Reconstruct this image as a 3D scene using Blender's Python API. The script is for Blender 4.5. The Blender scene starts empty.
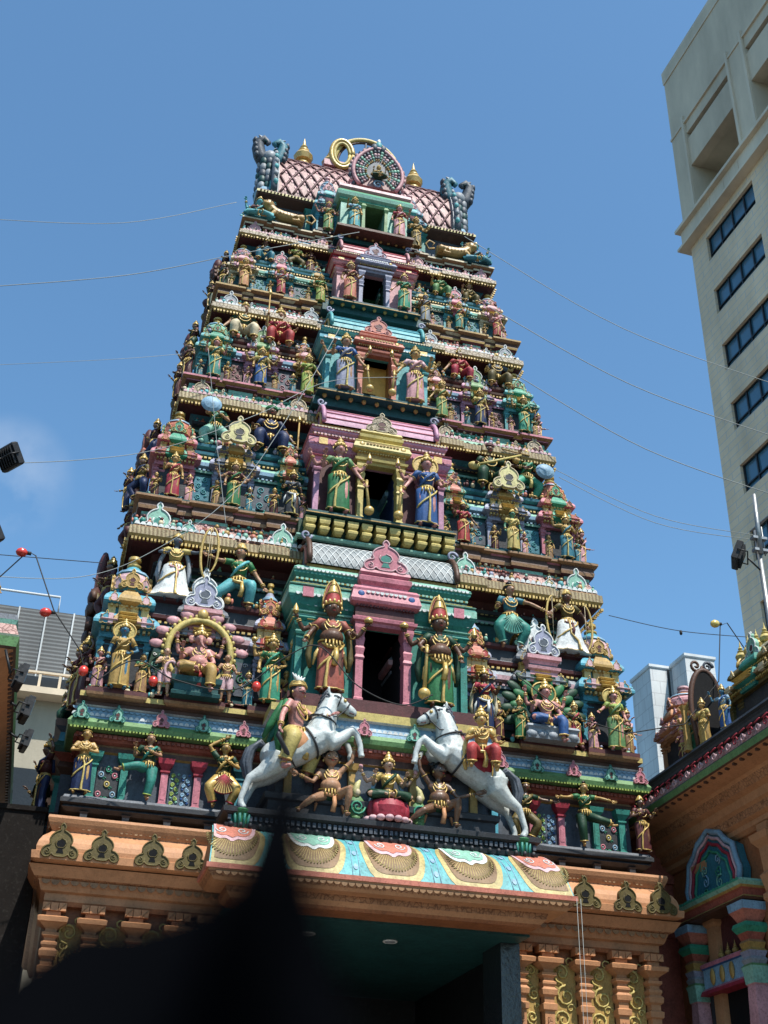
import bpy, bmesh, math, random
from math import sin, cos, pi, radians as R, sqrt
from mathutils import Vector, Matrix, noise
random.seed(7)
S = bpy.context.scene
COL = S.collection

# ------------------------------------------------------------------ materials
MATS = {}
PAL = {}
def paint(name, rgb, rough=.5, var=.26, dirt=.58, bump=.25, bscale=38, kind='paint', spec=.28, metal=0.0):
    m = bpy.data.materials.new(name); m.use_nodes = True
    nt = m.node_tree; N = nt.nodes; L = nt.links
    b = N['Principled BSDF']
    lum = .3*rgb[0]+.55*rgb[1]+.15*rgb[2]; rgb = tuple(.86*((.86*c_+.14*lum)**1.15) for c_ in rgb)
    b.inputs['Roughness'].default_value = rough
    b.inputs['Specular IOR Level'].default_value = spec
    b.inputs['Metallic'].default_value = metal
    g = N.new('ShaderNodeNewGeometry')
    mp = N.new('ShaderNodeMapping'); mp.inputs['Scale'].default_value = (1, 1, .35)
    L.new(g.outputs['Position'], mp.inputs['Vector'])
    n1 = N.new('ShaderNodeTexNoise'); n1.inputs['Scale'].default_value = 2.3; n1.inputs['Detail'].default_value = 8; n1.inputs['Roughness'].default_value = .7
    L.new(g.outputs['Position'], n1.inputs['Vector'])
    n2 = N.new('ShaderNodeTexNoise'); n2.inputs['Scale'].default_value = 9; n2.inputs['Detail'].default_value = 6; n2.inputs['Roughness'].default_value = .75
    L.new(mp.outputs[0], n2.inputs['Vector'])
    # light/dark wear of the paint itself
    r1 = N.new('ShaderNodeMapRange'); r1.inputs[1].default_value = .3; r1.inputs[2].default_value = .7
    r1.inputs[3].default_value = 1 - var; r1.inputs[4].default_value = 1 + var
    L.new(n1.outputs[0], r1.inputs[0])
    mx = N.new('ShaderNodeMix'); mx.data_type = 'RGBA'; mx.blend_type = 'MULTIPLY'; mx.inputs[0].default_value = 1
    mx.inputs[6].default_value = (*rgb, 1)
    cb = N.new('ShaderNodeCombineColor')
    for i in range(3): L.new(r1.outputs[0], cb.inputs[i])
    L.new(cb.outputs[0], mx.inputs[7])
    r2 = N.new('ShaderNodeMapRange'); r2.inputs[1].default_value = .52; r2.inputs[2].default_value = .74
    r2.inputs[3].default_value = 0; r2.inputs[4].default_value = dirt
    L.new(n2.outputs[0], r2.inputs[0])
    m2 = N.new('ShaderNodeMix'); m2.data_type = 'RGBA'
    m2.inputs[7].default_value = (rgb[0]*.25+.012, rgb[1]*.24+.010, rgb[2]*.22+.008, 1)
    L.new(r2.outputs[0], m2.inputs[0]); L.new(mx.outputs[2], m2.inputs[6])
    # fine chips and grime
    n3 = N.new('ShaderNodeTexNoise'); n3.inputs['Scale'].default_value = 26; n3.inputs['Detail'].default_value = 5; n3.inputs['Roughness'].default_value = .8
    L.new(g.outputs['Position'], n3.inputs['Vector'])
    r4 = N.new('ShaderNodeMapRange'); r4.inputs[1].default_value = .50; r4.inputs[2].default_value = .66; r4.inputs[3].default_value = 0; r4.inputs[4].default_value = min(.75, dirt*1.2)
    L.new(n3.outputs[0], r4.inputs[0])
    m4 = N.new('ShaderNodeMix'); m4.data_type = 'RGBA'; m4.inputs[7].default_value = (rgb[0]*.34+.01, rgb[1]*.32+.008, rgb[2]*.32+.007, 1)
    L.new(r4.outputs[0], m4.inputs[0]); L.new(m2.outputs[2], m4.inputs[6])
    n5 = N.new('ShaderNodeTexNoise'); n5.inputs['Scale'].default_value = 17; n5.inputs['Detail'].default_value = 3; L.new(g.outputs['Position'], n5.inputs['Vector'])
    r5 = N.new('ShaderNodeMapRange'); r5.inputs[1].default_value = .56; r5.inputs[2].default_value = .70; r5.inputs[3].default_value = 0; r5.inputs[4].default_value = dirt*.55
    L.new(n5.outputs[0], r5.inputs[0])
    m5 = N.new('ShaderNodeMix'); m5.data_type = 'RGBA'; m5.inputs[7].default_value = (min(.75,rgb[0]*1.45+.025), min(.75,rgb[1]*1.45+.025), min(.75,rgb[2]*1.45+.022), 1)
    L.new(r5.outputs[0], m5.inputs[0]); L.new(m4.outputs[2], m5.inputs[6])
    col = m5.outputs[2]
    hgt = N.new('ShaderNodeTexNoise'); hgt.inputs['Scale'].default_value = bscale; hgt.inputs['Detail'].default_value = 4
    L.new(g.outputs['Position'], hgt.inputs['Vector'])
    hout = hgt.outputs[0]
    if kind == 'carved':      # shallow repeated carving cut into the moulding
        v = N.new('ShaderNodeTexVoronoi'); v.inputs['Scale'].default_value = 13; v.feature = 'DISTANCE_TO_EDGE'
        L.new(g.outputs['Position'], v.inputs['Vector'])
        w = N.new('ShaderNodeMath'); w.operation = 'MINIMUM'; w.inputs[1].default_value = .12
        L.new(v.outputs[0], w.inputs[0])
        w2 = N.new('ShaderNodeMath'); w2.operation = 'MULTIPLY'; w2.inputs[1].default_value = 5
        L.new(w.outputs[0], w2.inputs[0]); hout = w2.outputs[0]
        m3 = N.new('ShaderNodeMix'); m3.data_type = 'RGBA'; m3.inputs[7].default_value = (rgb[0]*.3, rgb[1]*.22, rgb[2]*.2, 1)
        r3 = N.new('ShaderNodeMapRange'); r3.inputs[1].default_value = .0; r3.inputs[2].default_value = .09; r3.inputs[3].default_value = .8; r3.inputs[4].default_value = 0
        L.new(v.outputs[0], r3.inputs[0]); L.new(r3.outputs[0], m3.inputs[0]); L.new(col, m3.inputs[6]); col = m3.outputs[2]
    if kind == 'flute':       # upright leaf carving along a band
        wv = N.new('ShaderNodeTexWave'); wv.inputs['Scale'].default_value = 4.6; wv.inputs['Distortion'].default_value = 1.5; wv.inputs['Detail'].default_value = 3; wv.inputs['Detail Scale'].default_value = 4
        sx = N.new('ShaderNodeSeparateXYZ'); L.new(g.outputs['Position'], sx.inputs[0])
        ad = N.new('ShaderNodeMath'); L.new(sx.outputs[0], ad.inputs[0]); L.new(sx.outputs[1], ad.inputs[1])
        cx = N.new('ShaderNodeCombineXYZ'); L.new(ad.outputs[0], cx.inputs[0]); L.new(sx.outputs[2], cx.inputs[2])
        L.new(cx.outputs[0], wv.inputs['Vector']); hout = wv.outputs[1]
        m3 = N.new('ShaderNodeMix'); m3.data_type = 'RGBA'; m3.inputs[7].default_value = (rgb[0]*.35, rgb[1]*.25, rgb[2]*.2, 1)
        r3 = N.new('ShaderNodeMapRange'); r3.inputs[1].default_value = .1; r3.inputs[2].default_value = .45; r3.inputs[3].default_value = .75; r3.inputs[4].default_value = 0
        L.new(wv.outputs[1], r3.inputs[0]); L.new(r3.outputs[0], m3.inputs[0]); L.new(col, m3.inputs[6]); col = m3.outputs[2]
    L.new(col, b.inputs['Base Color'])
    bp = N.new('ShaderNodeBump'); bp.inputs['Strength'].default_value = bump if kind == 'paint' else .6; bp.inputs['Distance'].default_value = .012
    L.new(hout, bp.inputs['Height']); L.new(bp.outputs[0], b.inputs['Normal'])
    rr = N.new('ShaderNodeMapRange'); rr.inputs[3].default_value = max(.1, rough-.12); rr.inputs[4].default_value = min(1, rough+.2)
    L.new(n2.outputs[0], rr.inputs[0]); L.new(rr.outputs[0], b.inputs['Roughness'])
    return m

def P(name, rgb, **k): PAL[name] = (rgb, k)
P('gold', (.62,.42,.09), rough=.34, spec=.6, var=.3, metal=.12)
P('saffron', (.95,.50,.06), dirt=.2)
P('ochre', (.46,.29,.07), var=.3)
P('yellow', (.58,.46,.13), var=.25)
P('lemon', (.62,.56,.24))
P('cream', (.62,.52,.33), var=.25)
P('creamflute', (.42,.33,.17), kind='flute', dirt=.75)
P('creamcarve', (.42,.34,.23), kind='carved', dirt=.75)
P('scroll', (.52,.30,.26), kind='carved', dirt=.7)
P('umber', (.26,.15,.06))
P('white', (.68,.70,.68))
P('horse', (.55,.59,.57), rough=.36, var=.16, dirt=.5, bump=.2, spec=.5)
P('grey', (.30,.33,.36)); P('lilacgrey', (.33,.34,.45)); P('slate', (.10,.12,.15), var=.3)
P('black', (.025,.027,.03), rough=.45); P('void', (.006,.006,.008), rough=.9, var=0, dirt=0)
P('charcoal', (.055,.058,.065), rough=.5, var=.3)
P('pink', (.58,.20,.25)); P('rose', (.62,.32,.34)); P('lilac', (.52,.26,.38)); P('palepink', (.66,.42,.44))
P('red', (.45,.05,.045)); P('brick', (.40,.11,.07)); P('coral', (.58,.20,.13)); P('crimson', (.42,.03,.06))
P('maroon', (.13,.035,.035)); P('brown', (.13,.06,.035)); P('wallshade', (.03,.026,.024), rough=.95, spec=.08); P('tan', (.36,.20,.09))  # includes the boundary wall's near-black, a colour that carries its shade
P('teal', (.03,.26,.21)); P('darkteal', (.015,.10,.10)); P('mint', (.26,.52,.40)); P('green', (.03,.20,.07)); P('leaf', (.15,.30,.11))
P('darkgreen', (.015,.075,.035)); P('jade', (.04,.33,.20)); P('lime', (.32,.42,.07))
P('cyan', (.07,.36,.46)); P('turq', (.10,.42,.44)); P('blue', (.04,.13,.34)); P('navy', (.02,.04,.12)); P('sky', (.26,.43,.56))
P('bluegreen', (.04,.22,.28)); P('scale', (.24,.27,.28)); P('barrelpink', (.44,.25,.23))
P('orange', (.56,.27,.115), rough=.55, var=.16, dirt=.3); P('orangecarve', (.50,.24,.105), kind='carved'); P('amber', (.45,.19,.035))
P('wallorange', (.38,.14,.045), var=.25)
P('olive', (.16,.12,.03), var=.3)
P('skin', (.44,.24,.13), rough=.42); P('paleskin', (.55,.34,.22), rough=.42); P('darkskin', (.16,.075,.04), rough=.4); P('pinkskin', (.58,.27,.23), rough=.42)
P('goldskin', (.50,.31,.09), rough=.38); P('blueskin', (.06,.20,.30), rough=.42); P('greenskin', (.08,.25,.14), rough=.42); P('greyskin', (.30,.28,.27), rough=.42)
P('porchyellow', (.50,.40,.15), var=.3, dirt=.7)
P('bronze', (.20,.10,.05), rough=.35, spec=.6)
P('hair', (.012,.011,.012), rough=.4); P('eyewhite', (.75,.73,.68), dirt=0); P('eyeblack', (.01,.01,.01), dirt=0)
def M(name):
    if name not in MATS:
        rgb, k = PAL[name]; MATS[name] = paint(name, rgb, **k)
    return MATS[name]

# ------------------------------------------------------------------ mesh builder
class MB:
    def __init__(s): s.v = []; s.f = []; s.m = []; s.sm = []; s.mats = []; s.M = Matrix()
    def mi(s, mat):
        if mat not in s.mats: s.mats.append(mat)
        return s.mats.index(mat)
    def add(s, vs, fs, mat, smooth=False):
        o = len(s.v); s.v += [tuple(s.M @ Vector(v)) for v in vs]; k = s.mi(mat)
        flip = s.M.determinant() < 0
        for f in fs:
            f = tuple(i+o for i in f); s.f.append(f[::-1] if flip else f); s.m.append(k); s.sm.append(smooth)
    def box(s, x0, x1, y0, y1, z0, z1, mat):
        s.add([(x0,y0,z0),(x1,y0,z0),(x1,y1,z0),(x0,y1,z0),(x0,y0,z1),(x1,y0,z1),(x1,y1,z1),(x0,y1,z1)],
              [(0,3,2,1),(4,5,6,7),(0,1,5,4),(1,2,6,5),(2,3,7,6),(3,0,4,7)], mat)
    def rl(s, cx, cy, hx, hy, prof, mat, smooth=False):
        # rectangular loft: a moulding that follows a rectangle
        P_ = [(p[0], p[1]) for p in prof]; mats = [(p[2] if len(p) > 2 else mat) for p in prof]
        for i in range(len(P_)-1):
            vs = []
            for z, o in (P_[i], P_[i+1]):
                a, b = max(.004, hx+o), max(.004, hy+o)
                vs += [(cx-a,cy-b,z),(cx+a,cy-b,z),(cx+a,cy+b,z),(cx-a,cy+b,z)]
            s.add(vs, [(0,1,5,4),(1,2,6,5),(2,3,7,6),(3,0,4,7)], mats[i], smooth)
        z, o = P_[-1]; a, b = max(.004,hx+o), max(.004,hy+o)
        s.add([(cx-a,cy-b,z),(cx+a,cy-b,z),(cx+a,cy+b,z),(cx-a,cy+b,z)], [(0,1,2,3)], mats[-1])
        z, o = P_[0]; a, b = max(.004,hx+o), max(.004,hy+o)
        s.add([(cx-a,cy-b,z),(cx+a,cy-b,z),(cx+a,cy+b,z),(cx-a,cy+b,z)], [(3,2,1,0)], mats[0])
    def lathe(s, cx, cy, prof, mat, n=10, smooth=True, rot=0):
        for i in range(len(prof)-1):
            (z0, r0), (z1, r1) = prof[i][:2], prof[i+1][:2]; mm = prof[i][2] if len(prof[i]) > 2 else mat
            vs = []
            for z, r in ((z0, r0), (z1, r1)):
                vs += [(cx+r*cos(rot+2*pi*k/n), cy+r*sin(rot+2*pi*k/n), z) for k in range(n)]
            s.add(vs, [(k, (k+1) % n, n+(k+1) % n, n+k) for k in range(n)], mm, smooth)
        for (z, r), d in ((prof[0][:2], -1), (prof[-1][:2], 1)):
            if r > .003:
                vs = [(cx+r*cos(rot+2*pi*k/n), cy+r*sin(rot+2*pi*k/n), z) for k in range(n)]
                s.add(vs, [tuple(range(n))[::d]], mat)
    def tube(s, pts, rad, mat, n=6, caps=True, smooth=True, closed=False):
        pts = [Vector(p) for p in pts]; m = len(pts)
        if not hasattr(rad, '__len__'): rad = [rad]*m
        vs = []; prev = None
        for i, p in enumerate(pts):
            a = pts[i-1] if (i > 0 or closed) else p; b = pts[(i+1) % m] if (i < m-1 or closed) else p
            t = (b-a); t = t.normalized() if t.length > 1e-9 else Vector((0,0,1))
            if prev is None: u = t.orthogonal().normalized()
            else:
                u = prev - t*prev.dot(t); u = u.normalized() if u.length > 1e-6 else t.orthogonal().normalized()
            prev = u; w = t.cross(u)
            vs += [tuple(p + (u*cos(2*pi*k/n)+w*sin(2*pi*k/n))*rad[i]) for k in range(n)]
        fs = []
        for i in range(m if closed else m-1):
            j = (i+1) % m
            fs += [(i*n+k, i*n+(k+1) % n, j*n+(k+1) % n, j*n+k) for k in range(n)]
        if caps and not closed: fs += [tuple(range(n))[::-1], tuple((m-1)*n+k for k in range(n))]
        s.add(vs, fs, mat, smooth)
    def ell(s, c, r, mat, nu=10, nv=7, rot=None):
        vs = []; Mx = rot or Matrix.Identity(3)
        if not hasattr(r, '__len__'): r = (r,r,r)
        for i in range(nv+1):
            t = pi*i/nv
            for k in range(nu):
                p = Mx @ Vector((r[0]*sin(t)*cos(2*pi*k/nu), r[1]*sin(t)*sin(2*pi*k/nu), -r[2]*cos(t)))
                vs.append((c[0]+p.x, c[1]+p.y, c[2]+p.z))
        s.add(vs, [(i*nu+k, i*nu+(k+1) % nu, (i+1)*nu+(k+1) % nu, (i+1)*nu+k) for i in range(nv) for k in range(nu)], mat, True)
    def prism(s, poly, y0, y1, mat, side=None):
        # outline in x,z pushed from y0 (front) to y1
        n = len(poly)
        a = sum(poly[i][0]*poly[(i+1) % n][1]-poly[(i+1) % n][0]*poly[i][1] for i in range(n))
        if a < 0: poly = poly[::-1]
        vs = [(x,y0,z) for x,z in poly]+[(x,y1,z) for x,z in poly]
        s.add(vs, [tuple(range(n))], mat); s.add(vs, [tuple(range(n,2*n))[::-1]], mat)
        s.add(vs, [(k, n+k, n+(k+1) % n, (k+1) % n) for k in range(n)], side or mat)
    def barrel(s, x0, x1, cy, cz, ry, rz, mat, n=12, a0=0, a1=pi, ends=True):
        # half cylinder running along x
        vs = []
        for x in (x0, x1): vs += [(x, cy-ry*cos(a0+(a1-a0)*k/n), cz+rz*sin(a0+(a1-a0)*k/n)) for k in range(n+1)]
        m = n+1
        s.add(vs, [(k, m+k, m+k+1, k+1) for k in range(n)], mat, True)
        if ends: s.add(vs, [tuple(range(m)), tuple(range(m,2*m))[::-1]], mat)
    def mesh(s, me, mat, M_=None):
        M_ = M_ or Matrix()
        s.add([tuple(M_ @ v.co) for v in me.vertices], [tuple(p.vertices) for p in me.polygons], mat, True)
    def build(s, name, parent=None, loc=None):
        me = bpy.data.meshes.new(name); me.from_pydata(s.v, [], s.f); me.validate(clean_customdata=False)
        if len(me.polygons) == len(s.f):
            me.polygons.foreach_set('material_index', s.m); me.polygons.foreach_set('use_smooth', s.sm)
        for k in s.mats: me.materials.append(M(k) if isinstance(k, str) else k)
        o = bpy.data.objects.new(name, me); COL.objects.link(o)
        if parent is not None:
            o.parent = parent
            if loc != 'local':
                o.matrix_parent_inverse = WM(parent).inverted()
        return o
def WM(o):
    m = Matrix.LocRotScale(o.location, o.rotation_euler, o.scale)
    if o.parent: m = WM(o.parent) @ o.matrix_parent_inverse @ m
    return m
def tag(o, label=None, cat=None, group=None, kind=None):
    if label: o['label'] = label
    if cat: o['category'] = cat
    if group: o['group'] = group
    if kind: o['kind'] = kind
    return o
def thing(name, label, cat, loc=(0,0,0), rz=0, group=None, sc=1):
    o = bpy.data.objects.new(name, None); COL.objects.link(o); o.location = loc; o.rotation_euler = (0,0,rz); o.scale = (sc,)*3
    o.empty_display_size = .3
    return tag(o, label, cat, group)
def T(x=0, y=0, z=0, rz=0, s=1, mir=False):
    m = Matrix.Translation((x,y,z)) @ Matrix.Rotation(rz, 4, 'Z') @ Matrix.Scale(s, 4)
    if mir: m = m @ Matrix.Diagonal((-1,1,1,1))
    return m
def spiral(mb, cx, cz, y, r, mat, turns=1.6, rad=.012, d=1, a0=0, n=18, squash=1):
    pts = []
    for i in range(n):
        t = i/(n-1); a = a0 + d*turns*2*pi*t; rr = r*(1-.86*t)
        pts.append((cx+rr*cos(a), y, cz+rr*squash*sin(a)))
    mb.tube(pts, [rad*(1-.3*i/n) for i in range(n)], mat, n=4)
def bulge(pts, n=8):
    # closed smooth curve through points (Catmull-Rom)
    out = []; m = len(pts)
    for i in range(m):
        p0, p1, p2, p3 = pts[i-1], pts[i], pts[(i+1) % m], pts[(i+2) % m]
        for k in range(n):
            t = k/n
            out.append(tuple(.5*((2*b)+(-a+c)*t+(2*a-5*b+4*c-d)*t*t+(-a+3*b-3*c+d)*t**3) for a,b,c,d in zip(p0,p1,p2,p3)))
    return out
KU = [(0,1.0),(.07,.90),(.05,.80),(.15,.74),(.25,.64),(.30,.50),(.27,.36),(.36,.32),(.46,.22),(.48,.08),(.40,-.01),(.28,.01),(.22,.09),(.13,.02)]
def kudu(mb, x, y, z, h, A, B=None, hole='black', t=.06, w=1.0):
    # horseshoe gable ornament with curled feet, facing -y
    h *= random.uniform(.94,1.05); w *= random.uniform(.94,1.06)
    half = [(px*h*w, pz*h) for px, pz in KU]
    out = half + [(-px, pz) for px, pz in half[::-1] if abs(px) > 1e-6]
    out = bulge(out, 3)
    mb.prism([(x+a, z+b) for a, b in out], y, y+t, A)
    if B:
        mb.tube([(x+a, y-.004, z+b) for a, b in out], .026*h, B, n=4, closed=True)
        for sgn in (-1,1): spiral(mb, x+sgn*.34*h*w, z+.14*h, y-.004, .10*h, B, 1.3, .022*h, d=sgn, a0=pi/2, n=9)
    if hole:
        ho = [(0,.52),(.09,.47),(.12,.38),(.09,.29),(.055,.25),(.10,.12),(-.10,.12),(-.055,.25),(-.09,.29),(-.12,.38),(-.09,.47)]
        mb.prism([(x+a*h*w, z+b*h) for a, b in ho], y-.006, y+t*.5, hole)
        mb.tube([(x+a*h*w*1.25, y-.005, z+.02*h+b*h*1.03) for a, b in ho[:5]+ho[7:]], .018*h, B or A, n=4)
    mb.ell((x, y+t*.4, z+h*1.0), (.05*h,.05*h,.07*h), B or A, 6, 4)
def dentils(mb, x0, x1, y, z, w, h, d, mat, gap=.9):
    n = max(1, int((x1-x0)/(w*(1+gap)))); st = (x1-x0)/n
    for i in range(n):
        c = x0+st*(i+.5+random.uniform(-.09,.09)); k = random.uniform(.82,1.12); mb.box(c-w*k/2, c+w*k/2, y-d*k, y+.004, z-h*k, z, mat)
def scallops(mb, x0, x1, y, z, w, h, mat, t=.012, up=False):
    n = max(1, round((x1-x0)/w)); st = (x1-x0)/n; s = 1 if up else -1
    for i in range(n):
        c = x0+st*(i+.5); h_ = h; h = h_*random.uniform(.82,1.1)
        mb.prism([(c-st*.46, z)]+[(c-st*.46*cos(pi*k/5), z+s*h*sin(pi*k/5)) for k in range(1,5)]+[(c+st*.46, z)], y-t, y+.002, mat); h = h_
def kalash(mb, x, y, z, h, mat='gold', n=10):
    q = [(0,.12),(.05,.26),(.09,.26),(.12,.14),(.16,.12),(.20,.30),(.34,.36),(.46,.26),(.5,.12),(.53,.2),(.57,.2),(.6,.09),(.68,.14),(.76,.07),(1,.008)]
    mb.lathe(x, y, [(z+a*h, b*h*.68) for a, b in q], mat, n)
def simple_mat(name, rgb, rough=.7, brick=None, spec=.3, metal=0):
    m = bpy.data.materials.new(name); m.use_nodes = True; nt = m.node_tree; N = nt.nodes; L = nt.links; b = N['Principled BSDF']
    b.inputs['Roughness'].default_value = rough; b.inputs['Specular IOR Level'].default_value = spec; b.inputs['Metallic'].default_value = metal
    tc = N.new('ShaderNodeTexCoord'); nz = N.new('ShaderNodeTexNoise'); nz.inputs['Scale'].default_value = .35; nz.inputs['Detail'].default_value = 9; nz.inputs['Roughness'].default_value = .65
    mp = N.new('ShaderNodeMapping'); mp.inputs['Scale'].default_value = (1,1,.3); L.new(tc.outputs['Object'], mp.inputs[0]); L.new(mp.outputs[0], nz.inputs['Vector'])
    mr = N.new('ShaderNodeMapRange'); mr.inputs[1].default_value = .3; mr.inputs[2].default_value = .7; mr.inputs[3].default_value = .70; mr.inputs[4].default_value = 1.15; L.new(nz.outputs[0], mr.inputs[0])
    base = None
    if brick:
        sx = N.new('ShaderNodeSeparateXYZ'); L.new(tc.outputs['Object'], sx.inputs[0]); ad = N.new('ShaderNodeMath'); L.new(sx.outputs[0], ad.inputs[0]); L.new(sx.outputs[1], ad.inputs[1])
        cx = N.new('ShaderNodeCombineXYZ'); L.new(ad.outputs[0], cx.inputs[0]); L.new(sx.outputs[2], cx.inputs[1])
        bt = N.new('ShaderNodeTexBrick'); bt.inputs['Scale'].default_value = 1; bt.inputs['Brick Width'].default_value = brick[0]; bt.inputs['Row Height'].default_value = brick[1]; bt.inputs['Mortar Size'].default_value = brick[2]
        bt.inputs['Color1'].default_value = (*rgb,1); bt.inputs['Color2'].default_value = (rgb[0]*.94,rgb[1]*.93,rgb[2]*.92,1); bt.inputs['Mortar'].default_value = (rgb[0]*brick[3],)*3+(1,)
        L.new(cx.outputs[0], bt.inputs['Vector']); base = bt.outputs[0]
    mx = N.new('ShaderNodeMix'); mx.data_type = 'RGBA'; mx.blend_type = 'MULTIPLY'; mx.inputs[0].default_value = 1
    if base: L.new(base, mx.inputs[6])
    else: mx.inputs[6].default_value = (*rgb,1)
    cb = N.new('ShaderNodeCombineColor'); [L.new(mr.outputs[0], cb.inputs[i]) for i in range(3)]; L.new(cb.outputs[0], mx.inputs[7]); L.new(mx.outputs[2], b.inputs['Base Color'])
    bp = N.new('ShaderNodeBump'); bp.inputs['Strength'].default_value = .3; bp.inputs['Distance'].default_value = .02; n2 = N.new('ShaderNodeTexNoise'); n2.inputs['Scale'].default_value = 12; n2.inputs['Detail'].default_value = 6; L.new(tc.outputs['Object'], n2.inputs['Vector']); L.new(n2.outputs[0], bp.inputs['Height']); L.new(bp.outputs[0], b.inputs['Normal'])
    MATS[name] = m; return m
simple_mat('stonetile', (.72,.56,.38), brick=(1.3,.34,.016,.60))
simple_mat('concrete', (.62,.51,.37)); simple_mat('concretelight', (.66,.55,.41))
simple_mat('glass', (.05,.14,.21), rough=.10, spec=.9); simple_mat('frame', (.02,.025,.03), rough=.4)
simple_mat('whitetile', (.60,.62,.62), brick=(1.1,1.0,.03,.72)); simple_mat('louvre', (.20,.21,.21), brick=(60,.16,.05,.5)); simple_mat('beige', (.42,.37,.28)); simple_mat('whitebar', (.6,.62,.62))
simple_mat('asphalt', (.055,.055,.058), rough=.9); simple_mat('paving', (.30,.28,.25), brick=(.6,.6,.02,.6), rough=.8); simple_mat('housing', (.012,.012,.013), rough=.5); simple_mat('steel', (.35,.36,.36), rough=.45, metal=.6)
simple_mat('cable', (.02,.02,.02)); simple_mat('wire', (.27,.29,.28)); simple_mat('bulb', (.50,.035,.02), rough=.25, spec=.6); simple_mat('bulbyellow', (.60,.45,.12), rough=.25, spec=.6); simple_mat('blackobject', (.0018,.002,.0026), rough=1, spec=0)
simple_mat('granite', (.022,.026,.03), rough=.25, spec=.6)

# ------------------------------------------------------------------ painted figures
def remesh(mb, vox, smooth=3):
    o = mb.build('tmp'); 
    m = o.modifiers.new('r', 'REMESH'); m.mode = 'VOXEL'; m.voxel_size = vox; m.use_smooth_shade = True
    if smooth: s_ = o.modifiers.new('s', 'SMOOTH'); s_.iterations = smooth; s_.factor = .5
    dg = bpy.context.evaluated_depsgraph_get(); dg.update()
    me = bpy.data.meshes.new_from_object(o.evaluated_get(dg)); old = o.data
    bpy.data.objects.remove(o); bpy.data.meshes.remove(old)
    return me
def lerp(a, b, t): return tuple(x+(y-x)*t for x, y in zip(a, b))
ARM = {  # elbow, wrist for the figure's side +1 (x mirrored for -1)
 'down': ((.155,.01,.62),(.165,-.05,.485)), 'hip': ((.20,.03,.63),(.10,-.05,.56)), 'bless': ((.185,-.02,.63),(.185,-.13,.74)),
 'hold': ((.17,-.02,.62),(.20,-.14,.58)), 'up': ((.25,.0,.76),(.27,-.04,.92)), 'high': ((.21,0,.90),(.14,-.03,1.04)),
 'chest': ((.17,-.04,.64),(.03,-.12,.70)), 'out': ((.25,-.02,.74),(.38,-.06,.72)), 'club': ((.20,-.01,.64),(.17,-.10,.50)),
 'back': ((.22,.04,.74),(.24,0,.90)), 'back2': ((.25,.04,.68),(.31,0,.79)), 'lap': ((.16,-.05,.62),(.06,-.16,.53)), 'fold': ((.17,-.05,.64),(-.03,-.12,.66)),
 'fwd': ((.15,-.12,.68),(.12,-.25,.70)), 'wide': ((.26,-.02,.70),(.40,-.05,.60)), 'over': ((.20,-.04,.92),(.02,-.04,1.05)), 'low': ((.20,0,.62),(.28,-.04,.47))}
LEG = {  # hip, knee, ankle for (right -1, left +1)
 'stand': (.50, [((-.055,0,.48),(-.06,-.02,.27),(-.06,0,.05)), ((.055,0,.48),(.07,-.03,.27),(.08,0,.05))]),
 'danceR': (.50, [((-.055,0,.48),(-.14,-.13,.46),(-.34,-.12,.40)), ((.055,0,.48),(.06,-.05,.27),(.03,0,.05))]),
 'danceL': (.50, [((-.055,0,.48),(-.06,-.05,.27),(-.03,0,.05)), ((.055,0,.48),(.15,-.13,.40),(.33,-.12,.36))]),
 'plie': (.42, [((-.06,0,.40),(-.17,-.08,.26),(-.09,0,.05)), ((.06,0,.40),(.17,-.08,.26),(.09,0,.05))]),
 'cross': (.10, [((-.06,0,.10),(-.24,-.14,.07),(.02,-.20,.05)), ((.06,0,.10),(.24,-.14,.07),(-.02,-.22,.07))]),
 'royal': (.10, [((-.06,0,.10),(-.20,-.17,.10),(-.02,-.20,.07)), ((.06,0,.10),(.13,-.18,.10),(.13,-.17,-.16))]),
 'sit': (.25, [((-.06,0,.24),(-.13,-.18,.25),(-.13,-.14,.04)), ((.06,0,.24),(.13,-.18,.25),(.13,-.14,.04))]),
 'lungeL': (.36, [((-.06,0,.35),(-.13,-.12,.30),(-.12,-.02,.05)), ((.06,0,.35),(.20,-.02,.20),(.34,0,.05))]),
 'lungeR': (.36, [((-.06,0,.35),(-.20,-.02,.20),(-.34,0,.05)), ((.06,0,.35),(.13,-.12,.30),(.12,-.02,.05))]),
 'ride': (.08, [((-.06,0,.08),(-.17,-.10,.0),(-.17,-.02,-.24)), ((.06,0,.08),(.17,-.10,.0),(.17,-.02,-.24))]),
 'demon': (.26, [((-.06,0,.25),(-.20,-.14,.16),(-.32,-.04,.05)), ((.06,0,.25),(.17,-.18,.31),(.16,-.09,.05))]),
}
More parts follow.
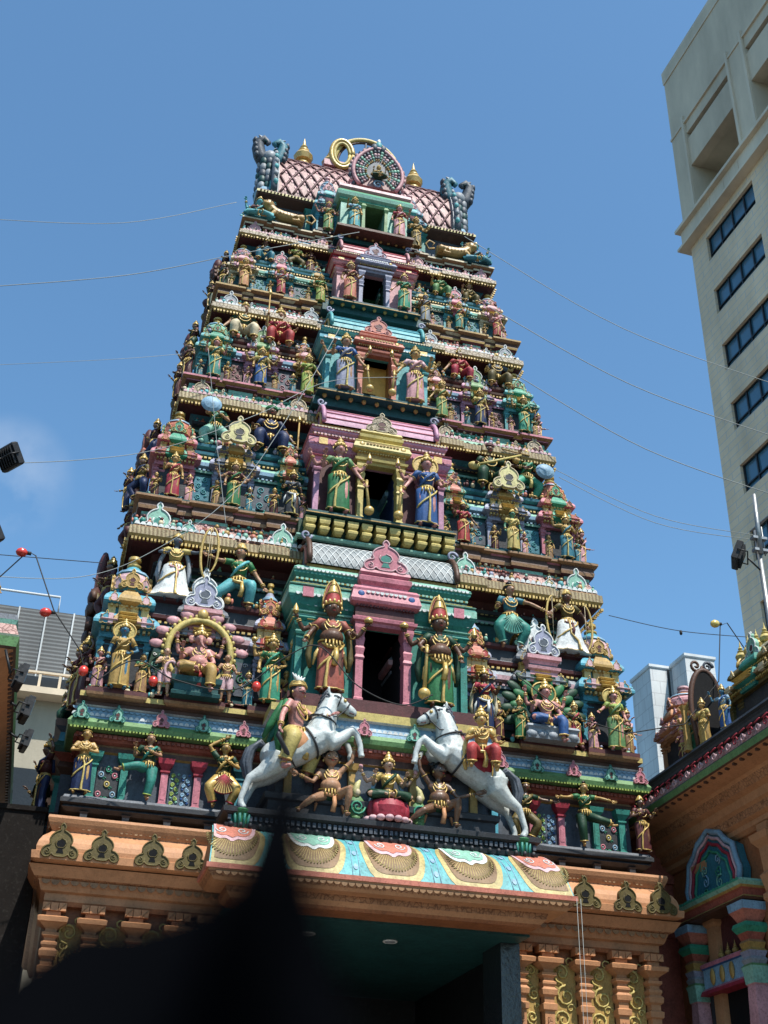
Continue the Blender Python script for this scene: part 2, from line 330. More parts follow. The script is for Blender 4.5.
def hand(mb, w, d, mat, s=1.0, curl=.4, side=1):
    # palm and five separate bent fingers at wrist w, pointing along d
    w = Vector(w); d = Vector(d).normalized(); up = Vector((0,-1,0)) - d*d.dot(Vector((0,-1,0)))
    up = up.normalized() if up.length > .1 else d.orthogonal().normalized()
    sd = d.cross(up)*side
    c = w + d*.026*s
    rot = Matrix((sd, up, d)).transposed()
    mb.ell(c, (.020*s,.010*s,.026*s), mat, 8, 5, rot)
    for i, L_ in enumerate((.040,.046,.043,.034)):
        b = w + d*.045*s + sd*(.0145-.0097*i)*s
        m_ = b + d*L_*.5*s + up*curl*.010*s; e = m_ + d*L_*(.5-.35*curl)*s + up*curl*.026*s
        mb.tube([tuple(b-d*.01*s), tuple(b), tuple(m_), tuple(e)], [.0056*s,.0056*s,.0052*s,.0038*s], mat, n=5)
    b = w + d*.018*s + sd*.016*s; m_ = b + sd*.016*s + d*.014*s + up*.004*s; e = m_ + d*.020*s + up*.008*s
    mb.tube([tuple(b), tuple(m_), tuple(e)], [.0072*s,.0065*s,.0045*s], mat, n=5)
def head(mb, c, r, skin, turn=0, tilt=0, moustache=False, fierce=False):
    # eyes, brows, lips on the remeshed head; c centre, r half height
    Rz = Matrix.Rotation(turn, 3, 'Z') @ Matrix.Rotation(tilt, 3, 'X')
    for s in (-1,1):
        e = Vector(c)+Rz @ Vector((s*.33*r, -.68*r, .06*r))
        mb.ell(e, (.17*r,.07*r,.09*r), 'eyewhite', 8, 5, Rz)
        mb.ell(Vector(c)+Rz @ Vector((s*.33*r, -.745*r, .06*r)), (.075*r,.03*r,.075*r), 'eyeblack', 6, 4, Rz)
        pts = [Vector(c)+Rz @ Vector((s*a*r, -(.74-.1*abs(a-.33))*r, (.24-.25*(a-.32)**2*4)*r)) for a in (.12,.25,.4,.55)]
        mb.tube(pts, .028*r, 'eyeblack', n=4)
        if moustache:
            pts = [Vector(c)+Rz @ Vector((s*a*r, -(.80-.35*a)*r, (-.36+.25*a*a)*r)) for a in (.02,.2,.4,.55)]
            mb.tube(pts, [.05*r,.07*r,.05*r,.015*r], 'hair', n=5)
    mb.ell(Vector(c)+Rz @ Vector((0,-.74*r,-.46*r)), (.20*r,.07*r,.075*r), 'red', 8, 4, Rz)
    mb.ell(Vector(c)+Rz @ Vector((0,-.72*r,.42*r)), (.05*r,.03*r,.08*r), 'red', 6, 4, Rz)
def body_mesh(legs, arms, female, hs, turn, tilt, lean, vox, stout=1.0, trunk=False, elephant=False):
    pz, LG = LEG[legs]
    dz = pz-.50
    mb = MB(); k = 'skin'
    up = lambda p: (p[0]+lean*(p[2]-.5), p[1], p[2]+dz)
    st = stout
    # torso rings as one tapered tube plus chest and hip volumes
    mb.ell((0,0,pz), (.088*st,.065*st,.07), k, 12, 8)
    mb.tube([(0,0,pz), up((0,-.004,.60)), up((0,0,.70)), up((0,.005,.78)), up((0,0,.82))], [.066*st,.054*st*(.92 if female else 1.1),.070*st,.055,.03], k, n=12)
    mb.ell(up((0,0,.735)), (.098*st,.056,.068), k, 12, 8)
    if stout > 1.2: mb.ell(up((0,-.03,.60)), (.11,.10,.09), k, 12, 8)
    if female:
        for s in (-1,1): mb.ell(up((s*.042,-.05,.725)), .035, k, 8, 6)
    else:
        for s in (-1,1): mb.ell(up((s*.042,-.038,.745)), (.04,.022,.03), k, 8, 6)
    hr = .068*hs; hc = Vector(up((0,-.008,.80))) + Vector((0,0,.045+hr))
    mb.tube([up((0,0,.79)), tuple(hc)], [.032,.028], k, n=8)
    Rz = Matrix.Rotation(turn, 3, 'Z') @ Matrix.Rotation(tilt, 3, 'X')
    mb.ell(hc, (hr*.78, hr*.86, hr), k, 12, 9, Rz)
    mb.ell(hc+Rz @ Vector((0,-.25*hr,-.5*hr)), (hr*.52,hr*.5,hr*.5), k, 10, 7, Rz)   # jaw
    if elephant:
        mb.tube([hc+Rz @ Vector(p) for p in ((0,-.6*hr,0),(0,-1.1*hr,-.5*hr),(.05*hr,-1.2*hr,-1.2*hr),(.4*hr,-1.3*hr,-1.9*hr),(.9*hr,-1.3*hr,-1.9*hr))], [.38*hr,.32*hr,.26*hr,.2*hr,.14*hr], k, n=8)
        for s in (-1,1): mb.ell(hc+Rz @ Vector((s*1.15*hr,.05*hr,-.05*hr)), (.62*hr,.16*hr,.72*hr), k, 10, 6, Rz)
    else:
        mb.tube([hc+Rz @ Vector((0,-.80*hr,.18*hr)), hc+Rz @ Vector((0,-1.0*hr,-.18*hr)), hc+Rz @ Vector((0,-.80*hr,-.26*hr))], [.07*hr,.15*hr,.12*hr], k, n=6)
        for s in (-1,1): mb.ell(hc+Rz @ Vector((s*.80*hr,.05*hr,-.02*hr)), (.09*hr,.16*hr,.24*hr), k, 6, 5, Rz)
    ends = []
    for s, e, w in arms:
        sh = up((s*.098,.004,.785)); e = up((s*e[0],e[1],e[2])); w = up((s*w[0],w[1],w[2]))
        mb.tube([up((s*.04,0,.77)), sh, lerp(sh,e,.45), e, lerp(e,w,.35), w], [.03,.037,.031,.024,.025,.0155], k, n=8)
        ends.append((s, e, w))
    feet = []
    for s, (h, kn, a) in zip((-1,1), LG):
        mb.tube([h, lerp(h,kn,.4), kn, lerp(kn,a,.35), a], [.062,.056,.039,.040,.022], k, n=8)
        fd = Vector((s*.02,-.085,-.028)) if legs not in ('danceR','danceL') or a[2] < .1 else Vector((s*.085,-.03,-.02))
        if legs == 'cross': fd = Vector((-s*.08,-.02,-.01))
        t = Vector(a)+fd
        mb.tube([a, tuple(Vector(a)+fd*.2+Vector((0,.015,-.025))), tuple(t)], [.022,.024,.017], k, n=8)
        feet.append((a, tuple(t)))
    return remesh(mb, vox), hc, hr, Rz, ends, feet, up, pz, LG
def legcloth(mb, LG, pz, col, trim, full=True, flare=0):
    # cloth round each leg joined at the hips, with pleats
    for s, (h, kn, a) in zip((-1,1), LG):
        end = lerp(kn, a, .82 if full else .1)
        pts = [lerp(h,kn,t) for t in (0,.3,.6,.9)]+[lerp(kn,end,t) for t in ((.15,.5,1.0) if full else (1,))]
        n = 14; vs = []
        for i, p in enumerate(pts):
            t = i/(len(pts)-1); r = (.076-.026*t + flare*t*.05)
            q = pts[min(i+1, len(pts)-1)]; o = pts[max(i-1,0)]; d = (Vector(q)-Vector(o)).normalized()
            u = d.cross(Vector((0,1,0))); u = u.normalized() if u.length > .2 else Vector((1,0,0)); w = d.cross(u)
            for k in range(n):
                rr = r*(1+.09*t*sin(k*2*pi/n*5+i))
                vs.append(tuple(Vector(p)+(u*cos(2*pi*k/n)+w*sin(2*pi*k/n))*rr))
        m = len(pts)
        mb.add(vs, [(i*n+k, i*n+(k+1) % n, (i+1)*n+(k+1) % n, (i+1)*n+k) for i in range(m-1) for k in range(n)], col, True)
        mb.tube([vs[(m-1)*n+k] for k in range(n)], .010, trim, n=4, closed=True)
    mb.ell((0,.0,pz-.01), (.098,.078,.062), col, 12, 7)
def skirt(mb, LG, pz, col, trim, zend=.045, flare=0, folds=9, ph=0):
    # long draped cloth following both legs
    (hL,kL,aL), (hR,kR,aR) = LG; n = 26; rings = []
    zs = [pz+.075, pz+.03, pz-.05, kL[2]+.04, kL[2]-.07, (kL[2]+zend)/2-.02, zend+.01, zend]
    for i, z in enumerate(zs):
        if z > kL[2]: t = min(1,max(0,(pz-z)/(pz-kL[2]))); xl, xr, y = hL[0]+(kL[0]-hL[0])*t, hR[0]+(kR[0]-hR[0])*t, kL[1]*t
        else: t = min(1,(kL[2]-z)/(kL[2]-.04)); xl, xr, y = kL[0]+(aL[0]-kL[0])*t, kR[0]+(aR[0]-kR[0])*t, kL[1]*(1-t)
        rx = (xr-xl)/2+(.062 if i < 3 else .054)+flare*(i/7)**1.5; ry = (.070 if i < 3 else .058)+flare*.6*(i/7)
        if i == 0: rx, ry = .074, .058
        amp = .0 if i < 2 else .09*min(1,(i-1)/4)
        rings.append([((xl+xr)/2+rx*cos(a)*(1+amp*sin(folds*a+ph)), y+ry*sin(a)*(1+amp*1.4*sin(folds*a+ph+.5)), z) for a in [2*pi*k/n for k in range(n)]])
    vs = [p for r in rings for p in r]; m = len(rings)
    mb.add(vs, [(i*n+(k+1) % n, i*n+k, (i+1)*n+k, (i+1)*n+(k+1) % n) for i in range(m-1) for k in range(n)], col, True)
    mb.add(rings[-1], [tuple(range(n))], col)
    for i, rad in ((6,.010),(0,.012)): mb.tube(rings[i], rad, trim, n=4, closed=True)
    # front pleat and a diagonal border across the thighs
    f = [min(r, key=lambda p: p[1]) for r in rings]
    mb.tube([(p[0]+.006*sin(i), p[1]-.006, p[2]) for i, p in enumerate(f[1:])], [.012,.013,.014,.015,.016,.019,.019], trim, n=5)
    diag = []
    for i in range(9):
        t = i/8; z = pz+.05-t*(pz+.05-(kL[2]-.03)); a = -pi*.08-t*pi*.80
        j = min(range(m), key=lambda q: abs(rings[q][0][2]-z)); cx = sum(p[0] for p in rings[j])/n; rx = max(p[0] for p in rings[j])-cx; ry = -min(p[1] for p in rings[j])+sum(p[1] for p in rings[j])/n
        diag.append((cx+(rx+.004)*cos(a), (ry+.006)*sin(a)+sum(p[1] for p in rings[j])/n, z))
    mb.tube(diag, [.008]+[.013]*7+[.008], trim, n=4)
FIGN = 0
def figure(label, X, Y, Z, h, legs='stand', arms=('down','down'), back=None, skin='skin', robe='green', top=None, trim='gold', crown='kirita', crowncol='gold',
           female=True, face=0, turn=0, tilt=0, lean=0, hold=None, halo=None, hs=1.12, sash=None, long=True, flare=0, vox=.0135, stout=1, elephant=False, scarf=None,
           group='painted statues standing on the tower storeys', moustache=False, name='statue', rz=0, seatz=0, parent=None, cat='statue', wig='hair', plume=False, fingers=1):
    """height h is feet (or seat) to the top of the crown"""
    global FIGN; FIGN += 1
    al = [(s, *ARM[a]) if isinstance(a, str) else (s, *a) for s, a in zip((-1,1), arms)]
    if back:
        al += [(s, *ARM[a]) if isinstance(a, str) else (s, *a) for s, a in zip((-1,1), back)]
    me, hc, hr, Rz, ends, feet, up, pz, LG = body_mesh(legs, al, female, hs, turn, tilt, lean, vox, stout, elephant=elephant)
    crh = {'kirita': .16, 'bun': .07, 'none': .0, 'turban': .05, 'tall': .26, 'mitre': .12}[crown]
    tot = hc.z+hr+crh
    sc = h/tot
    root = thing(name, label, cat, (X,Y,Z), rz+face, group, sc)
    root.scale = (sc*1.14, sc*1.10, sc)
    mb = MB(); mb.mesh(me, skin); bpy.data.meshes.remove(me); bm_ = mb
    head(mb, hc, hr, skin, turn, tilt, moustache)
    for s, e, w in ends:
        hand(mb, w, Vector(w)-Vector(e), skin, fingers, .5, s)
    # clothing
    if robe:
        c = MB()
        if long and legs in ('stand',): skirt(c, LG, pz, robe, trim, flare=flare, ph=FIGN)
        elif flare and legs in ('plie','lungeL','lungeR'):
            legcloth(c, LG, pz, robe, trim, True)
            fan = [(0, pz+.04)]+[(.21*sin(a)*(1+.04*(i % 2)), pz+.06-.30*cos(a)) for i, a in enumerate([-.95+1.9*k/12 for k in range(13)])]
            c.prism(fan, -.10, -.075, robe); c.tube([(x,-.09,z) for x, z in fan[1:]], .014, trim, n=4)
            for x, z in fan[1:]: c.tube([(0,-.105,pz+.02),(x*.95,-.105,z+.01)], .005, trim, n=4)
        elif hs > 1.4: c.ell((0,.0,pz-.01), (.098*stout,.082,.066), robe, 14, 8)
        else: legcloth(c, LG, pz, robe, trim, long)
        if sash:
            c.tube([(-.085,-.04,pz+.03),(-.04,-.085,pz-.02),(.03,-.088,pz-.03),(.09,-.03,pz+.03)], [.014,.02,.02,.014], sash, n=6)
            c.tube([(.03,-.088,pz-.03),(.035,-.10,pz-.12),(.02,-.095,pz-.22)], [.02,.024,.028], sash, n=6)
            for s in (-1,1): c.tube([(s*.09,-.01,pz+.02),(s*.13,0,pz-.08),(s*.15,.0,pz-.20)], [.014,.02,.008], sash, n=6)
        c.build('robe', root, 'local')
    if top:
        c = MB()
        c.tube([up((0,-.003,.60)), up((0,-.002,.66)), up((0,.0,.72)), up((0,.004,.775))], [.062,.074,.082,.066], top, n=14)
        c.ell(up((0,0,.74)), (.104,.062,.056), top, 12, 7)
        if female:
            for s in (-1,1): c.ell(up((s*.042,-.052,.725)), .040, top, 10, 7)
        for s, e, w in ends[:2]:
            sh = up((s*.098,.004,.785)); c.tube([up((s*.06,0,.775)), sh, lerp(sh, e, .55)], [.036,.043,.036], top, n=8)
        if female: # sari end over the shoulder
            c.tube([up((-.09,-.03,.56)), up((-.03,-.092,.66)), up((.04,-.092,.74)), up((.085,-.03,.80)), up((.075,.06,.76)), up((.07,.08,.60))], [.012,.02,.02,.018,.02,.022], robe or trim, n=6)
        c.build('blouse', root, 'local')
    if scarf:
        c = MB()
        for s in (-1,1):
            c.tube([up((s*.05,.05,.80)), up((s*.12,.02,.78)), up((s*.17,.03,.62)), up((s*.19,.04,.42)), up((s*.17,.03,.28))], [.02,.03,.026,.03,.02], scarf, n=6)
        c.build('shawl', root, 'local')
    # jewellery
    j = MB(); g = 'gold'; bj = MB()
    for q, (rx, z0, rad) in enumerate(((.045,.79,.008),(.062,.765,.009),(.075,.735,.007))):
        j.tube([up((rx*sin(a), -.052-.03*cos(a)*(1 if q else .3) , z0-.05*(1+q*.5)*max(0,cos(a)))) for a in [-1.9+3.8*k/10 for k in range(11)]], rad, g, n=4)
    j.ell(up((0,-.085,.70)), (.016,.008,.018), g, 6, 4)
    j.build('necklace', root, 'local'); j = MB()
    j.tube([(.088*stout*cos(a), .068*stout*sin(a), pz+.055) for a in [2*pi*k/14 for k in range(14)]], .012, g, n=5, closed=True)
    j.ell((0,-.082*stout,pz+.05), (.02,.01,.02), g, 6, 4)
    for k_ in range(5): j.tube([((k_-2)*.03,-.086*stout+.01*abs(k_-2),pz+.05),((k_-2)*.034,-.094*stout+.01*abs(k_-2),pz-.02-.02*(k_ == 2))], [.008,.011], g, n=4)
    j.build('belt', root, 'local'); j = bm_
    for s, e, w in ends:
        sh = up((s*.098,.004,.785))
        for p0, p1, t, r in ((sh,e,.55,.033),(e,w,.85,.021),(e,w,.72,.022)):
            p = Vector(lerp(p0,p1,t)); d = (Vector(p1)-Vector(p0)).normalized(); u = d.orthogonal().normalized(); v = d.cross(u)
            j.tube([p+(u*cos(a)+v*sin(a))*r for a in [2*pi*k/8 for k in range(8)]], .006, g, n=4, closed=True)
    for a, t in feet: j.tube([(a[0]+.026*cos(q), a[1]+.026*sin(q), a[2]+.01) for q in [2*pi*k/8 for k in range(8)]], .006, g, n=4, closed=True)
    for s in (-1,1): j.ell(hc+Rz @ Vector((s*.86*hr,-.05*hr,-.36*hr)), (.10*hr,.10*hr,.17*hr), g, 6, 4)
    bm_.build('body', root, 'local')
    # hair and crown
    hm = MB()
    Rm = Matrix.Translation(hc) @ Rz.to_4x4()
    hm.M = Rm
    hm.ell((0,.16*hr,.20*hr), (.88*hr,.86*hr,.86*hr), wig, 12, 8)
    if crown in ('bun','none','turban') or wig != 'hair': hm.ell((0,.55*hr,.0), (.7*hr,.5*hr,.8*hr), wig, 10, 6)
    if crown == 'bun': hm.ell((0,.1*hr,1.15*hr), (.5*hr,.5*hr,.45*hr), wig, 10, 6)
    if female and crown != 'none': hm.ell((0,.8*hr,-.5*hr), (.4*hr,.35*hr,.6*hr), wig, 8, 6)
    if hs > 1.4:
        for k_ in range(12): hm.ell((.95*hr*cos(k_*.55-.1), .25*hr+.25*hr*sin(k_*1.7), (.45+.45*sin(k_*.55-.1))*hr), (.30*hr,.28*hr,.26*hr), wig, 7, 5)
    hm.build('hair', root, 'local')
    if crown != 'none':
        cm = MB(); cm.M = Rm; g = crowncol; z0 = .42*hr; q = hr
        if crown in ('kirita','tall'):
            hh = 2.1*hr*(1.7 if crown == 'tall' else 1)
            cm.lathe(0, .08*q, [(z0,.86*q),(z0+.10*q,.98*q),(z0+.22*q,.84*q),(z0+.3*q,.88*q,'red' if crown == 'tall' else g),(z0+.42*hh,.70*q),(z0+.46*hh,.78*q),(z0+.5*hh,.60*q,g),(z0+.74*hh,.40*q),(z0+.78*hh,.46*q),(z0+.82*hh,.28*q),(z0+.93*hh,.22*q),(z0+1.05*hh,.02*q)], g, 12)
            for k in range(5): 
                a = -pi/2+(k-2)*.55; cm.ell((.9*q*cos(a), .08*q+.9*q*sin(a), z0+.40*q-(abs(k-2)*.06*q)), (.16*q,.10*q,.26*q), g, 6, 4)
            for s in (-1,1): cm.ell((s*.98*q,.1*q,z0-.1*q), (.16*q,.12*q,.30*q), g, 6, 4)
            if crown == 'tall':
                arch = [(1.05*q*sin(a)*(1-.25*(k/14 if k < 7 else 1-k/14)), z0+.1*q+hh*.98*max(0,cos(a))**.9) for k, a in enumerate([-pi/2+pi*i/14 for i in range(15)])]
                cm.prism(arch, .35*q, .6*q, 'brick'); cm.tube([(x,.33*q,z) for x, z in arch], .09*q, g, n=5)
        elif crown == 'mitre':
            cm.lathe(0, .08*q, [(z0,.86*q),(z0+.12*q,.98*q),(z0+.26*q,.84*q),(z0+.6*q,.70*q),(z0+1.0*q,.5*q),(z0+1.3*q,.32*q),(z0+1.5*q,.05*q)], g, 12)
            cm.ell((0,-.8*q,z0+.4*q), (.3*q,.1*q,.4*q), g, 8, 5)
        elif crown == 'turban':
            for k in range(3): cm.tube([(.88*q*cos(a)*(1-.1*k), .1*q+.86*q*sin(a)*(1-.1*k), z0+.1*q+k*.22*q+.06*q*sin(3*a)) for a in [2*pi*i/12 for i in range(12)]], .17*q, g, n=6, closed=True)
        elif crown == 'bun': cm.tube([(.80*q*cos(a), .1*q+.84*q*sin(a), z0+.12*q) for a in [2*pi*i/12 for i in range(12)]], .09*q, g, n=5, closed=True)
        if plume:
            for k in range(5): cm.tube([(0,.1*q,z0+.4*q),(q*(-.5+.25*k),.1*q,z0+1.2*q),(q*(-.9+.45*k),.15*q,z0+1.7*q)], [.1*q,.18*q,.05*q], 'white', n=5)
        cm.build('crown', root, 'local')
    if halo:
        hmb = MB(); r0 = hr*1.9
        hmb.M = Matrix.Translation(hc)
        pts = [(r0*cos(a), r0*sin(a)) for a in [2*pi*k/20 for k in range(20)]]
        hmb.prism([(x,z+.2*hr) for x, z in pts], hr*.75, hr*.95, halo)
        hmb.tube([(x,hr*.72,z+.2*hr) for x, z in pts], .16*hr, 'gold', n=5, closed=True)
        hmb.build('halo', root, 'local')
    for it in (hold or []):
        kind, idx = it[0], it[1]; s, e, w = ends[idx]; w = Vector(w)+(Vector(w)-Vector(e)).normalized()*.05
        q = MB()
        if kind == 'mace':
            b = Vector((w.x+s*.03, w.y-.03, .06)); q.tube([w+Vector((0,0,.06)), w, b], [.018,.014,.020], 'gold', n=8)
            q.ell(b, (.055,.055,.06), 'gold', 12, 8); q.ell(w+Vector((0,0,.07)), .02, 'gold', 8, 5)
            q.build('mace', root, 'local')
        elif kind == 'lotus':
            for k in range(6): a = k*pi/3; q.ell((w.x+.014*cos(a), w.y+.014*sin(a), w.z+.03), (.012,.012,.03), 'rose', 6, 4)
            q.build('lotus_bud', root, 'local')
        elif kind == 'flame':
            q.lathe(w.x, w.y, [(w.z-.01,.008),(w.z+.02,.03),(w.z+.06,.022),(w.z+.11,.003)], 'gold', 8); q.build('emblem', root, 'local')
        elif kind == 'disc':
            q.lathe(w.x, w.y, [(w.z+.0,.035),(w.z+.02,.042),(w.z+.04,.035),(w.z+.07,.004)], 'gold', 10); q.build('emblem', root, 'local')
        elif kind == 'spear':
            q.tube([(w.x,w.y,w.z-.45),(w.x,w.y,w.z+.40)], .009, 'ochre', n=6); q.lathe(w.x, w.y, [(w.z+.38,.006),(w.z+.42,.028),(w.z+.52,.002)], 'gold', 6); q.build('spear', root, 'local')
        elif kind == 'bow':
            q.tube([(w.x+s*.10*cos(a)-s*.06, w.y-.01, w.z+.36*sin(a)) for a in [-1.4+2.8*k/12 for k in range(13)]], [.008+.008*sin(pi*k/12) for k in range(13)], 'gold', n=6)
            q.tube([(w.x+s*.10*cos(1.4)-s*.06,w.y-.01,w.z-.355),(w.x+s*.10*cos(1.4)-s*.06,w.y-.01,w.z+.355)], .003, 'cream', n=4)
            q.build('bow', root, 'local')
        elif kind == 'veena':
            q.tube([(-.22,-.14,.56+pz-.5),(.0,-.15,.66+pz-.5),(.34,-.13,.84+pz-.5)], [.018,.016,.012], 'yellow', n=8)
            q.ell((-.22,-.14,.555+pz-.5), (.07,.045,.055), 'yellow', 10, 7); q.ell((.28,-.11,.76+pz-.5), (.04,.04,.04), 'ochre', 8, 6)
            q.build('veena', root, 'local')
        elif kind == 'flute':
            q.tube([hc+Vector((.3*hr,-1.1*hr,-.45*hr)), hc+Vector((-5.2*hr,-1.3*hr,-.1*hr))], .012, 'ochre', n=6); q.build('flute', root, 'local')
        elif kind == 'sword':
            q.tube([w, w+Vector((s*.02,0,-.05)), w+Vector((-s*.09,-.02,-.17)), w+Vector((-s*.24,-.02,-.26))], [.012,.018,.020,.003], 'charcoal', n=6); q.build('sword', root, 'local')
        elif kind == 'shield':
            q.M = Matrix.Translation(w) @ Matrix.Rotation(pi/2, 4, 'X'); q.lathe(0,0,[(-.02,.13),(0,.14),(.03,.10),(.05,.02)], 'sky', 18); q.build('shield', root, 'local')
        elif kind == 'garland':
            c0 = (0,-.14,.52); q.tube([(.10*cos(a)+.09, -.13, .50+.17*sin(a)) for a in [2*pi*k/20 for k in range(20)]], .026, 'palepink', n=6, closed=True); q.build('garland', root, 'local')
        elif kind == 'pot':
            q.lathe(w.x, w.y-.02, [(w.z-.06,.03),(w.z-.03,.055),(w.z+.01,.05),(w.z+.03,.02),(w.z+.05,.035)], 'red', 10); q.build('pot', root, 'local')
    return root
# ------------------------------------------------------------------ the gate tower
YC = 3.5
def eave(z, h, out, inset=0):
    # curved overhanging roll moulding
    return [(z, inset), (z+.08*h, out*.55), (z+.16*h, out), (z+.34*h, out*1.02), (z+.62*h, out*.78), (z+.85*h, out*.35), (z+h, .01)]
def shrine(mb, w, H, d, A, B, C, base, kind='kuta', D='gold', G=None, pil=None):
    """miniature shrine, front at y=0, floor z=0, half width w"""
    cy = d/2; hy = d/2; u = H
    G = G or B; pil = pil or A
    mb.rl(0, cy, w, hy, [(0,.045*u/2),(.02*u,.05*u/2),(.03*u,.01),(.055*u,.01),(.065*u,.05*u/2),(.085*u,.045*u/2),(.09*u,.0)], base)
    mb.rl(0, cy+.06, w*.80, hy-.03, [(.09*u,0),(.40*u,0)], 'charcoal')
    for s in (-1,1):
        for q, xx in ((0,.86),(.05,.56)):
            x = s*w*xx; pw = w*.085
            mb.rl(x, .05*u/2+q+pw, pw, pw, [(.09*u,.012),(.11*u,.012),(.115*u,0),(.29*u,0),(.295*u,.010),(.305*u,.014),(.315*u,.002),(.325*u,.02),(.34*u,.028),(.352*u,.0),(.37*u,.03)], pil)
    for x, s in ((-w*.86,-1),(w*.86,1)):
        mb.rl(x, d-.08, w*.08, .05, [(.09*u,.01),(.37*u,.02)], pil)
    # entablature, eaves, neck, second eaves
    mb.rl(0, cy, w*.93, hy-.01, [(.37*u,0),(.385*u,.012),(.39*u,0),(.41*u,0),(.415*u,.018),(.425*u,.018)], A)
    mb.rl(0, cy, w*.95, hy, eave(.425*u,.10*u,.055*u/1.2), A)
    dentils(mb, -w*.95, w*.95, -.004, .425*u, .016*u, .018*u, .03*u, D)
    bw = w*.27
    mb.rl(0, cy-.045, bw, hy, [(.375*u,0),(.39*u,.012),(.40*u,0),(.42*u,.004)], B)
    mb.rl(0, cy-.05, bw, hy, eave(.42*u,.115*u,.05*u/1.2), B)
    for q_ in (.445,.475,.505): mb.rl(0, cy-.05, bw+.004, hy+.045*u*(1.35-(q_-.445)*9), [(q_*u,0),(q_*u+.010*u,.012*u),(q_*u+.018*u,0)], D)
    for q_ in (.452,.482): mb.rl(0, cy, w*.955, hy+.05*u*(1.25-(q_-.452)*12), [(q_*u,0),(q_*u+.007*u,.008*u),(q_*u+.013*u,0)], C if C != A else D)
    for q_ in (-.62,.62): mb.box(w*q_-w*.09, w*q_+w*.09, -.062*u, -.02, .435*u, .50*u, C)
    for s in (-1,1): kudu(mb, s*w*.78, -.055*u-.005, .43*u, .085*u, A, D, None, .03)
    mb.rl(0, cy, w*.66, hy*.72, [(.525*u,0),(.60*u,0)], A if kind != 'sala' else 'slate')
    for s in (-1,1):
        for q in (.35,.95): mb.rl(s*w*.66*q, cy-hy*.72, .022*u, .02*u, [(.53*u,.004),(.585*u,0),(.60*u,.012)], D)
    mb.rl(0, cy-.04, bw*.72, hy*.74, [(.53*u,0),(.60*u,0)], B)
    mb.rl(0, cy, w*.74, hy*.78, eave(.60*u,.085*u,.045*u/1.2), A)
    mb.rl(0, cy-.04, bw*.82, hy*.80, eave(.60*u,.095*u,.04*u/1.2), B)
    dentils(mb, -w*.74, w*.74, cy-hy*.78-.004, .60*u, .014*u, .014*u, .022*u, D)
    for s in (-1,1): kudu(mb, s*w*.60, cy-hy*.78-.05*u, .605*u, .07*u, C, D, None, .025)
    z = .685*u
    if kind == 'kuta':
        mb.rl(0, cy, w*.50, hy*.56, [(z,0),(z+.035*u,0)], A); mb.rl(0, cy-.03, bw*.6, hy*.62, [(z,0),(z+.04*u,0)], B)
        r = w*.66
        mb.lathe(0, cy, [(z+.035*u,r*.95),(z+.045*u,r*1.10),(z+.06*u,r*1.12),(z+.07*u,r*1.0,C),(z+.10*u,r*1.10,C),(z+.13*u,r*1.08,C),(z+.165*u,r*.90),(z+.17*u,r*.98,'sky'),(z+.185*u,r*.94,'sky'),(z+.20*u,r*.66,A),(z+.235*u,r*.36,D),(z+.245*u,r*.42,D),(z+.255*u,r*.42,D),(z+.262*u,r*.24,D),(z+.285*u,r*.22,D),(z+.29*u,r*.40,D),(z+.31*u,r*.38,D),(z+.315*u,.01)], A, 12, rot=pi/12)
        kudu(mb, 0, cy-r*1.16, z+.045*u, .125*u, G, D, 'maroon', .05)
        for s in (-1,1):
            mb2 = mb.M; mb.M = mb2 @ T(0,cy,0,s*pi/4); kudu(mb, 0, -r*1.12, z+.045*u, .10*u, C, D, None, .04)
            mb.M = mb2 @ T(0,cy,0,s*pi/2); kudu(mb, 0, -r*1.14, z+.045*u, .13*u, B, D, 'maroon', .05); mb.M = mb2
    else:
        mb.rl(0, cy, w*.62, hy*.5, [(z,0),(z+.03*u,0)], A); mb.rl(0, cy-.03, bw*.7, hy*.6, [(z,0),(z+.035*u,0)], B)
        mb.rl(0, cy, w*.60, hy*.5, [(z+.03*u,.03*u),(z+.05*u,.03*u)], A)
        mb.barrel(-w*.64, w*.64, cy, z+.05*u, hy*.55, .10*u, C, 10)
        for s in (-1,1): mb.tube([(s*w*.66, cy-hy*.6*cos(a), z+.05*u+.115*u*sin(a)) for a in [pi*k/8 for k in range(9)]], .014*u, D, n=5)
        for k in (-.4,.4): kalash(mb, w*k, cy, z+.145*u, .09*u)
        kudu(mb, 0, cy-hy*.62-.04, z+.0*u, .27*u, G, 'white' if G != 'cream' else 'gold', 'maroon', .07)
def part_shrine(par, lab, x, y, z, rz, *a, **k):
    mb = MB(); mb.M = T(x, y, z, rz); shrine(mb, *a, **k); o = mb.build('miniature_shrine', par)
    if lab: o['label'] = lab
    return o
def scrollpanel(mb, x0, x1, y, z0, z1, bg, c1, c2='white', rad=.013):
    mb.box(x0, x1, y, y+.02, z0, z1, bg)
    w = x1-x0; n = max(1, round((z1-z0)/(w*.42)))
    for i in range(n):
        zc = z0+(z1-z0)*(i+.5)/n; s = 1 if i % 2 else -1; r = (z1-z0)/n*.46
        spiral(mb, (x0+x1)/2+s*w*.16, zc, y-.008, r, c1, 1.5, rad, s, pi/2*s)
        spiral(mb, (x0+x1)/2-s*w*.26, zc+r*.5, y-.006, r*.5, c2, 1.2, rad*.8, -s, 0, 10)
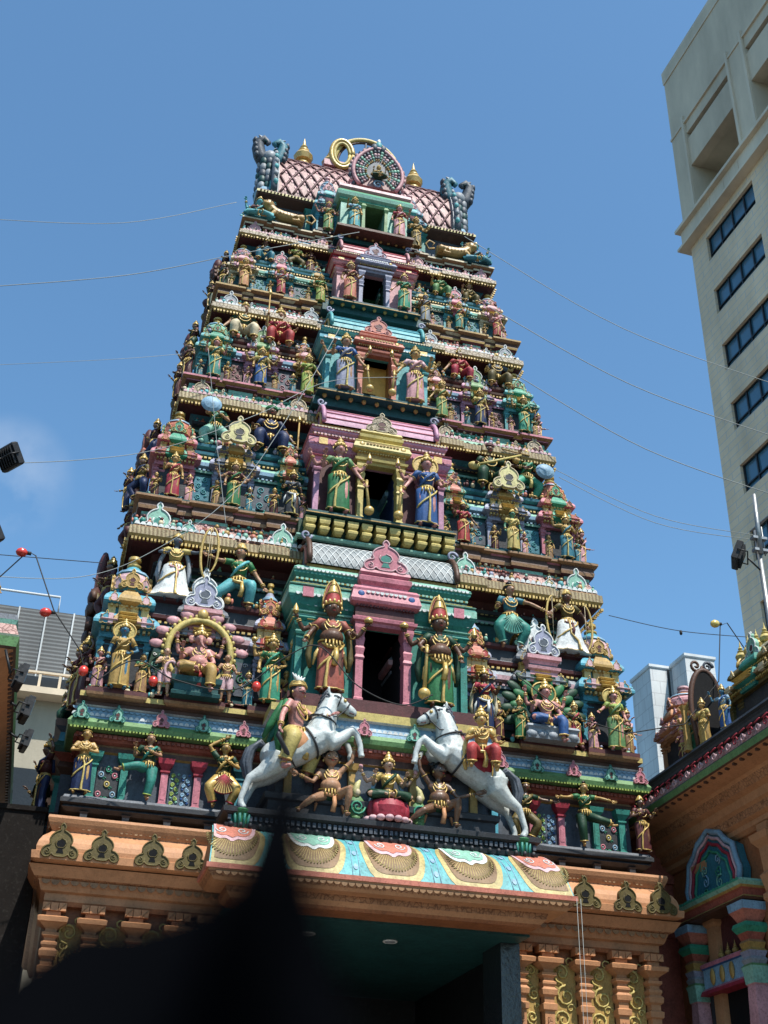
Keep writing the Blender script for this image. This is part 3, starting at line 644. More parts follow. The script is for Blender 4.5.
def diamonds(mb, x0, x1, cy, cz, ry, rz, nx, na, mat, rad, a0, a1, inset=None):
    # diagonal net laid over a barrel vault, with a lozenge in each cell
    st = (x1-x0)/nx
    for d in (-1,1):
        for i in range(-na, nx+na+1):
            pts = []
            for k in range(25):
                t = k/24; x = x0+(i+d*t*na)*st
                if x0-.001 <= x <= x1+.001:
                    a = a0+(a1-a0)*t; pts.append((x, cy-(ry+rad*.4)*cos(a), cz+(rz+rad*.4)*sin(a)))
            if len(pts) > 1: mb.tube(pts, rad, mat, n=4)
    if inset:
        for i in range(nx):
            for k in range(na):
                for o in (0,.5):
                    cx, t = x0+(i+.5+o)*st, (k+.5+o)/na
                    if cx+st*.3 > x1 or t > 1: continue
                    q = []
                    for dx, dt in ((0,.3/na),(.3*st,0),(0,-.3/na),(-.3*st,0)):
                        a = a0+(a1-a0)*(t+dt); q.append((cx+dx, cy-(ry+.012)*cos(a), cz+(rz+.012)*sin(a)))
                    mb.add(q, [(0,1,2,3)], inset)

tower = thing('temple_gate_tower', 'tall tapering temple gate tower in five carved and brightly painted storeys under a barrel roof', 'temple tower', (0,YC,7.2))
def halves(mb, X0, X1, yf, yb, prof, mat):
    # two blocks either side of the passage through the middle
    for s in (-1,1): mb.rl(s*(X0+X1)/2, (yf+yb)/2, (X1-X0)/2, (yb-yf)/2, prof, mat)
ST = [ # floor, top, ledge half width, front y, kuta x, sala x, thin x, shrine scale/height, bay half width, cornice z, next w, next y
 dict(f=8.80,t=12.60,w=4.60,y=.02,kx=4.08,mx=2.90,tx=1.79,sw=.42,H=2.62,bw=1.50,cz=11.72,nw=4.22,ny=.42,dw=.33,dt=10.33),
 dict(f=12.60,t=15.64,w=4.12,y=.52,kx=3.64,mx=2.58,tx=1.58,sw=.37,H=2.18,bw=1.26,cz=14.98,nw=3.68,ny=.92,dw=.30,dt=13.80),
 dict(f=15.64,t=18.34,w=3.56,y=1.0,kx=3.13,mx=2.21,tx=1.36,sw=.33,H=1.86,bw=1.10,cz=17.62,nw=3.26,ny=1.36,dw=.285,dt=16.73),
 dict(f=18.34,t=20.62,w=3.16,y=1.44,kx=2.74,mx=1.93,tx=1.15,sw=.28,H=1.56,bw=.86,cz=20.06,nw=2.84,ny=1.72,dw=.24,dt=19.29)]
SC = [ # colour schemes per storey: kuta(A,B,C,base) sala thin, wall colours, door colour set
 dict(k=('cyan','ochre','palepink','maroon'), m=('slate','rose','grey','maroon'), t=('lilacgrey','coral','red','maroon'), wall='darkteal', blk=['maroon','grey','charcoal','palepink'], bay='teal', bay2='mint', door='pink', barrel='scale', kud=('mint','white'), panel=('darkgreen','mint'), corn='creamflute', band='scroll', lip='tan', inner='void'),
 dict(k=('pink','jade','coral','bluegreen'), m=('lilacgrey','ochre','slate','bluegreen'), t=('teal','coral','mint','bluegreen'), wall='darkteal', blk=['bluegreen','mint','charcoal','sky'], bay='lilac', bay2='pink', door='yellow', barrel='lilac', kud=('creamcarve','cream'), panel=('bluegreen','turq'), corn='creamflute', band='mint', lip='pink', inner='navy'),
 dict(k=('turq','jade','mint','bluegreen'), m=('lilac','leaf','lilacgrey','maroon'), t=('ochre','rose','coral','maroon'), wall='charcoal', blk=['brown','lilac','slate','sky'], bay='turq', bay2='cyan', door='coral', barrel='turq', kud=('grey','white'), panel=('brown','rose'), corn='creamcarve', band='palepink', lip='ochre', inner='amber'),
 dict(k=('cream','rose','lilac','bluegreen'), m=('turq','pink','sky','maroon'), t=('jade','ochre','mint','bluegreen'), wall='darkteal', blk=['bluegreen','cream','slate','mint'], bay='rose', bay2='crimson', door='lilacgrey', barrel='rose', kud=('rose','palepink'), panel=('bluegreen','mint'), corn='creamcarve', band='sky', lip='cream', inner='darkgreen')]
BACK = 2*YC
storeys = []
for i, (g, c) in enumerate(zip(ST, SC)):
    f, t, w, y, sw, H = g['f'], g['t'], g['w'], g['y'], g['sw'], g['H']; hh = t-f; s = sw/.42
    mb = MB(); hy = YC-y
    # lower wall block between the shrines
    wz = f+.50*hh*(.98 if i else 1)
    bl = c['blk']
    yb = y+.34*s
    prof = [(f,.05,bl[0]),(f+.06*s,.07,bl[0]),(f+.09*s,0,bl[2]),(f+.13*s,0,bl[0]),(f+.16*s,.05,bl[0]),(f+.2*s,.0,c['wall'])]
    z1 = f+.27*hh
    prof += [(z1,0,c['wall']),(z1+.02,.04,bl[1]),(z1+.07*s,.05,bl[1]),(z1+.09*s,.01,bl[2]),(z1+.13*s,.01,bl[3]),(z1+.16*s,.10*s,bl[3]),(z1+.24*s,.11*s,bl[1]),(z1+.33*s,.04,bl[2]),(z1+.36*s,-.02,bl[2]),
             (z1+.43*s,-.02,bl[0]),(z1+.46*s,.05,bl[0]),(z1+.52*s,.06,bl[1]),(z1+.57*s,-.03,bl[2])]
    prof = [p for p in prof if p[0] < wz-.12]+[(wz-.10,-.05,bl[0]),(wz-.07,.02,bl[0]),(wz-.02,.03,bl[0]),(wz,.0,bl[0])]
    ox = w-.36*s
    halves(mb, g['dw']+.02, ox, yb, BACK-yb, prof, c['wall'])
    # recessed upper wall
    yu = y+.92*s; wu = w-.92*s
    cz = g['cz']; dz = g['dt']+.18*s
    pu = [(wz,.02,bl[2]),(wz+.06,.02,bl[1]),(wz+.08,0,c['wall']),(cz-.42*s,0,c['wall']),(cz-.40*s,.05,bl[1]),(cz-.35*s,.05,bl[2]),(cz-.33*s,.01,'darkgreen'),(cz-.26*s,.01,bl[2]),(cz-.22*s,.08,bl[2]),(cz-.16*s,.09,bl[0]),(cz-.13*s,.04,bl[0]),(cz-.02,.14,bl[0])]
    mb.rl(0, YC, wu, YC-yu, pu, c['wall'])
    # main cornice and the ledge of the next storey
    nw, ny = g['nw'], g['ny']; hw, hny = nw, YC-ny
    pc = [(cz-.03,-.40*s,'maroon'),(cz-.02,-.05,'maroon'),(cz,.02,'ochre'),(cz+.05*s,.05,c['corn']),(cz+.20*s,.04,c['corn']),(cz+.22*s,.0,'tan'),(cz+.26*s,-.03,c['band']),(cz+.50*s,-.13,c['band']),(cz+.52*s,-.12,'mint'),(cz+.58*s,-.12,'maroon'),(cz+.61*s,-.05,c['lip']),(cz+.67*s,-.04,'brown')]
    pc = [p for p in pc if p[0] < t-.10]+[(t-.09,-.06,'tan'),(t-.06,.02,c['lip']),(t-.02,.02,'darkteal'),(t,.0,'darkteal')]
    mb.rl(0, YC, hw, hny, pc, 'tan')
    for sg in (-1,1):      # the cornice and the ledges break forward over every shrine
        for x_, w_ in ((min(g['kx'], hw-sw*.9), sw*.88), (g['mx'], sw*.95), (g['tx'], sw*.5)):
            mb.rl(sg*x_, ny+.26, w_, .32, [(z_, o_-.0, m_) for z_, o_, m_ in [(p+('tan',))[:3] for p in pc] if z_ > cz-.025], 'tan')
        for x_, w_ in ((g['kx'], sw*1.02), (g['mx'], sw*1.05), (g['tx'], sw*.62)):
            mb.rl(sg*x_, y+.22, w_, .27, [(f-.11,-.02,c['lip']),(f-.08,.02,c['lip']),(f-.04,.03,'darkteal' if i else 'maroon'),(f+.03,.03,'darkteal' if i else 'maroon'),(f+.035,.0,'darkteal')], 'darkteal')
    if i == 0: # base of the first storey
        mb.rl(0, YC, w+.02, YC-y+.0, [(f-.14,-.06,'brown'),(f-.10,0,'yellow'),(f-.02,.0,'brown'),(f-.001,-.02,'brown')], 'brown')
    for z_, hw_, yy_, c_ in ((z1+.10*s, ox, yb, bl[3]),(z1+.40*s, ox, yb, 'gold'),(cz-.38*s, wu, yu, 'mint'),(cz-.20*s, wu, yu, 'gold')):
        for d0, d1 in ((-hw_, -g['bw']-.02), (g['bw']+.02, hw_)): dentils(mb, d0, d1, yy_-.03, z_, .05*s, .035*s, .035, c_, .8)
    # irregular little stucco reliefs (buds, crouching gana, leaves) crowding every ledge
    hw = g['nw']; rc = ('ochre','rose','teal','coral','mint','lilacgrey','maroon','goldskin','turq','cream')
    for y_, z_, wid, hgt, dens in ((ny-.01, cz+.30*s, hw-.05, .17*s, .15), (ny+.09, cz+.55*s, hw-.15, .10*s, .13), (yb-.04, wz-.0, ox, .17*s, .19), (yu-.06, cz-.18*s, wu, .12*s, .17), (y-.00, f+.0, w-.1, .13*s, .24)):
        x = -wid
        while x < wid:
            h_ = hgt*random.uniform(.6,1.15); c1, c2 = random.choice(rc), random.choice(rc)
            if not (abs(x) < g['bw']+.05 and y_ != ny-.01):
                mb.ell((x, y_, z_+h_*.32), (h_*.34,h_*.30,h_*.36), c1, 6, 4); mb.ell((x+h_*.05, y_-.01, z_+h_*.78), (h_*.20,h_*.20,h_*.22), c2, 6, 4)
                if random.random() < .6:
                    q_ = random.choice((-1,1)); mb.ell((x+q_*h_*.38, y_, z_+h_*.30), (h_*.15,h_*.14,h_*.30), c2, 5, 4)
            x += dens*s*random.uniform(.7,1.6)
    o = mb.build('storey', tower); o['label'] = ['lowest full storey with a green and pink central bay','second full storey with a lilac central bay and yellow door','third full storey with a turquoise central bay','fourth full storey with a red and grey central bay'][i]
    storeys.append(o)
    # flute brackets under cornice
    mb = MB(); dentils(mb, -hw, hw, ny-.04, cz+.0, .035, .05*s, .05, 'gold', .8)
    for s_ in (-1,1):
        mb.M = T(s_*hw, YC, 0, s_*pi/2); dentils(mb, -hny, hny, -.04, cz, .035, .05*s, .05, 'gold', .8)
    mb.M = Matrix(); scallops(mb, -hw+.03, hw-.03, ny-.045, cz+.26*s, .10*s, .07*s, 'white' if i % 2 == 0 else 'palepink', up=True, t=.01)
    dentils(mb, -hw+.1, hw-.1, ny+.115, cz+.52*s, .04, .03, .03, 'coral' if i % 2 == 0 else 'jade', .5)
    mb.build('bracket_row', o)
    # shrines along the front and the two sides
    fr = y+.14
    for sg in (-1,1):
        part_shrine(o, None, sg*g['kx'], fr, f, 0, sw, H, .80*s, *c['k'])
        part_shrine(o, None, sg*g['mx'], fr+.02, f, 0, sw*1.02, H*.98, .8*s, *c['m'], kind='sala', G=('white' if i == 0 else 'cream' if i == 1 else 'leaf' if i == 2 else 'pink'))
        part_shrine(o, None, sg*g['tx'], fr+.06, f+.05, 0, sw*.52, H*.92, .5*s, *c['t'])
        # side faces
        for q, yy in enumerate((y+.55*s, YC-.75*s, YC+.75*s, BACK-y-.55*s)):
            if q in (0,3):
                if q == 3: part_shrine(o, None, sg*(w-.12), yy+.1, f, sg*pi/2, sw, H, .7*s, *c['k'])
            else: part_shrine(o, None, sg*(w-.14), yy, f, sg*pi/2, sw*.9, H*.95, .8*s, *c['t'])
        # big side gable
        mb = MB(); mb.M = T(sg*(w-.18), YC, 0, sg*pi/2)
        mb.rl(0, .1, .5*s, .3, [(f,.05),(f+.25*hh,0),(f+.3*hh,.12),(f+.4*hh,.02)], 'brown')
        kudu(mb, 0, -.20, f+.42*hh, .60*hh, 'brown', 'coral', 'maroon', .16, w=1.1)
        for k in range(13):
            a = pi*k/12; e_ = .5+.5*(k % 2)+.2*sin(k*2.3); mb.ell((.33*hh*cos(a), -.16-.05*e_, f+.56*hh+.24*hh*sin(a)), (.05*hh,.05+.07*e_,.055*hh), ('maroon','brown','olive')[k % 3], 8, 6)
        for sg2 in (-1,1):
            for k in range(3): spiral(mb, sg2*(.40-.06*k)*hh, f+(.46+.10*k)*hh, -.24, .085*hh, 'brown', 1.3, .022*hh, sg2, 0, 12)
        mb.ell((0,-.14,f+1.0*hh), (.09*hh,.12,.10*hh), 'maroon', 8, 6)
        mb.build('side_gable', o)
    # relief panels between the shrines
    ph = f+.09*H; pt = f+.36*H*.95
    for sg in (-1,1):
        a, b = g['mx']+sw*1.05, g['kx']-sw*1.02
        for (a, b), (bg, c1) in (((a,b), c['panel']), ((g['tx']+sw*.55, g['mx']-sw*1.05), ('slate', c['panel'][1] if i else 'green'))):
            if b-a < .08: continue
            mb = MB(); xs = sorted((sg*a, sg*b)); scrollpanel(mb, xs[0], xs[1], yb-.035, ph+.08*s, pt, bg, c1, 'white' if i == 0 else c1, .012*s); mb.build('relief_panel', o)
    # horseshoe gables standing on the cornice
    kh = .60*s
    for sg in (-1,1):
        for kx, sz, kk in ((nw-.42*s,1,0),((g['kx']*.40+g['mx']*.60)*.97,.62,1),((g['tx']*.93),1,0)):
            mb = MB(); mb.M = T(sg*kx, ny-.02, cz+.12*s); kudu(mb, 0, 0, 0, kh*sz, c['kud'][0], c['kud'][1], 'teal' if i == 0 else 'maroon', .09); mb.build('gable_ornament', o)
        for q in range(3):
            mb = MB(); mb.M = T(sg*(nw-.01), ny+.5*s+q*(2*hny-1.0*s)/2, cz+.12*s, sg*pi/2); kudu(mb, 0, 0, 0, kh, c['kud'][0], c['kud'][1], 'maroon', .09); mb.build('gable_ornament', o)
    # ---- central bay with its doorway
    bw, dw, dt = g['bw'], g['dw'], g['dt']; by = y-.22*s   # front of the bay wall
    ff = f+.16 if i == 0 else f
    A, B2, Dc = c['bay'], c['bay2'], c['door']
    mb = MB()
    e1 = dt+.05; 
    halves(mb, dw+.015, bw-.04, by, yu+.02, [(f-.02,.03),(ff+.1,.03),(ff+.12,0),(dt,0)], A if i != 1 else 'maroon')
    # floor slab and plinth
    mb.box(-bw-.06, bw+.06, by-.36*s, yu, f-.06, ff-.01, 'darkteal' if i else 'maroon')
    mb.box(-bw-.09, bw+.09, by-.39*s, yu, f-.10, f-.062, 'yellow' if i == 0 else 'darkteal')
    if i: mb.box(-bw-.10, bw+.10, by-.40*s, by-.37*s, f-.09, f-.07, 'ochre')
    # entablature in three steps, then the barrel
    h1 = (cz+ (.12 if i == 0 else .0) - dt)
    zz = dt; cyb = (by+yu)/2; hyb = (yu-by)/2
    st = [(zz,0,A),(zz+.05*h1,.03,A),(zz+.08*h1,.0,B2),(zz+.14*h1,.0,A),(zz+.18*h1,.06,A),(zz+.22*h1,.09,A),(zz+.28*h1,.13*s,B2),(zz+.36*h1,.13*s,A),(zz+.44*h1,.05,A),(zz+.47*h1,.0,'darkteal'),(zz+.53*h1,.0,A),(zz+.57*h1,.05,A),(zz+.63*h1,.06,B2),(zz+.68*h1,-.02,A)]
    mb.rl(0, cyb, bw-.02, hyb, st, A)
    z2 = zz+.68*h1
    bR = (cz+.30*s-z2) if i == 0 else (t-.16-z2)
    b0 = z2+.04*h1; rz_ = min(.62*s, t-.28*s-b0); bx = bw*.86
    mb.rl(0, cyb, bx+.02, hyb-.03, [(z2,0),(b0,0)], 'ochre')
    ryb = hyb+.02
    mb.barrel(-bx, bx, cyb, b0, ryb, rz_, c['barrel'], 16)
    if i == 0:
        diamonds(mb, -bx+.02, bx-.02, cyb, b0, ryb, rz_, 20, 6, 'white', .008, 0, pi*.7)
    else:
        for a in (.25,.55,.9): mb.tube([(x, cyb-(ryb)*cos(a), b0+(rz_)*sin(a)) for x in (-bx,bx)], .02*s, B2, n=5)
    for sg in (-1,1):
        mb.tube([(sg*bx, cyb-(ryb+.05)*cos(a), b0+(rz_+.05)*sin(a)) for a in [pi*k/14 for k in range(15)]], .05*s, 'brown' if i == 0 else A, n=6)
        mb.tube([(sg*(bx+.03), cyb-(ryb-.08)*cos(a), b0+(rz_-.08)*sin(a)) for a in [pi*k/14 for k in range(15)]], .03*s, 'coral' if i == 0 else 'gold', n=6)
        spiral(mb, sg*(bx+.02), b0+rz_+.06, cyb-.3, .10*s, 'lilacgrey', 1.3, .03*s, sg)
    # rows of small ornament
    for q_, (fz, of, cc_) in enumerate(((.02,.012,'gold'),(.10,.034,B2),(.16,.01,'darkteal'),(.245,.10,A),(.40,.112,B2),(.43,.06,'gold'),(.50,.006,'gold'),(.55,.012,'darkteal'),(.60,.055,B2))):
        mb.rl(0, cyb, bw-.018, hyb+.002, [(zz+fz*h1,of),(zz+fz*h1+.012*s,of+.014),(zz+fz*h1+.024*s,of)], cc_)
    dentils(mb, -bw, bw, by-.005, zz+.52*h1, .05*s, .04*s, .02, 'mint' if i != 1 else 'palepink', .5)
    scallops(mb, -bw, bw, by-.065, zz+.625*h1, .07*s, .04*s, 'white' if i == 0 else 'cream')
    scallops(mb, -bw, bw, by-.135*s, zz+.30*h1, .085*s, .05*s, 'white' if i in (0,2) else B2)
    dentils(mb, -bw, bw, by-.01, zz+.20*h1, .04*s, .03*s, .05, B2 if i else 'white', .6)
    scallops(mb, -bw, bw, by-.012, zz+.12*h1, .06*s, .035*s, 'sky' if i == 0 else 'gold')
    for sg in (-1,1):
        mb.box(sg*bw*.86-.09*s, sg*bw*.86+.09*s, by-.15*s, by-.08, zz+.255*h1, zz+.37*h1, 'pink' if i == 0 else 'gold')
        # pilasters
        for q in (.92,.60) if i < 2 else (.90,):
            mb.rl(sg*bw*q, by-.05, .055*s, .05*s, [(ff,.02),(ff+.08*s,.02),(ff+.1*s,0),(dt-.30*s,0),(dt-.28*s,.02),(dt-.24*s,.03),(dt-.20*s,.005),(dt-.14*s,.04),(dt-.08*s,.06),(dt-.05*s,0),(dt,.05)], A if i != 1 else 'lilac')
    ob = mb.build('central_bay', o)
    # doorway
    mb = MB()
    jy = by-.16*s; jw = .06*s
    for sg in (-1,1):
        mb.rl(sg*(dw+jw+.01), jy+.10, jw, .10, [(ff,.015),(ff+.1,.015),(ff+.12,0),(ff+(dt-ff)*.55,0),(ff+(dt-ff)*.58,.02),(ff+(dt-ff)*.62,.0),(ff+(dt-ff)*.70,.02),(ff+(dt-ff)*.73,.0),(ff+(dt-ff)*.82,.02),(ff+(dt-ff)*.86,.005),(dt-.06*s,.035),(dt,.035)], Dc)
        mb.box(sg*dw-.012, sg*dw+.012, jy+.201, yu-.02, ff, dt, c['inner'])
    yk = yu-.005 if i != 2 else jy+.42
    mb.box(-dw, dw, yk-.025, yk, ff, dt+.02, ('void','bluegreen','saffron','green')[i])  # third storey's extra bright orange back stands in for light inside the doorway
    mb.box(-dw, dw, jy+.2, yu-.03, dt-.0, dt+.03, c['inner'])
    if i == 2: mb.box(-dw*.95, dw*.25, yk-.045, yk-.024, ff, ff+.42, 'void')  # dark sheet put in as the unlit lower part of that interior
    L1 = .46*h1 if i == 0 else .42*h1
    lw = dw+.17*s
    lp = [(dt+.001,-.02),(dt+.05*s,.0),(dt+.07*s,.04),(dt+.12*s,.05),(dt+.14*s,.0),(dt+.14*s+.02,.0,'maroon' if i != 1 else 'ochre'),(dt+L1*.5,.0),(dt+L1*.55,.08),(dt+L1*.62,.10),(dt+L1*.86,.06),(dt+L1*.92,.07),(dt+L1,.03)]
    mb.rl(0, jy+.20, lw, .22, lp, Dc)
    scallops(mb, -lw*.7, lw*.7, jy-.02-.085, dt+L1*.84, .075*s, .05*s, 'white' if i in (0,3) else 'ochre', t=.012)
    for sg in (-1,1): mb.ell((sg*lw*.86, jy-.10, dt+L1*.75), (.06*s,.015,.06*s), 'blue' if i == 0 else 'gold', 8, 5)
    dentils(mb, -lw, lw, jy-.02, dt+L1*.5, .03*s, .03*s, .04, 'maroon' if i == 0 else 'gold', .8)
    L2 = dt+L1; z3 = L2+.24*h1
    mb.rl(0, jy+.22, lw*.80, .18, [(L2,0),(L2+.05*h1,0),(L2+.09*h1,.05),(L2+.14*h1,.06),(L2+.17*h1,.0),(L2+.20*h1,.04),(z3,.02)], Dc)
    kudu(mb, 0, jy+.02, z3, (.55 if i == 0 else .50 if i != 1 else .46)*s*1.05, Dc if i != 1 else 'creamcarve', 'palepink' if i == 0 else 'cream' if i == 1 else 'rose', 'teal' if i == 0 else 'maroon', .12, w=1.35)
    mb.build('doorway', o)
    # yellow bracket blocks under the ledge above the barrel
    mb = MB(); nb = 11 if i == 0 else 9; nx_by = (ST[i+1]['y'] if i < 3 else 1.78)-.22*s
    for k in range(nb):
        x = (-1+2*(k+.5)/nb)*bw*.92
        if i == 0: mb.rl(x, nx_by-.02, .055, .22, [(t-.40,.0),(t-.36,.03),(t-.32,.035),(t-.28,.0),(t-.25,.03),(t-.20,.04),(t-.14,.04),(t-.11,0)], 'yellow')
        else: mb.lathe(x, nx_by-.18*s, [(t-.20*s,.02*s),(t-.16*s,.05*s),(t-.12*s,.05*s),(t-.09*s,.02*s),(t-.07*s,.04*s),(t-.06*s,.04*s)], 'ochre', 8)
    if i == 0: mb.rl(0, nx_by+.36, bw*.95, .40, [(t-.50,.0),(t-.47,.03),(t-.42,.03),(t-.40,0),(t-.11,0)], 'darkgreen'); mb.rl(0, nx_by+.30, bw*.96, .42, [(t-.50,.0),(t-.47,.03),(t-.44,.03),(t-.42,0)], 'mint')
    else: mb.box(-bw*.98, bw*.98, nx_by-.10*s, nx_by+.5, t-.34*s, t-.11, 'darkteal')
    mb.build('bracket_row', o)

# ---- T0: the panelled base storey above the orange entrance
f0 = 7.18
mb = MB()
mb.rl(0, YC, 4.66, YC+.0, [(6.82,-.45,'black'),(6.92,-.42,'charcoal'),(6.95,-.10,'charcoal'),(7.0,-.03,'charcoal'),(7.03,-.06,'black'),(7.06,.0,'charcoal'),(7.12,.0,'charcoal'),(7.14,-.03,'slate'),(f0,-.05,'slate')], 'charcoal')
for s in (-1,1):
    for x in (4.3,3.7,3.1,2.5): mb.rl(s*x, .10, .05, .04, [(6.80,.03),(6.84,0),(6.92,.0),(6.95,.02)], 'charcoal')
yw = .34
mb.rl(0, YC, 4.42, YC-yw, [(f0-.02,.06,'maroon'),(f0+.05,.02,'slate'),(7.93,.0,'ochre'),(7.95,.05,'brown'),(8.02,.06,'tan'),(8.06,.03,'brick'),(8.09,.10,'brick'),(8.18,.17,'brown'),(8.20,.16,'leaf'),(8.23,.30,'leaf'),(8.30,.32,'leaf'),(8.38,.27,'sky'),(8.40,.20,'sky'),(8.58,.18,'white'),(8.60,.24,'brown'),(8.66,.24,'ochre')], 'slate')
o0 = mb.build('storey', tower); o0['label'] = 'lowest band of panels between pink and green pilasters on a black ledge'
mb = MB()
scallops(mb, -4.7, 4.7, yw-.20, 8.44, .085, .055, 'white', up=True); scallops(mb, -4.7, 4.7, yw-.195, 8.57, .085, .04, 'sky')
dentils(mb, -4.55, 4.55, yw-.14, 8.17, .05, .05, .05, 'brick', .45)
dentils(mb, -4.7, 4.7, yw-.30, 8.225, .03, .03, .02, 'lime', .7)
for s in (-1,1):
    mb.M = T(s*4.42, YC, 0, s*pi/2); scallops(mb, -3.3, 3.3, -.20, 8.44, .085, .055, 'white', up=True); dentils(mb, -3.3, 3.3, -.14, 8.17, .05, .05, .05, 'brick', .45)
mb.build('bracket_row', o0)
def pilaster(x, col, cap=None, w=.085, y=yw):
    mb = MB(); cap = cap or col
    mb.rl(x, y-.05, w*.62, .05, [(f0,.015),(f0+.06,.015),(f0+.07,0),(7.70,0)], col)
    mb.rl(x, y-.05, w*.62, .05, [(7.70,.0),(7.72,.02),(7.745,.02),(7.75,0),(7.77,.01),(7.84,.06),(7.92,.075),(7.935,.02)], cap)
    mb.rl(x, y-.056, w*.38, .05, [(f0+.12,.0),(7.64,.0)], col)
    mb.build('pilaster', o0)
for s in (-1,1):
    for x, c_, cp in ((4.26,'teal','teal'),(3.80,'teal','teal'),(3.20,'pink','crimson'),(2.70,'pink','crimson'),(2.06,'cyan','bluegreen')): pilaster(s*x, c_, cp)
    # dark panel with ringed flowers
    mb = MB(); a, b = sorted((s*3.87, s*4.19)); mb.box(a, b, yw-.04, yw, f0+.1, 7.72, 'charcoal')
    for k, (dx, dz, cc) in enumerate(((0,.0,'yellow'),(-.10,.14,'sky'),(.10,.14,'pink'),(-.11,-.16,'pink'),(.10,-.15,'sky'),(0,-.24,'jade'),(0,.23,'jade'))):
        x, z = s*4.03+dx, 7.46+dz
        mb.tube([(x+.035*cos(t), yw-.05, z+.04*sin(t)) for t in [2*pi*j/10 for j in range(10)]], .013, cc, n=4, closed=True)
        mb.ell((x, yw-.045, z), (.016,.015,.016), 'white', 6, 4)
        spiral(mb, x+.05, z-.055, yw-.045, .03, 'jade', 1, .006, 1, 0, 8)
    mb.build('relief_panel', o0)
    mb = MB(); a, b = sorted((s*2.78, s*3.12)); scrollpanel(mb, a, a+(b-a)*.52, yw-.045, f0+.06, 7.74, 'slate', 'lime', 'mint', .014); scrollpanel(mb, a+(b-a)*.48, b, yw-.042, f0+.06, 7.74, 'slate', 'sky', 'blue', .014); mb.build('relief_panel', o0)
    for k, x in enumerate((4.55,4.02,3.36,2.72,2.1)):
        mb = MB(); kudu(mb, s*x, yw-.34, 8.34, .26, ('pink','mint')[k % 2] if s > 0 else ('mint','mint','pink','mint','pink')[k], 'rose' if (k % 2 == 0 and s > 0) or (s < 0 and k in (2,4)) else 'teal', 'maroon', .05, w=.95); mb.build('gable_ornament', o0)
# projecting bays on the two flanks of the base storey
for s_ in (-1,1):
    wx = 5.10 if s_ < 0 else 4.84
    mb = MB(); xc, hx = s_*(wx+4.3)/2, (wx-4.3)/2
    mb.rl(xc, 3.6, hx, 2.5, [(6.75,-.1,'black'),(6.85,0,'charcoal'),(6.95,.02,'slate'),(7.0,-.04,'black'),(7.10,-.02,'charcoal'),(7.2,.0,'charcoal')], 'charcoal')
    mb.rl(s_*4.42, 3.6, .30, 2.2, [(7.2,.05,'maroon'),(7.3,0,'slate'),(7.9,0,'brown'),(8.0,.08,'brown'),(8.1,.04,'brick'),(8.2,.18,'darkgreen'),(8.3,.2,'darkgreen'),(8.4,.12,'bluegreen'),(8.55,.1,'slate'),(8.62,.2,'brown'),(8.74,.2,'maroon')], 'slate')
    for k in range(6): mb.rl(s_*4.74, 1.6+k*.8, .05, .05, [(7.2,.02),(7.8,.0),(7.85,.05),(7.9,.06)], ('teal','maroon')[k % 2])
    mb.build('flank_bay', o0)
# centre of the base storey, projecting under the doorway
mb = MB()
mb.rl(0, .3, 1.62, .72, [(f0-.1,0,'slate'),(7.93,.0,'ochre'),(7.95,.04,'brown'),(8.06,.03,'brick'),(8.09,.07,'brick'),(8.18,.11,'leaf'),(8.23,.18,'leaf'),(8.30,.20,'leaf'),(8.38,.15,'sky'),(8.58,.12,'white'),(8.60,.18,'yellow'),(8.72,.18,'ochre'),(8.74,.10,'brown'),(8.79,.10,'brown')], 'slate')
scallops(mb, -1.74, 1.74, -.42-.135, 8.44, .085, .055, 'white', up=True); dentils(mb, -1.66, 1.66, -.42-.08, 8.17, .05, .05, .05, 'brick', .45)
mb.rl(0, .1, 1.75, .72, [(6.9,.0),(7.2,.0),(7.22,.05),(7.30,.06),(7.33,.0)], 'charcoal')
for s in (-1,1):
    for x, cc in ((1.45,'ochre'),(1.0,'maroon'),(.48,'ochre')): mb.rl(s*x, -.46, .05, .04, [(7.3,.01),(7.8,0),(7.82,.03),(7.92,.05)], cc)
# black ledge in front with its row of drops
mb.rl(0, -.15, 2.35, .62, [(6.66,-.05,'black'),(6.70,.0,'charcoal'),(6.76,.02,'black'),(6.78,-.04,'black'),(6.88,-.04,'charcoal'),(6.92,.05,'charcoal'),(6.99,.06,'slate'),(7.01,.0,'slate')], 'charcoal')
dentils(mb, -2.35, 2.35, -.73, 6.88, .045, .07, .05, 'slate', .7)
for k in range(34):
    x = -2.28+k*4.56/33; mb.ell((x, -.80, 6.74), (.035,.03,.04), 'charcoal', 6, 4)
ob = mb.build('storey', tower); ob['label'] = 'projecting middle of the base storey above a black beaded ledge'
for x, cc in ((-1.05,'pink'),(-.35,'pink'),(.45,'mint'),(1.2,'pink')):
    mb = MB(); kudu(mb, x, -.66, 8.34, .26, cc, 'rose' if cc == 'pink' else 'teal', 'maroon', .05, w=.95); mb.build('gable_ornament', ob)

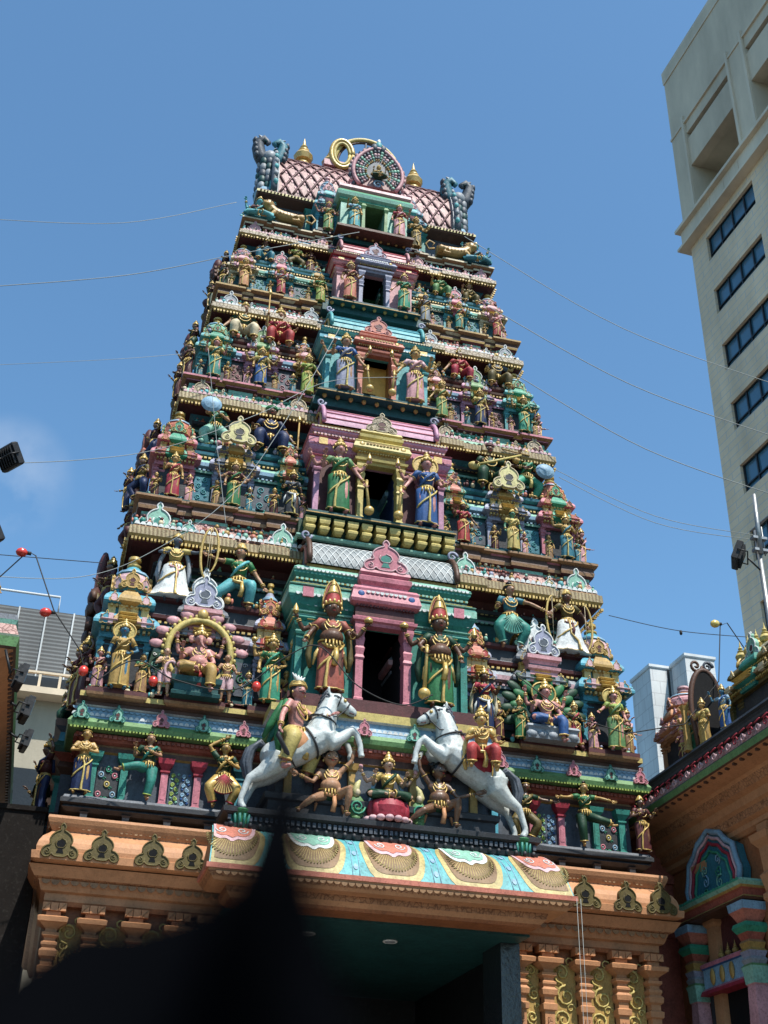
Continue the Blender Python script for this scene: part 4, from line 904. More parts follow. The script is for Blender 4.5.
# ---- top storey and barrel roof
f5 = 20.62; y5 = 1.86; w5 = 2.72
mb = MB()
halves(mb, .24, w5-.35, y5+.45, BACK-y5-.45, [(f5,.05,'brown'),(f5+.12,.06,'cream'),(f5+.2,.0,'slate'),(21.75,0,'slate')], 'slate')
mb.rl(0, YC, w5-.5, YC-y5-.9, [(f5,0),(21.8,0)], 'charcoal')
mb.rl(0, YC, 2.54, YC-2.06, [(21.70,-.25,'brown'),(21.76,.0,'brown'),(21.80,.03,'lemon'),(21.86,.03,'cream'),(21.90,.0,'mint'),(21.93,-.06,'mint')], 'cream')
dentils(mb, -2.52, 2.52, 2.02, 21.86, .035, .05, .03, 'maroon', 1.2)
mb.box(-w5+.05, w5-.05, y5-.05, BACK-y5+.05, f5-.02, f5+.001, 'darkteal')
mb.rl(0, YC, w5-.12, YC-y5-.12, [(f5,.02,'cream'),(f5+.06,.03,'cream'),(f5+.08,.0,'sky'),(f5+.16,.0,'sky')], 'cream')
for s in (-1,1):
    for x in (2.45,1.35): mb.rl(s*x, y5+.40, .05, .05, [(f5,.02),(f5+.1,0),(21.5,0),(21.55,.03),(21.6,.0),(21.7,.05)], 'teal')
# bay around the top door
mb.rl(-.50, y5-.02, .26, .35, [(f5-.06,.05,'rose'),(f5+.04,.0,'mint'),(21.45,.0,'jade'),(21.50,.03,'rose')], 'mint')
mb.rl(.50, y5-.02, .26, .35, [(f5-.06,.05,'rose'),(f5+.04,.0,'mint'),(21.45,.0,'jade'),(21.50,.03,'rose')], 'mint')
mb.box(-.86, .86, y5-.62, y5+.3, f5-.10, f5-.04, 'brown')
mb.rl(0, y5, .78, .38, [(21.46,0,'leaf'),(21.52,.03,'jade'),(21.58,.02,'mint'),(21.62,.08,'mint'),(21.70,.10,'jade'),(21.80,.04,'leaf'),(21.86,.0,'rose'),(21.90,.05,'palepink'),(21.98,.04,'rose'),(22.03,-.03,'rose')], 'jade')
mb.box(-.23, .23, y5+.5, y5+.52, f5, 21.47, 'void')
for s in (-1,1):
    mb.rl(s*.255, y5-.42, .03, .03, [(f5,.01),(21.3,0),(21.38,.03),(21.46,.0)], 'leaf')
o5 = mb.build('storey', tower); o5['label'] = 'narrow top storey under the ledge of the roof'
for s in (-1,1): part_shrine(o5, None, s*.98, y5+.0, f5, 0, .24, 2.10, .5, 'cyan', 'turq', 'sky', 'maroon', D='palepink', G='rose')
# roof
mb = MB()
RY, RZ, RC = 1.12, 2.00, 3.42
mb.rl(0, RC, 2.05, RY-.06, [(21.9,0,'turq'),(22.05,.0,'palepink'),(22.10,.06,'palepink'),(22.16,.0,'barrelpink')], 'palepink')
a0, a1 = .0, pi
mb.barrel(-2.08, 2.08, RC, 22.1, RY, RZ, 'barrelpink', 24)
diamonds(mb, -2.05, 2.05, RC, 22.1, RY, RZ, 14, 6, 'maroon', .030, .0, pi*.62, 'rose')
dentils(mb, -2.05, 2.05, RC-.02, 24.14, .05, .02, .05, 'white', 1.0)
mb.tube([(-2.05,RC,24.12),(2.05,RC,24.12)], .07, 'palepink', n=8)
rf = mb.build('barrel_roof', tower)
for s in (-1,1):
    mb = MB(); mb.M = T(s*2.08, RC, 0, s*pi/2)
    # horseshoe end gable
    ring = [((RY+.10)*1.02*cos(a), 22.0+(RZ+.14)*sin(a)) for a in [pi*k/24 for k in range(25)]]
    mb.prism(ring, -.14, .0, 'grey'); mb.tube([(x,-.10,z) for x, z in ring], .085, 'slate', n=6)
    mb.tube([(x*.84,-.16,22.0+(z-22.0)*.88) for x, z in ring], .05, 'turq', n=5)
    for k in range(1, 24):
        x, z = ring[k]; mb.ell((x*1.05, -.08, 22.0+(z-22.0)*1.03), (.07,.06,.09), 'turq' if k % 2 else 'grey', 6, 4)
    mb.build('end_gable', rf)
    # scaly beast rising against the gable, with two curling horns
    mb = MB(); xb = s*2.30
    yb_ = 2.62
    mb.lathe(xb, yb_, [(21.92,.20),(22.05,.26),(22.2,.30),(22.35,.24)], 'sky', 12)
    for k in range(6):
        z = 22.2+k*.20; r = .21-.004*k
        for q in range(5):
            a = -pi/2+(q-2)*.75; mb.ell((xb+r*cos(a)*.95, yb_+r*sin(a)*.9, z), (.10,.09,.15), ('darkteal','slate','grey')[(k+q) % 3], 8, 5)
        mb.ell((xb, yb_+.1, z), (r*1.05,r*1.2,.2), 'grey', 10, 5)
    for h_ in (-1,1):
        pts = [(xb+h_*.10, yb_, 23.2), (xb+h_*.22, yb_-.02, 23.45), (xb+h_*.28, yb_-.04, 23.66), (xb+h_*.28, yb_-.08, 23.84), (xb+h_*.17, yb_-.12, 23.92), (xb+h_*.07, yb_-.14, 23.82), (xb+h_*.10,yb_-.16,23.72)]
        mb.tube(pts, [.15,.17,.16,.14,.11,.07,.03], 'bluegreen' if h_*s < 0 else 'slate', n=8)
        for k in range(6): mb.tube([pts[min(k,5)], tuple(Vector(pts[min(k,5)])+Vector((h_*(.11+.01*k),-.05,.06)))], [.07,.015], ('grey','darkteal')[k % 2], n=5)
        for k in range(4): mb.ell((xb+h_*(.32+.02*k), yb_-.1, 23.4+.15*k), (.07,.11,.10), 'slate', 6, 4)
    mb.ell((xb, yb_-.1, 23.38), (.18,.18,.2), 'grey', 10, 6)
    mb.build('roof_beast', rf)
for k, x in enumerate((-1.40,-.70,0,.70,1.40)):
    mb = MB(); kalash(mb, x, RC-.1, 24.16, 1.0); mb.build('finial', rf)
mb = MB()
def ringarc(cx, cz, rx, rz2, y, rad, mat, A0, A1, n=24): mb.tube([(cx+rx*cos(A0+(A1-A0)*k/n), y, cz+rz2*sin(A0+(A1-A0)*k/n)) for k in range(n+1)], rad, mat, n=6)
ringarc(.12, 24.25, .82, .95, 3.0, .07, 'yellow', -.05, pi+.05); ringarc(.12, 24.25, .73, .86, 3.0, .03, 'brown', 0, pi)
ringarc(-.52, 24.46, .27, .46, 2.9, .06, 'gold', 0, 2*pi); ringarc(-.52, 24.46, .19, .36, 2.9, .045, 'yellow', 0, 2*pi)
mb.tube([(.08,3.0,24.0),(.08,3.0,25.15)], .03, 'slate', n=6)
mb.box(-.95, 1.1, 2.9, 3.1, 24.02, 24.2, 'rose')
mb.build('ridge_arch', rf)
# big round arch over the top door with a seated figure in it
mb = MB(); ay = 1.62; az = 22.72; ax = .08
mb.rl(ax, ay+.35, .62, .30, [(22.0,0),(22.3,.0),(22.34,.04),(22.4,.0)], 'rose')
out = [(ax+.58*cos(a)*(1+.0), az-.03+.66*sin(a)+.12*max(0,sin(a))**6) for a in [-.75+(pi+1.5)*k/26 for k in range(27)]]
mb.prism(out, ay, ay+.22, 'barrelpink')
mb.tube([(x,ay-.01,z) for x, z in out], .05, 'rose', n=6)
for k, (x, z) in enumerate(out): mb.ell((ax+(x-ax)*1.10, ay+.05, az+(z-az)*1.10), (.05,.05,.085), ('barrelpink','slate')[k % 2], 6, 4)
for r_, c_, e_ in ((.86,'slate',.045),(.73,'palepink',.038),(.61,'grey',.034),(.49,'ochre',.026)):
    for k_, (x, z) in enumerate(out): mb.ell((ax+(x-ax)*r_, ay-.02, az+(z-az)*r_), (e_*random.uniform(.8,1.2),.03,e_*random.uniform(.8,1.3)), c_ if k_ % 3 else 'mint', 6, 4)
mb.prism([(ax+(x-ax)*.45, az+(z-az)*.45) for x, z in out], ay-.012, ay+.05, 'slate')
for k in range(3): mb.ell((ax+(k-1)*.10, ay, az+.76+.08*(k == 1)), (.09,.08,.13), ('slate','turq','slate')[k], 8, 5)
mb.ell((ax, ay, az+.98), (.05,.05,.09), 'white', 6, 5)
spiral(mb, ax, az-.42, ay-.05, .13, 'sky', 1.4, .03)
a5 = mb.build('round_arch', tower)
# ------------------------------------------------------------------ statues
G0 = 'painted dancer statues along the panelled base storey'
def F(label, X, Y, Z, h, **k): return figure(label, X, Y, Z, h, **k)
# base storey
F('bare-chested golden male statue with folded arms at the left end of the black ledge', -4.42,.08,7.20,1.06, skin='goldskin', robe='navy', female=False, arms=('fold','fold'), crown='bun', trim='yellow', group=G0, wig='hair')
F('green-clad dancer statue kicking one leg out beside the pair of pink pilasters on the left', -3.48,.06,7.20,1.10, legs='danceR', arms=('bless',((.15,-.05,.66),(-.02,-.14,.70))), robe='teal', top='darkgreen', crown='bun', crowncol='gold', group=G0, trim='lime')
F('golden dancer statue with a fanned red pleated skirt and one arm arched over the head', -2.34,.06,7.20,1.10, legs='plie', arms=('over','chest'), skin='goldskin', robe='gold', top='darkgreen', crown='bun', flare=.1, group=G0, trim='crimson')
F('dark bronze dancer statue half hidden behind the hind legs of the right white horse', 2.50,.10,7.20,1.04, legs='plie', arms=('high','out'), skin='bronze', robe='olive', top='darkgreen', crown='bun', group=G0, lean=.1)
F('olive-green dancer statue kicking one leg out beside the green pilaster on the right', 3.53,.06,7.20,1.12, legs='danceL', arms=('out',((.2,-.1,.75),(.33,-.16,.70))), skin='goldskin', robe='darkgreen', top='green', crown='bun', group=G0, trim='gold')
F('reddish-brown statue in a shaded patterned skirt at the right end of the black ledge', 4.52,.06,7.20,1.0, arms=('chest','bless'), skin='bronze', robe='maroon', top='maroon', crown='mitre', group=G0)
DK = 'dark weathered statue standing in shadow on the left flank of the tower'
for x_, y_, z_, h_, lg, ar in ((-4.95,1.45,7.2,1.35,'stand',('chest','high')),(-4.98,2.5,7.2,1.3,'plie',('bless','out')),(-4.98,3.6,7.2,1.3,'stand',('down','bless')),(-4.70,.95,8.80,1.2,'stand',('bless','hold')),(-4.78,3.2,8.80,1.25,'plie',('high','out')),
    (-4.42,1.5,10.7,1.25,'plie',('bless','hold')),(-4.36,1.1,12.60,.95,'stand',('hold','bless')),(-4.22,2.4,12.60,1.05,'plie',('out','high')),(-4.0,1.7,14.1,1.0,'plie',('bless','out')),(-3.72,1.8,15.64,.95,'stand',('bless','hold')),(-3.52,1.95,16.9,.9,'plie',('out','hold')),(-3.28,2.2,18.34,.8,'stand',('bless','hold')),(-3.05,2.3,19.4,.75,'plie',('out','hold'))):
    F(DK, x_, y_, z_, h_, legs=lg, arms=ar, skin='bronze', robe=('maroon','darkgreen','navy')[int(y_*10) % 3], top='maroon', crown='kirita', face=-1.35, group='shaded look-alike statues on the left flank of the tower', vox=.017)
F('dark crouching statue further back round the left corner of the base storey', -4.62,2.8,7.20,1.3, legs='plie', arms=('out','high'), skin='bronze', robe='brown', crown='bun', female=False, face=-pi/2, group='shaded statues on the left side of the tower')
# seated goddess on the lotus
lt = thing('lotus_seat', 'red ribbed lotus seat with pink petals between the two bearers on the black ledge', 'lotus seat', (.06,-.60,7.02))
mb = MB()
mb.M = T(.06,-.60,7.04)
for k in range(13):
    a = 2*pi*k/13; mb.ell((.26*cos(a), .20*sin(a), .16), (.085,.085,.15), 'crimson', 8, 7)
mb.lathe(0,0,[(.0,.20),(.05,.28),(.2,.30),(.30,.26),(.31,0)], 'crimson', 14)
mb.build('seat', lt)
mb = MB(); mb.M = T(.06,-.60,7.02)
for k in range(15):
    a = 2*pi*k/15; mb.ell((.32*cos(a), .26*sin(a), .03), (.07,.07,.05), 'palepink', 8, 5)
mb.build('petal_ring', lt)
F('goddess statue with golden crown and green lap cloth sitting cross-legged on the red lotus', .06,-.58,7.34,.86, legs='cross', arms=('bless','bless'), back=('back2','back2'), skin='paleskin', robe='darkgreen', top='gold', crown='kirita', halo=None, hold=[('lotus',2),('lotus',3)], group=None, wig='hair', scarf='sky')
for s, l in ((-1,'green coiled scroll ornament with yellow crest left of the red lotus seat'),(1,'green coiled scroll ornament with yellow crest right of the red lotus seat')):
    mb = MB(); q = thing('scroll_ornament', l, 'ornament', (s*.48+.06,-.62,7.02), group='coiled scroll ornaments beside the lotus')
    mb.M = T(s*.48+.06,-.62,7.02); mb.ell((0,0,.20), (.13,.05,.19), 'leaf', 12, 7); spiral(mb, 0, .20, -.055, .12, 'jade', 1.8, .018, s); mb.ell((s*.01,0,.04), (.08,.07,.05), 'leaf', 8, 5); mb.build('coil', q)
    mb = MB(); mb.M = T(s*.48+.06,-.62,7.02); mb.tube([(0,0,.36),(s*.03,0,.45),(s*.0,0,.55),(-s*.04,0,.62)], [.05,.06,.045,.015], 'lemon', n=7); mb.ell((0,-.03,.42), (.05,.04,.06), 'cream', 6, 5); mb.build('crest', q)
# bearers
for s in (-1,1):
    ar = [((.19,-.06,.62),(.36,-.14,.66)), ((.21,-.03,.93),(.24,-.05,1.12))]
    r = F(('crouching bronze-skinned bearer statue with wild black hair under the left white horse, one palm spread' if s < 0 else 'crouching bearer statue with orange loincloth under the right white horse, looking right'),
      s*.84,-.64,7.02,1.02, legs='demon', arms=ar if s < 0 else ar[::-1], skin='bronze' if s > 0 else 'skin', robe='darkgreen', long=False, female=False, crown='none', hs=1.45, moustache=True, sash='orange', turn=(.0 if s < 0 else .5), group='crouching bearer statues under the white horses', stout=1.25, fingers=1.5)
# the horses with their pedestals
def horse(label, s):
    ox, oy, oz = s*2.17, -.66, 6.98
    root = thing('horse_statue', label, 'horse statue', (ox,oy,oz), group='rearing white horse statues')
    mb = MB(); k = 'horse'
    q = lambda x, y, z: (x, y, z)
    mb.tube([q(.42,0,.80), q(.55,0,.88), q(.80,0,1.0), q(1.02,0,1.16), q(1.22,0,1.28), q(1.32,0,1.30)], [.17,.25,.235,.245,.24,.13], k, n=14)
    mb.ell(q(.46,0,.86), (.22,.21,.23), k, 12, 9)
    mb.tube([q(1.12,0,1.28), q(1.18,0,1.48), q(1.22,0,1.66), q(1.27,0,1.84)], [.24,.20,.165,.125], k, n=12)
    mb.tube([q(1.24,0,1.86), q(1.36,0,1.86), q(1.52,0,1.76), q(1.62,0,1.70)], [.10,.125,.085,.072], k, n=10)
    mb.ell(q(1.63,0,1.695), (.068,.066,.066), k, 8, 6); mb.ell(q(1.37,0,1.80), (.13,.09,.11), k, 8, 6)
    for y in (-.05,.05):
        mb.tube([q(1.23,y,1.93), q(1.22,y*1.2,2.02), q(1.23,y*1.2,2.07)], [.03,.028,.006], k, n=6)
        Y = y*2.4
        # hind legs: stifle high, hock backwards, near vertical cannon
        d = .0 if y < 0 else .10
        mb.tube([q(.46,Y,.84), q(.44+d,Y*1.1,.68), q(.28+d,Y,.55), q(.10+d,Y,.44), q(.07+d,Y,.36), q(.00+d*.8,Y,.14), q(.01+d*.8,Y,.05)], [.21,.175,.115,.070,.054,.044,.052], k, n=10)
        mb.tube([q(.01+d*.8,Y,.08), q(.05+d*.8,Y,.0)], [.045,.06], k, n=8)
        # fore legs folded in the air
        e = (.0,.0) if y < 0 else (-.10,-.04)
        mb.tube([q(1.24,Y,1.24), q(1.30,Y*1.15,1.12), q(1.46+e[0]*.4,Y,1.24+e[1]), q(1.62+e[0],Y,1.38+e[1]), q(1.68+e[0],Y,1.30+e[1]), q(1.74+e[0],Y,1.12+e[1]), q(1.74+e[0],Y,1.04+e[1])], [.155,.13,.09,.068,.052,.044,.05], k, n=10)
        mb.tube([q(1.74+e[0],Y,1.06+e[1]), q(1.76+e[0],Y,.96+e[1])], [.04,.056], k, n=8)
    for m_ in (-1,1): mb.ell(q(.95,m_*.10,1.08), (.3,.12,.14), k, 10, 6)
    me = remesh(mb, .017, 4)
    F_ = T(0,0,0,0,1,mir=(s > 0))
    b = MB(); b.M = F_; b.mesh(me, k)
    for y in (-1,1):
        b.ell((1.36,y*.108,1.86), (.026,.014,.020), 'eyeblack', 8, 5); b.ell((1.66,y*.03,1.70), (.012,.012,.014), 'eyeblack', 6, 4)
        b.tube([(1.30,y*.106,1.90),(1.36,y*.12,1.895),(1.42,y*.105,1.86)], .010, 'grey', n=4)
    b.tube([(1.56,-.058,1.665),(1.62,-.05,1.655),(1.68,0,1.655),(1.62,.05,1.655),(1.56,.058,1.665)], .010, 'maroon', n=4)
    b.build('body', root, 'local')
    b = MB(); b.M = F_
    for k_ in range(16):
        t = k_/15; x, z = 1.27-.22*t**1.2, 1.95-.62*t
        for y in (-.03,.0,.03): b.tube([(x+.01,y,z),(x-.07,y*1.5,z+.03),(x-.11-.02*(k_ % 2),y*2,z-.02),(x-.12,y*2,z-.09)], [.028,.03,.022,.004], 'slate', n=5)
    b.build('mane', root, 'local')
    b = MB(); b.M = F_
    for k_ in range(8):
        a = 2*pi*k_/8; dy, dx = .04*cos(a), .04*sin(a)
        b.tube([(.34,dy*.5,.98),(.22+dx,dy,1.04+dx),(.10+dx,dy*1.4,.92),(.05+dx*1.3,dy*1.6,.72),(.09+dx,dy*1.4,.52),(.15,dy,.42)], [.02,.035,.042,.042,.034,.008], 'slate', n=6)
    b.build('tail', root, 'local')
    b = MB(); b.M = F_
    def ring(c, d, r, rad, col, sq=1):
        c = Vector(c); d = Vector(d).normalized(); u = Vector((0,1,0)); v = d.cross(u)
        b.tube([c+u*r*cos(a)*sq+v*r*sin(a) for a in [2*pi*i/20 for i in range(20)]], rad, col, n=5, closed=True)
    ring((.98,0,1.13), (1,0,.6), .256, .018, 'charcoal'); ring((1.165,0,1.50), (.3,0,1), .208, .015, 'charcoal'); ring((1.53,0,1.755), (1,0,-.6), .094, .010, 'charcoal')
    ring((1.40,0,1.84), (1,0,-.3), .125, .010, 'charcoal')
    for y in (-1,1):
        b.tube([(1.54,y*.08,1.74),(1.36,y*.13,1.55),(1.12,y*.17,1.55),(.92,y*.12,1.50)], .010, 'charcoal', n=4)
        b.tube([(1.18,y*.17,1.44),(1.12,y*.21,1.25),(1.0,y*.235,1.12)], .014, 'charcoal', n=4)
    b.ell((1.48,-.085,1.84), (.03,.03,.03), 'gold', 6, 5)
    b.build('bridle', root, 'local')
    b = MB(); b.M = F_
    b.tube([(.56,0,.95),(.72,0,1.05),(.86,0,1.17)], [.256,.258,.258], 'orange' if s < 0 else 'crimson', n=14)
    b.tube([(.555,.26*cos(a),.945+.26*sin(a)) for a in [2*pi*i/16 for i in range(16)]], .016, 'gold', n=4, closed=True)
    b.build('saddle', root, 'local')
    b = MB(); b.M = F_
    b.lathe(.04, 0, [(-.36,.13),(-.33,.15),(-.30,.12),(-.26,.13),(-.10,.15),(-.05,.18),(-.02,.19),(.0,.17)], 'green', 14)
    for i in range(14):
        a = 2*pi*i/14; b.tube([(.04+.135*cos(a),.135*sin(a),-.27),(.04+.165*cos(a),.165*sin(a),-.08)], .02, 'teal', n=5)
    b.build('pedestal', root, 'local')
    return root
horse('white rearing horse statue on the left, head raised to the right with an orange saddle', -1)
horse('white rearing horse statue on the right, head raised to the left with a red saddle', 1)
F('moustached rider statue in golden trousers and green cape on the left white horse', -1.43,-.72,8.04,1.06, legs='ride', arms=('low','fwd'), skin='pinkskin', robe='yellow', top=None, crown='turban', crowncol='gold', scarf='green', female=False, moustache=True, hold=[('sword',0)], rz=R(48), turn=-.3, plume=True, group=None, sash='gold')
rd = [o for o in COL.objects if o.get('label','').startswith('moustached rider')][0]
mb = MB()
for k in range(5): mb.tube([(-.08+.04*k,.07,.38),(-.10+.05*k,.11,.28),(-.13+.065*k,.15,.16),(-.15+.075*k,.20,.04-.02*(k % 2))], [.03,.035,.035,.015], ('green','teal')[k % 2], n=7)
mb.build('cape', rd, 'local')
F('golden-crowned rider statue with red leggings seated facing forward on the right white horse', 1.42,-.98,7.86,1.12, legs='sit', arms=('chest','hold'), skin='goldskin', robe='red', top='gold', scarf='gold', crown='kirita', female=False, rz=R(-10), group=None, sash='gold')

GS = 'painted statues standing on the tower storeys'
DV = 'large doorkeeper statues flanking the tower doorways'
UP = 'large figures seated or crouching high under the cornices'
SD = 'shaded statues on the left side of the tower'
# first full storey
z = 8.80
F('blue-faced statue in gold sari before the light blue corner shrine at lower left', -4.10,-.14,z,1.22, skin='blueskin', robe='ochre', top='ochre', trim='gold', halo='yellow', arms=('down','hip'))
F('small standing male statue holding a pink garland left of the elephant-headed statue', -3.41,-.08,z,.80, skin='paleskin', robe='palepink', long=False, female=False, crown='none', arms=('chest','low'), hold=[('garland',0)])
F('small bare-chested male statue right of the elephant-headed statue, holding a red pot', -2.46,-.08,z,.82, skin='skin', robe='palepink', long=False, female=False, crown='none', arms=('hold','hold'), hold=[('pot',0)])
r = F('pink elephant-headed deity statue seated inside a golden ring', -2.92,-.10,9.12,1.00, legs='royal', arms=('bless','lap'), back=('back','back'), skin='pinkskin', robe='ochre', top=None, crown='kirita', female=False, stout=1.3, elephant=True, hs=1.15, group=None, sash='red')
mb = MB(); rg = thing('ring_frame', 'golden beaded ring frame round the seated elephant-headed statue', 'ring frame', (-2.92,.02,9.0)); mb.M = T(-2.92,-.04,9.60)
mb.tube([(.50*cos(a),0,.56*sin(a)) for a in [-1.1+(pi+2.2)*k/30 for k in range(31)]], .055, 'yellow', n=7)
for k in range(33):
    a = -1.1+(pi+2.2)*k/32; mb.ell((.57*cos(a),0,.63*sin(a)), (.03,.03,.04), 'yellow', 6, 4)
mb.build('beaded_band', rg)
mb = MB(); mb.M = T(-2.92,-.04,9.60)
for k in range(9):
    a = .15+(pi-.3)*k/8; mb.ell((.68*cos(a),.05,.70*sin(a)), (.12,.04,.075), 'rose', 8, 5)
mb.ell((0,-.02,.66), (.09,.06,.10), 'gold', 8, 6); mb.build('petal_crest', rg)
mb = MB(); st_ = thing('statue_pedestal', 'dark green stepped pedestal under the seated elephant-headed statue', 'pedestal', (-2.92,-.1,z)); mb.rl(-2.92,-.08,.34,.16,[(z,.03),(z+.05,.04),(z+.08,0),(z+.18,0),(z+.22,.04),(z+.30,.05),(z+.32,.01)],'darkteal'); mb.build('plinth', st_)
F('many-armed statue in green dress standing beside the thin red-topped shrine left of the big doorway', -1.77,-.14,z+.06,1.26, skin='goldskin', robe='jade', top='green', arms=('down','hip'), back=('back','back'), hold=[('disc',2),('flame',3)])
F('large four-armed doorkeeper statue in red robe left of the pink-framed dark doorway', -.90,-.46,9.0,2.02, skin='darkskin', robe='brick', top='brick', crown='tall', arms=(((.19,-.02,.64),(.24,-.08,.53)),((.18,-.04,.62),(.17,-.12,.60))), back=('back2','back2'), hold=[('flame',2),('disc',3)], female=False, group=DV, sash='gold', scarf='olive', vox=.012, stout=1.25, hs=1.25)
F('large four-armed doorkeeper statue in green robe right of the pink-framed dark doorway', .90,-.46,9.0,2.02, skin='darkskin', robe='green', top='darkgreen', crown='tall', arms=(((.20,-.06,.64),(.17,-.12,.56)),((.18,-.04,.62),(.18,-.1,.52))), back=('back2','back2'), hold=[('mace',0),('disc',2),('flame',3)], female=False, group=DV, sash='gold', scarf='darkgreen', vox=.012, stout=1.25, hs=1.25)
F('statue in red jacket and blue skirt standing just right of the green-robed doorkeeper', 1.78,-.14,z+.06,1.18, skin='darkskin', robe='navy', top='crimson', arms=('hold','bless'), scarf='cream', sash='white')
F('small statue in dark green dress left of the throne group under the green arch', 2.40,-.12,z,.80, skin='goldskin', robe='green', top='darkgreen', arms=('chest','down'))
F('deity statue in blue seated in front of the dark green leafy arch', 2.88,-.08,9.02,.98, legs='royal', arms=('bless','lap'), back=('back','back'), skin='pinkskin', robe='blue', top=None, crown='kirita', female=False, halo='green', group=None, sash='gold')
F('smaller companion statue in green and gold seated beside the blue deity under the green arch', 3.12,-.0,8.98,.72, legs='sit', arms=('lap','bless'), skin='skin', robe='ochre', top='green', crown='kirita')
F('small statue in crimson dress right of the throne group under the green arch', 3.36,-.14,z,.82, skin='goldskin', robe='crimson', top='olive', arms=('hip','hold'))
mb = MB(); gh = thing('arched_halo', 'dark green fan-shaped arch of leaves behind the throne group', 'arch', (2.9,.08,9.0)); mb.M = T(2.9,.06,9.42)
for r_, n_, c_ in ((.62,13,'darkgreen'),(.46,10,'green')):
    for k in range(n_):
        a = -.35+(pi+.7)*k/(n_-1); rot = Matrix.Rotation(-(a-pi/2), 3, 'Y'); mb.ell((r_*cos(a), -.02*(r_ < .5), r_*sin(a)*1.05), (.085,.04,.15), c_, 8, 6, rot)
mb.prism([(.5*cos(a), .55*sin(a)) for a in [-.5+(pi+1.0)*k/18 for k in range(19)]], .03, .09, 'darkteal')
mb.build('leaf_fan', gh)
mb = MB(); st2 = thing('statue_pedestal', 'grey rocky pedestal under the throne group on the right', 'pedestal', (2.9,-.1,z)); mb.rl(2.92,-.06,.42,.2,[(z,.02),(z+.05,.03),(z+.08,0),(z+.16,.01),(z+.2,.04),(z+.24,.02)],'grey')
for k in range(5): mb.ell((2.55+.18*k,-.26,z+.07), (.11,.06,.07), 'grey', 7, 5)
mb.build('plinth', st2)
F('statue in pale green sari before the light blue corner shrine at lower right', 4.09,-.14,z,1.20, skin='pinkskin', robe='leaf', top='lime', arms=(((.20,-.03,.66),(.27,-.08,.60)),'down'), halo='yellow')
F('small pink-skinned statue at the right corner beside the blue corner shrine', 4.46,.18,z,.98, skin='pinkskin', robe='palepink', top='rose', arms=('bless','hold'), face=.9)
F('large dark archer statue in a flared white skirt, high on the left', -3.44,.36,10.62,1.36, legs='stand', skin='slate', robe='white', top='yellow', arms=(((.2,-.05,.70),(.12,-.14,.66)),((.24,-.05,.76),(.40,-.12,.78))), crown='mitre', female=False, flare=.15, group=UP, hold=[('bow',1)], sash='rose', turn=.5, scarf='grey')
F('large crouching archer statue in turquoise skirt facing the white-skirted archer on the left', -2.36,.34,10.62,1.34, legs='lungeR', skin='skin', robe='turq', top='green', arms=(((.24,-.05,.76),(.36,-.12,.76)),'low'), crown='mitre', flare=.0, group=UP, hold=[('bow',0)], turn=-.6, sash='gold')
F('large statue in green scalloped skirt reaching right, high beside the pale grey gable', 2.46,.34,10.62,1.34, legs='plie', skin='skin', robe='teal', top='bluegreen', arms=('hold',((.22,-.08,.72),(.40,-.12,.62))), crown='bun', flare=.1, female=False, group=UP, turn=.4, trim='mint')
F('large statue in flared white skirt leaning on a bow, high on the right', 3.55,.34,10.62,1.40, legs='stand', skin='darkskin', robe='white', top='olive', arms=(((.22,0,.66),(.26,-.06,.56)),((.22,0,.66),(.25,-.04,.50))), crown='mitre', flare=.15, female=False, group=UP, hold=[('bow',0),('bow',1)], sash='maroon')
for s, l in ((-1,'pale grey curled gable ornament between the two archers on the left'),(1,'pale grey curled gable ornament between the two large figures on the right')):
    q = thing('gable_crest', l, 'ornament', (s*2.9,.0,10.3), group='pale grey gable crests over the middle shrines'); mb = MB(); kudu(mb, s*2.92, -.02, 10.42, .56, 'lilacgrey', 'white', 'slate', .1, w=1.05); mb.build('crest', q)
    mb = MB(); mb.rl(s*2.92, .20, .25, .18, [(10.05,.0),(10.12,.0),(10.15,.04),(10.20,.05),(10.22,.0,'slate'),(10.25,.0,'rose'),(10.30,.02),(10.33,.06),(10.40,.06),(10.43,.0)], 'rose'); mb.build('base', q)
# left side, first storey
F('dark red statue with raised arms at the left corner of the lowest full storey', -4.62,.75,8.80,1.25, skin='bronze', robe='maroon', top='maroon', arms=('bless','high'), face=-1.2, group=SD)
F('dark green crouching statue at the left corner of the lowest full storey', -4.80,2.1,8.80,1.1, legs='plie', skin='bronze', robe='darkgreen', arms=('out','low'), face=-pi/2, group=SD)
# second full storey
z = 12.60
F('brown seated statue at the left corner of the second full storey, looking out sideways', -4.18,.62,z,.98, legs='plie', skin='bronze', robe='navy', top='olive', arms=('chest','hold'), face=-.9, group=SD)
F('statue in crimson skirt in front of the pink and green corner shrine on the left', -3.65,.40,z,.98, skin='goldskin', robe='crimson', top='orange', arms=('bless','down'))
F('statue in green sari before the shrine topped by the left cream curled gable', -2.59,.40,z,1.02, skin='skin', robe='green', top='maroon', arms=('down','hip'), back=('back2','back2'), trim='yellow')
F('dark-robed statue with a white sash left of the lilac central bay', -1.55,.40,z,1.02, skin='darkskin', robe='charcoal', top='slate', arms=('hold','down'), sash='white', trim='yellow')
F('doorkeeper statue in a leaf-green sari with a mace, left of the dark blue doorway', -.80,.06,z,1.66, skin='pinkskin', robe='green', top='leaf', arms=('bless','low'), back=('back2','back2'), hold=[('mace',1),('flame',3)], group=DV, trim='yellow')
F('doorkeeper statue in a deep blue robe right of the dark blue doorway', .82,.06,z,1.66, skin='pinkskin', robe='blue', top='blue', arms=('low','hold'), back=('back2','back2'), hold=[('mace',0),('flame',2)], group=DV, trim='yellow', halo='gold')
F('small statue in dark red dress right of the lilac central bay', 1.62,.38,z,.92, skin='darkskin', robe='red', top='crimson', arms=('bless','low'), crown='mitre')
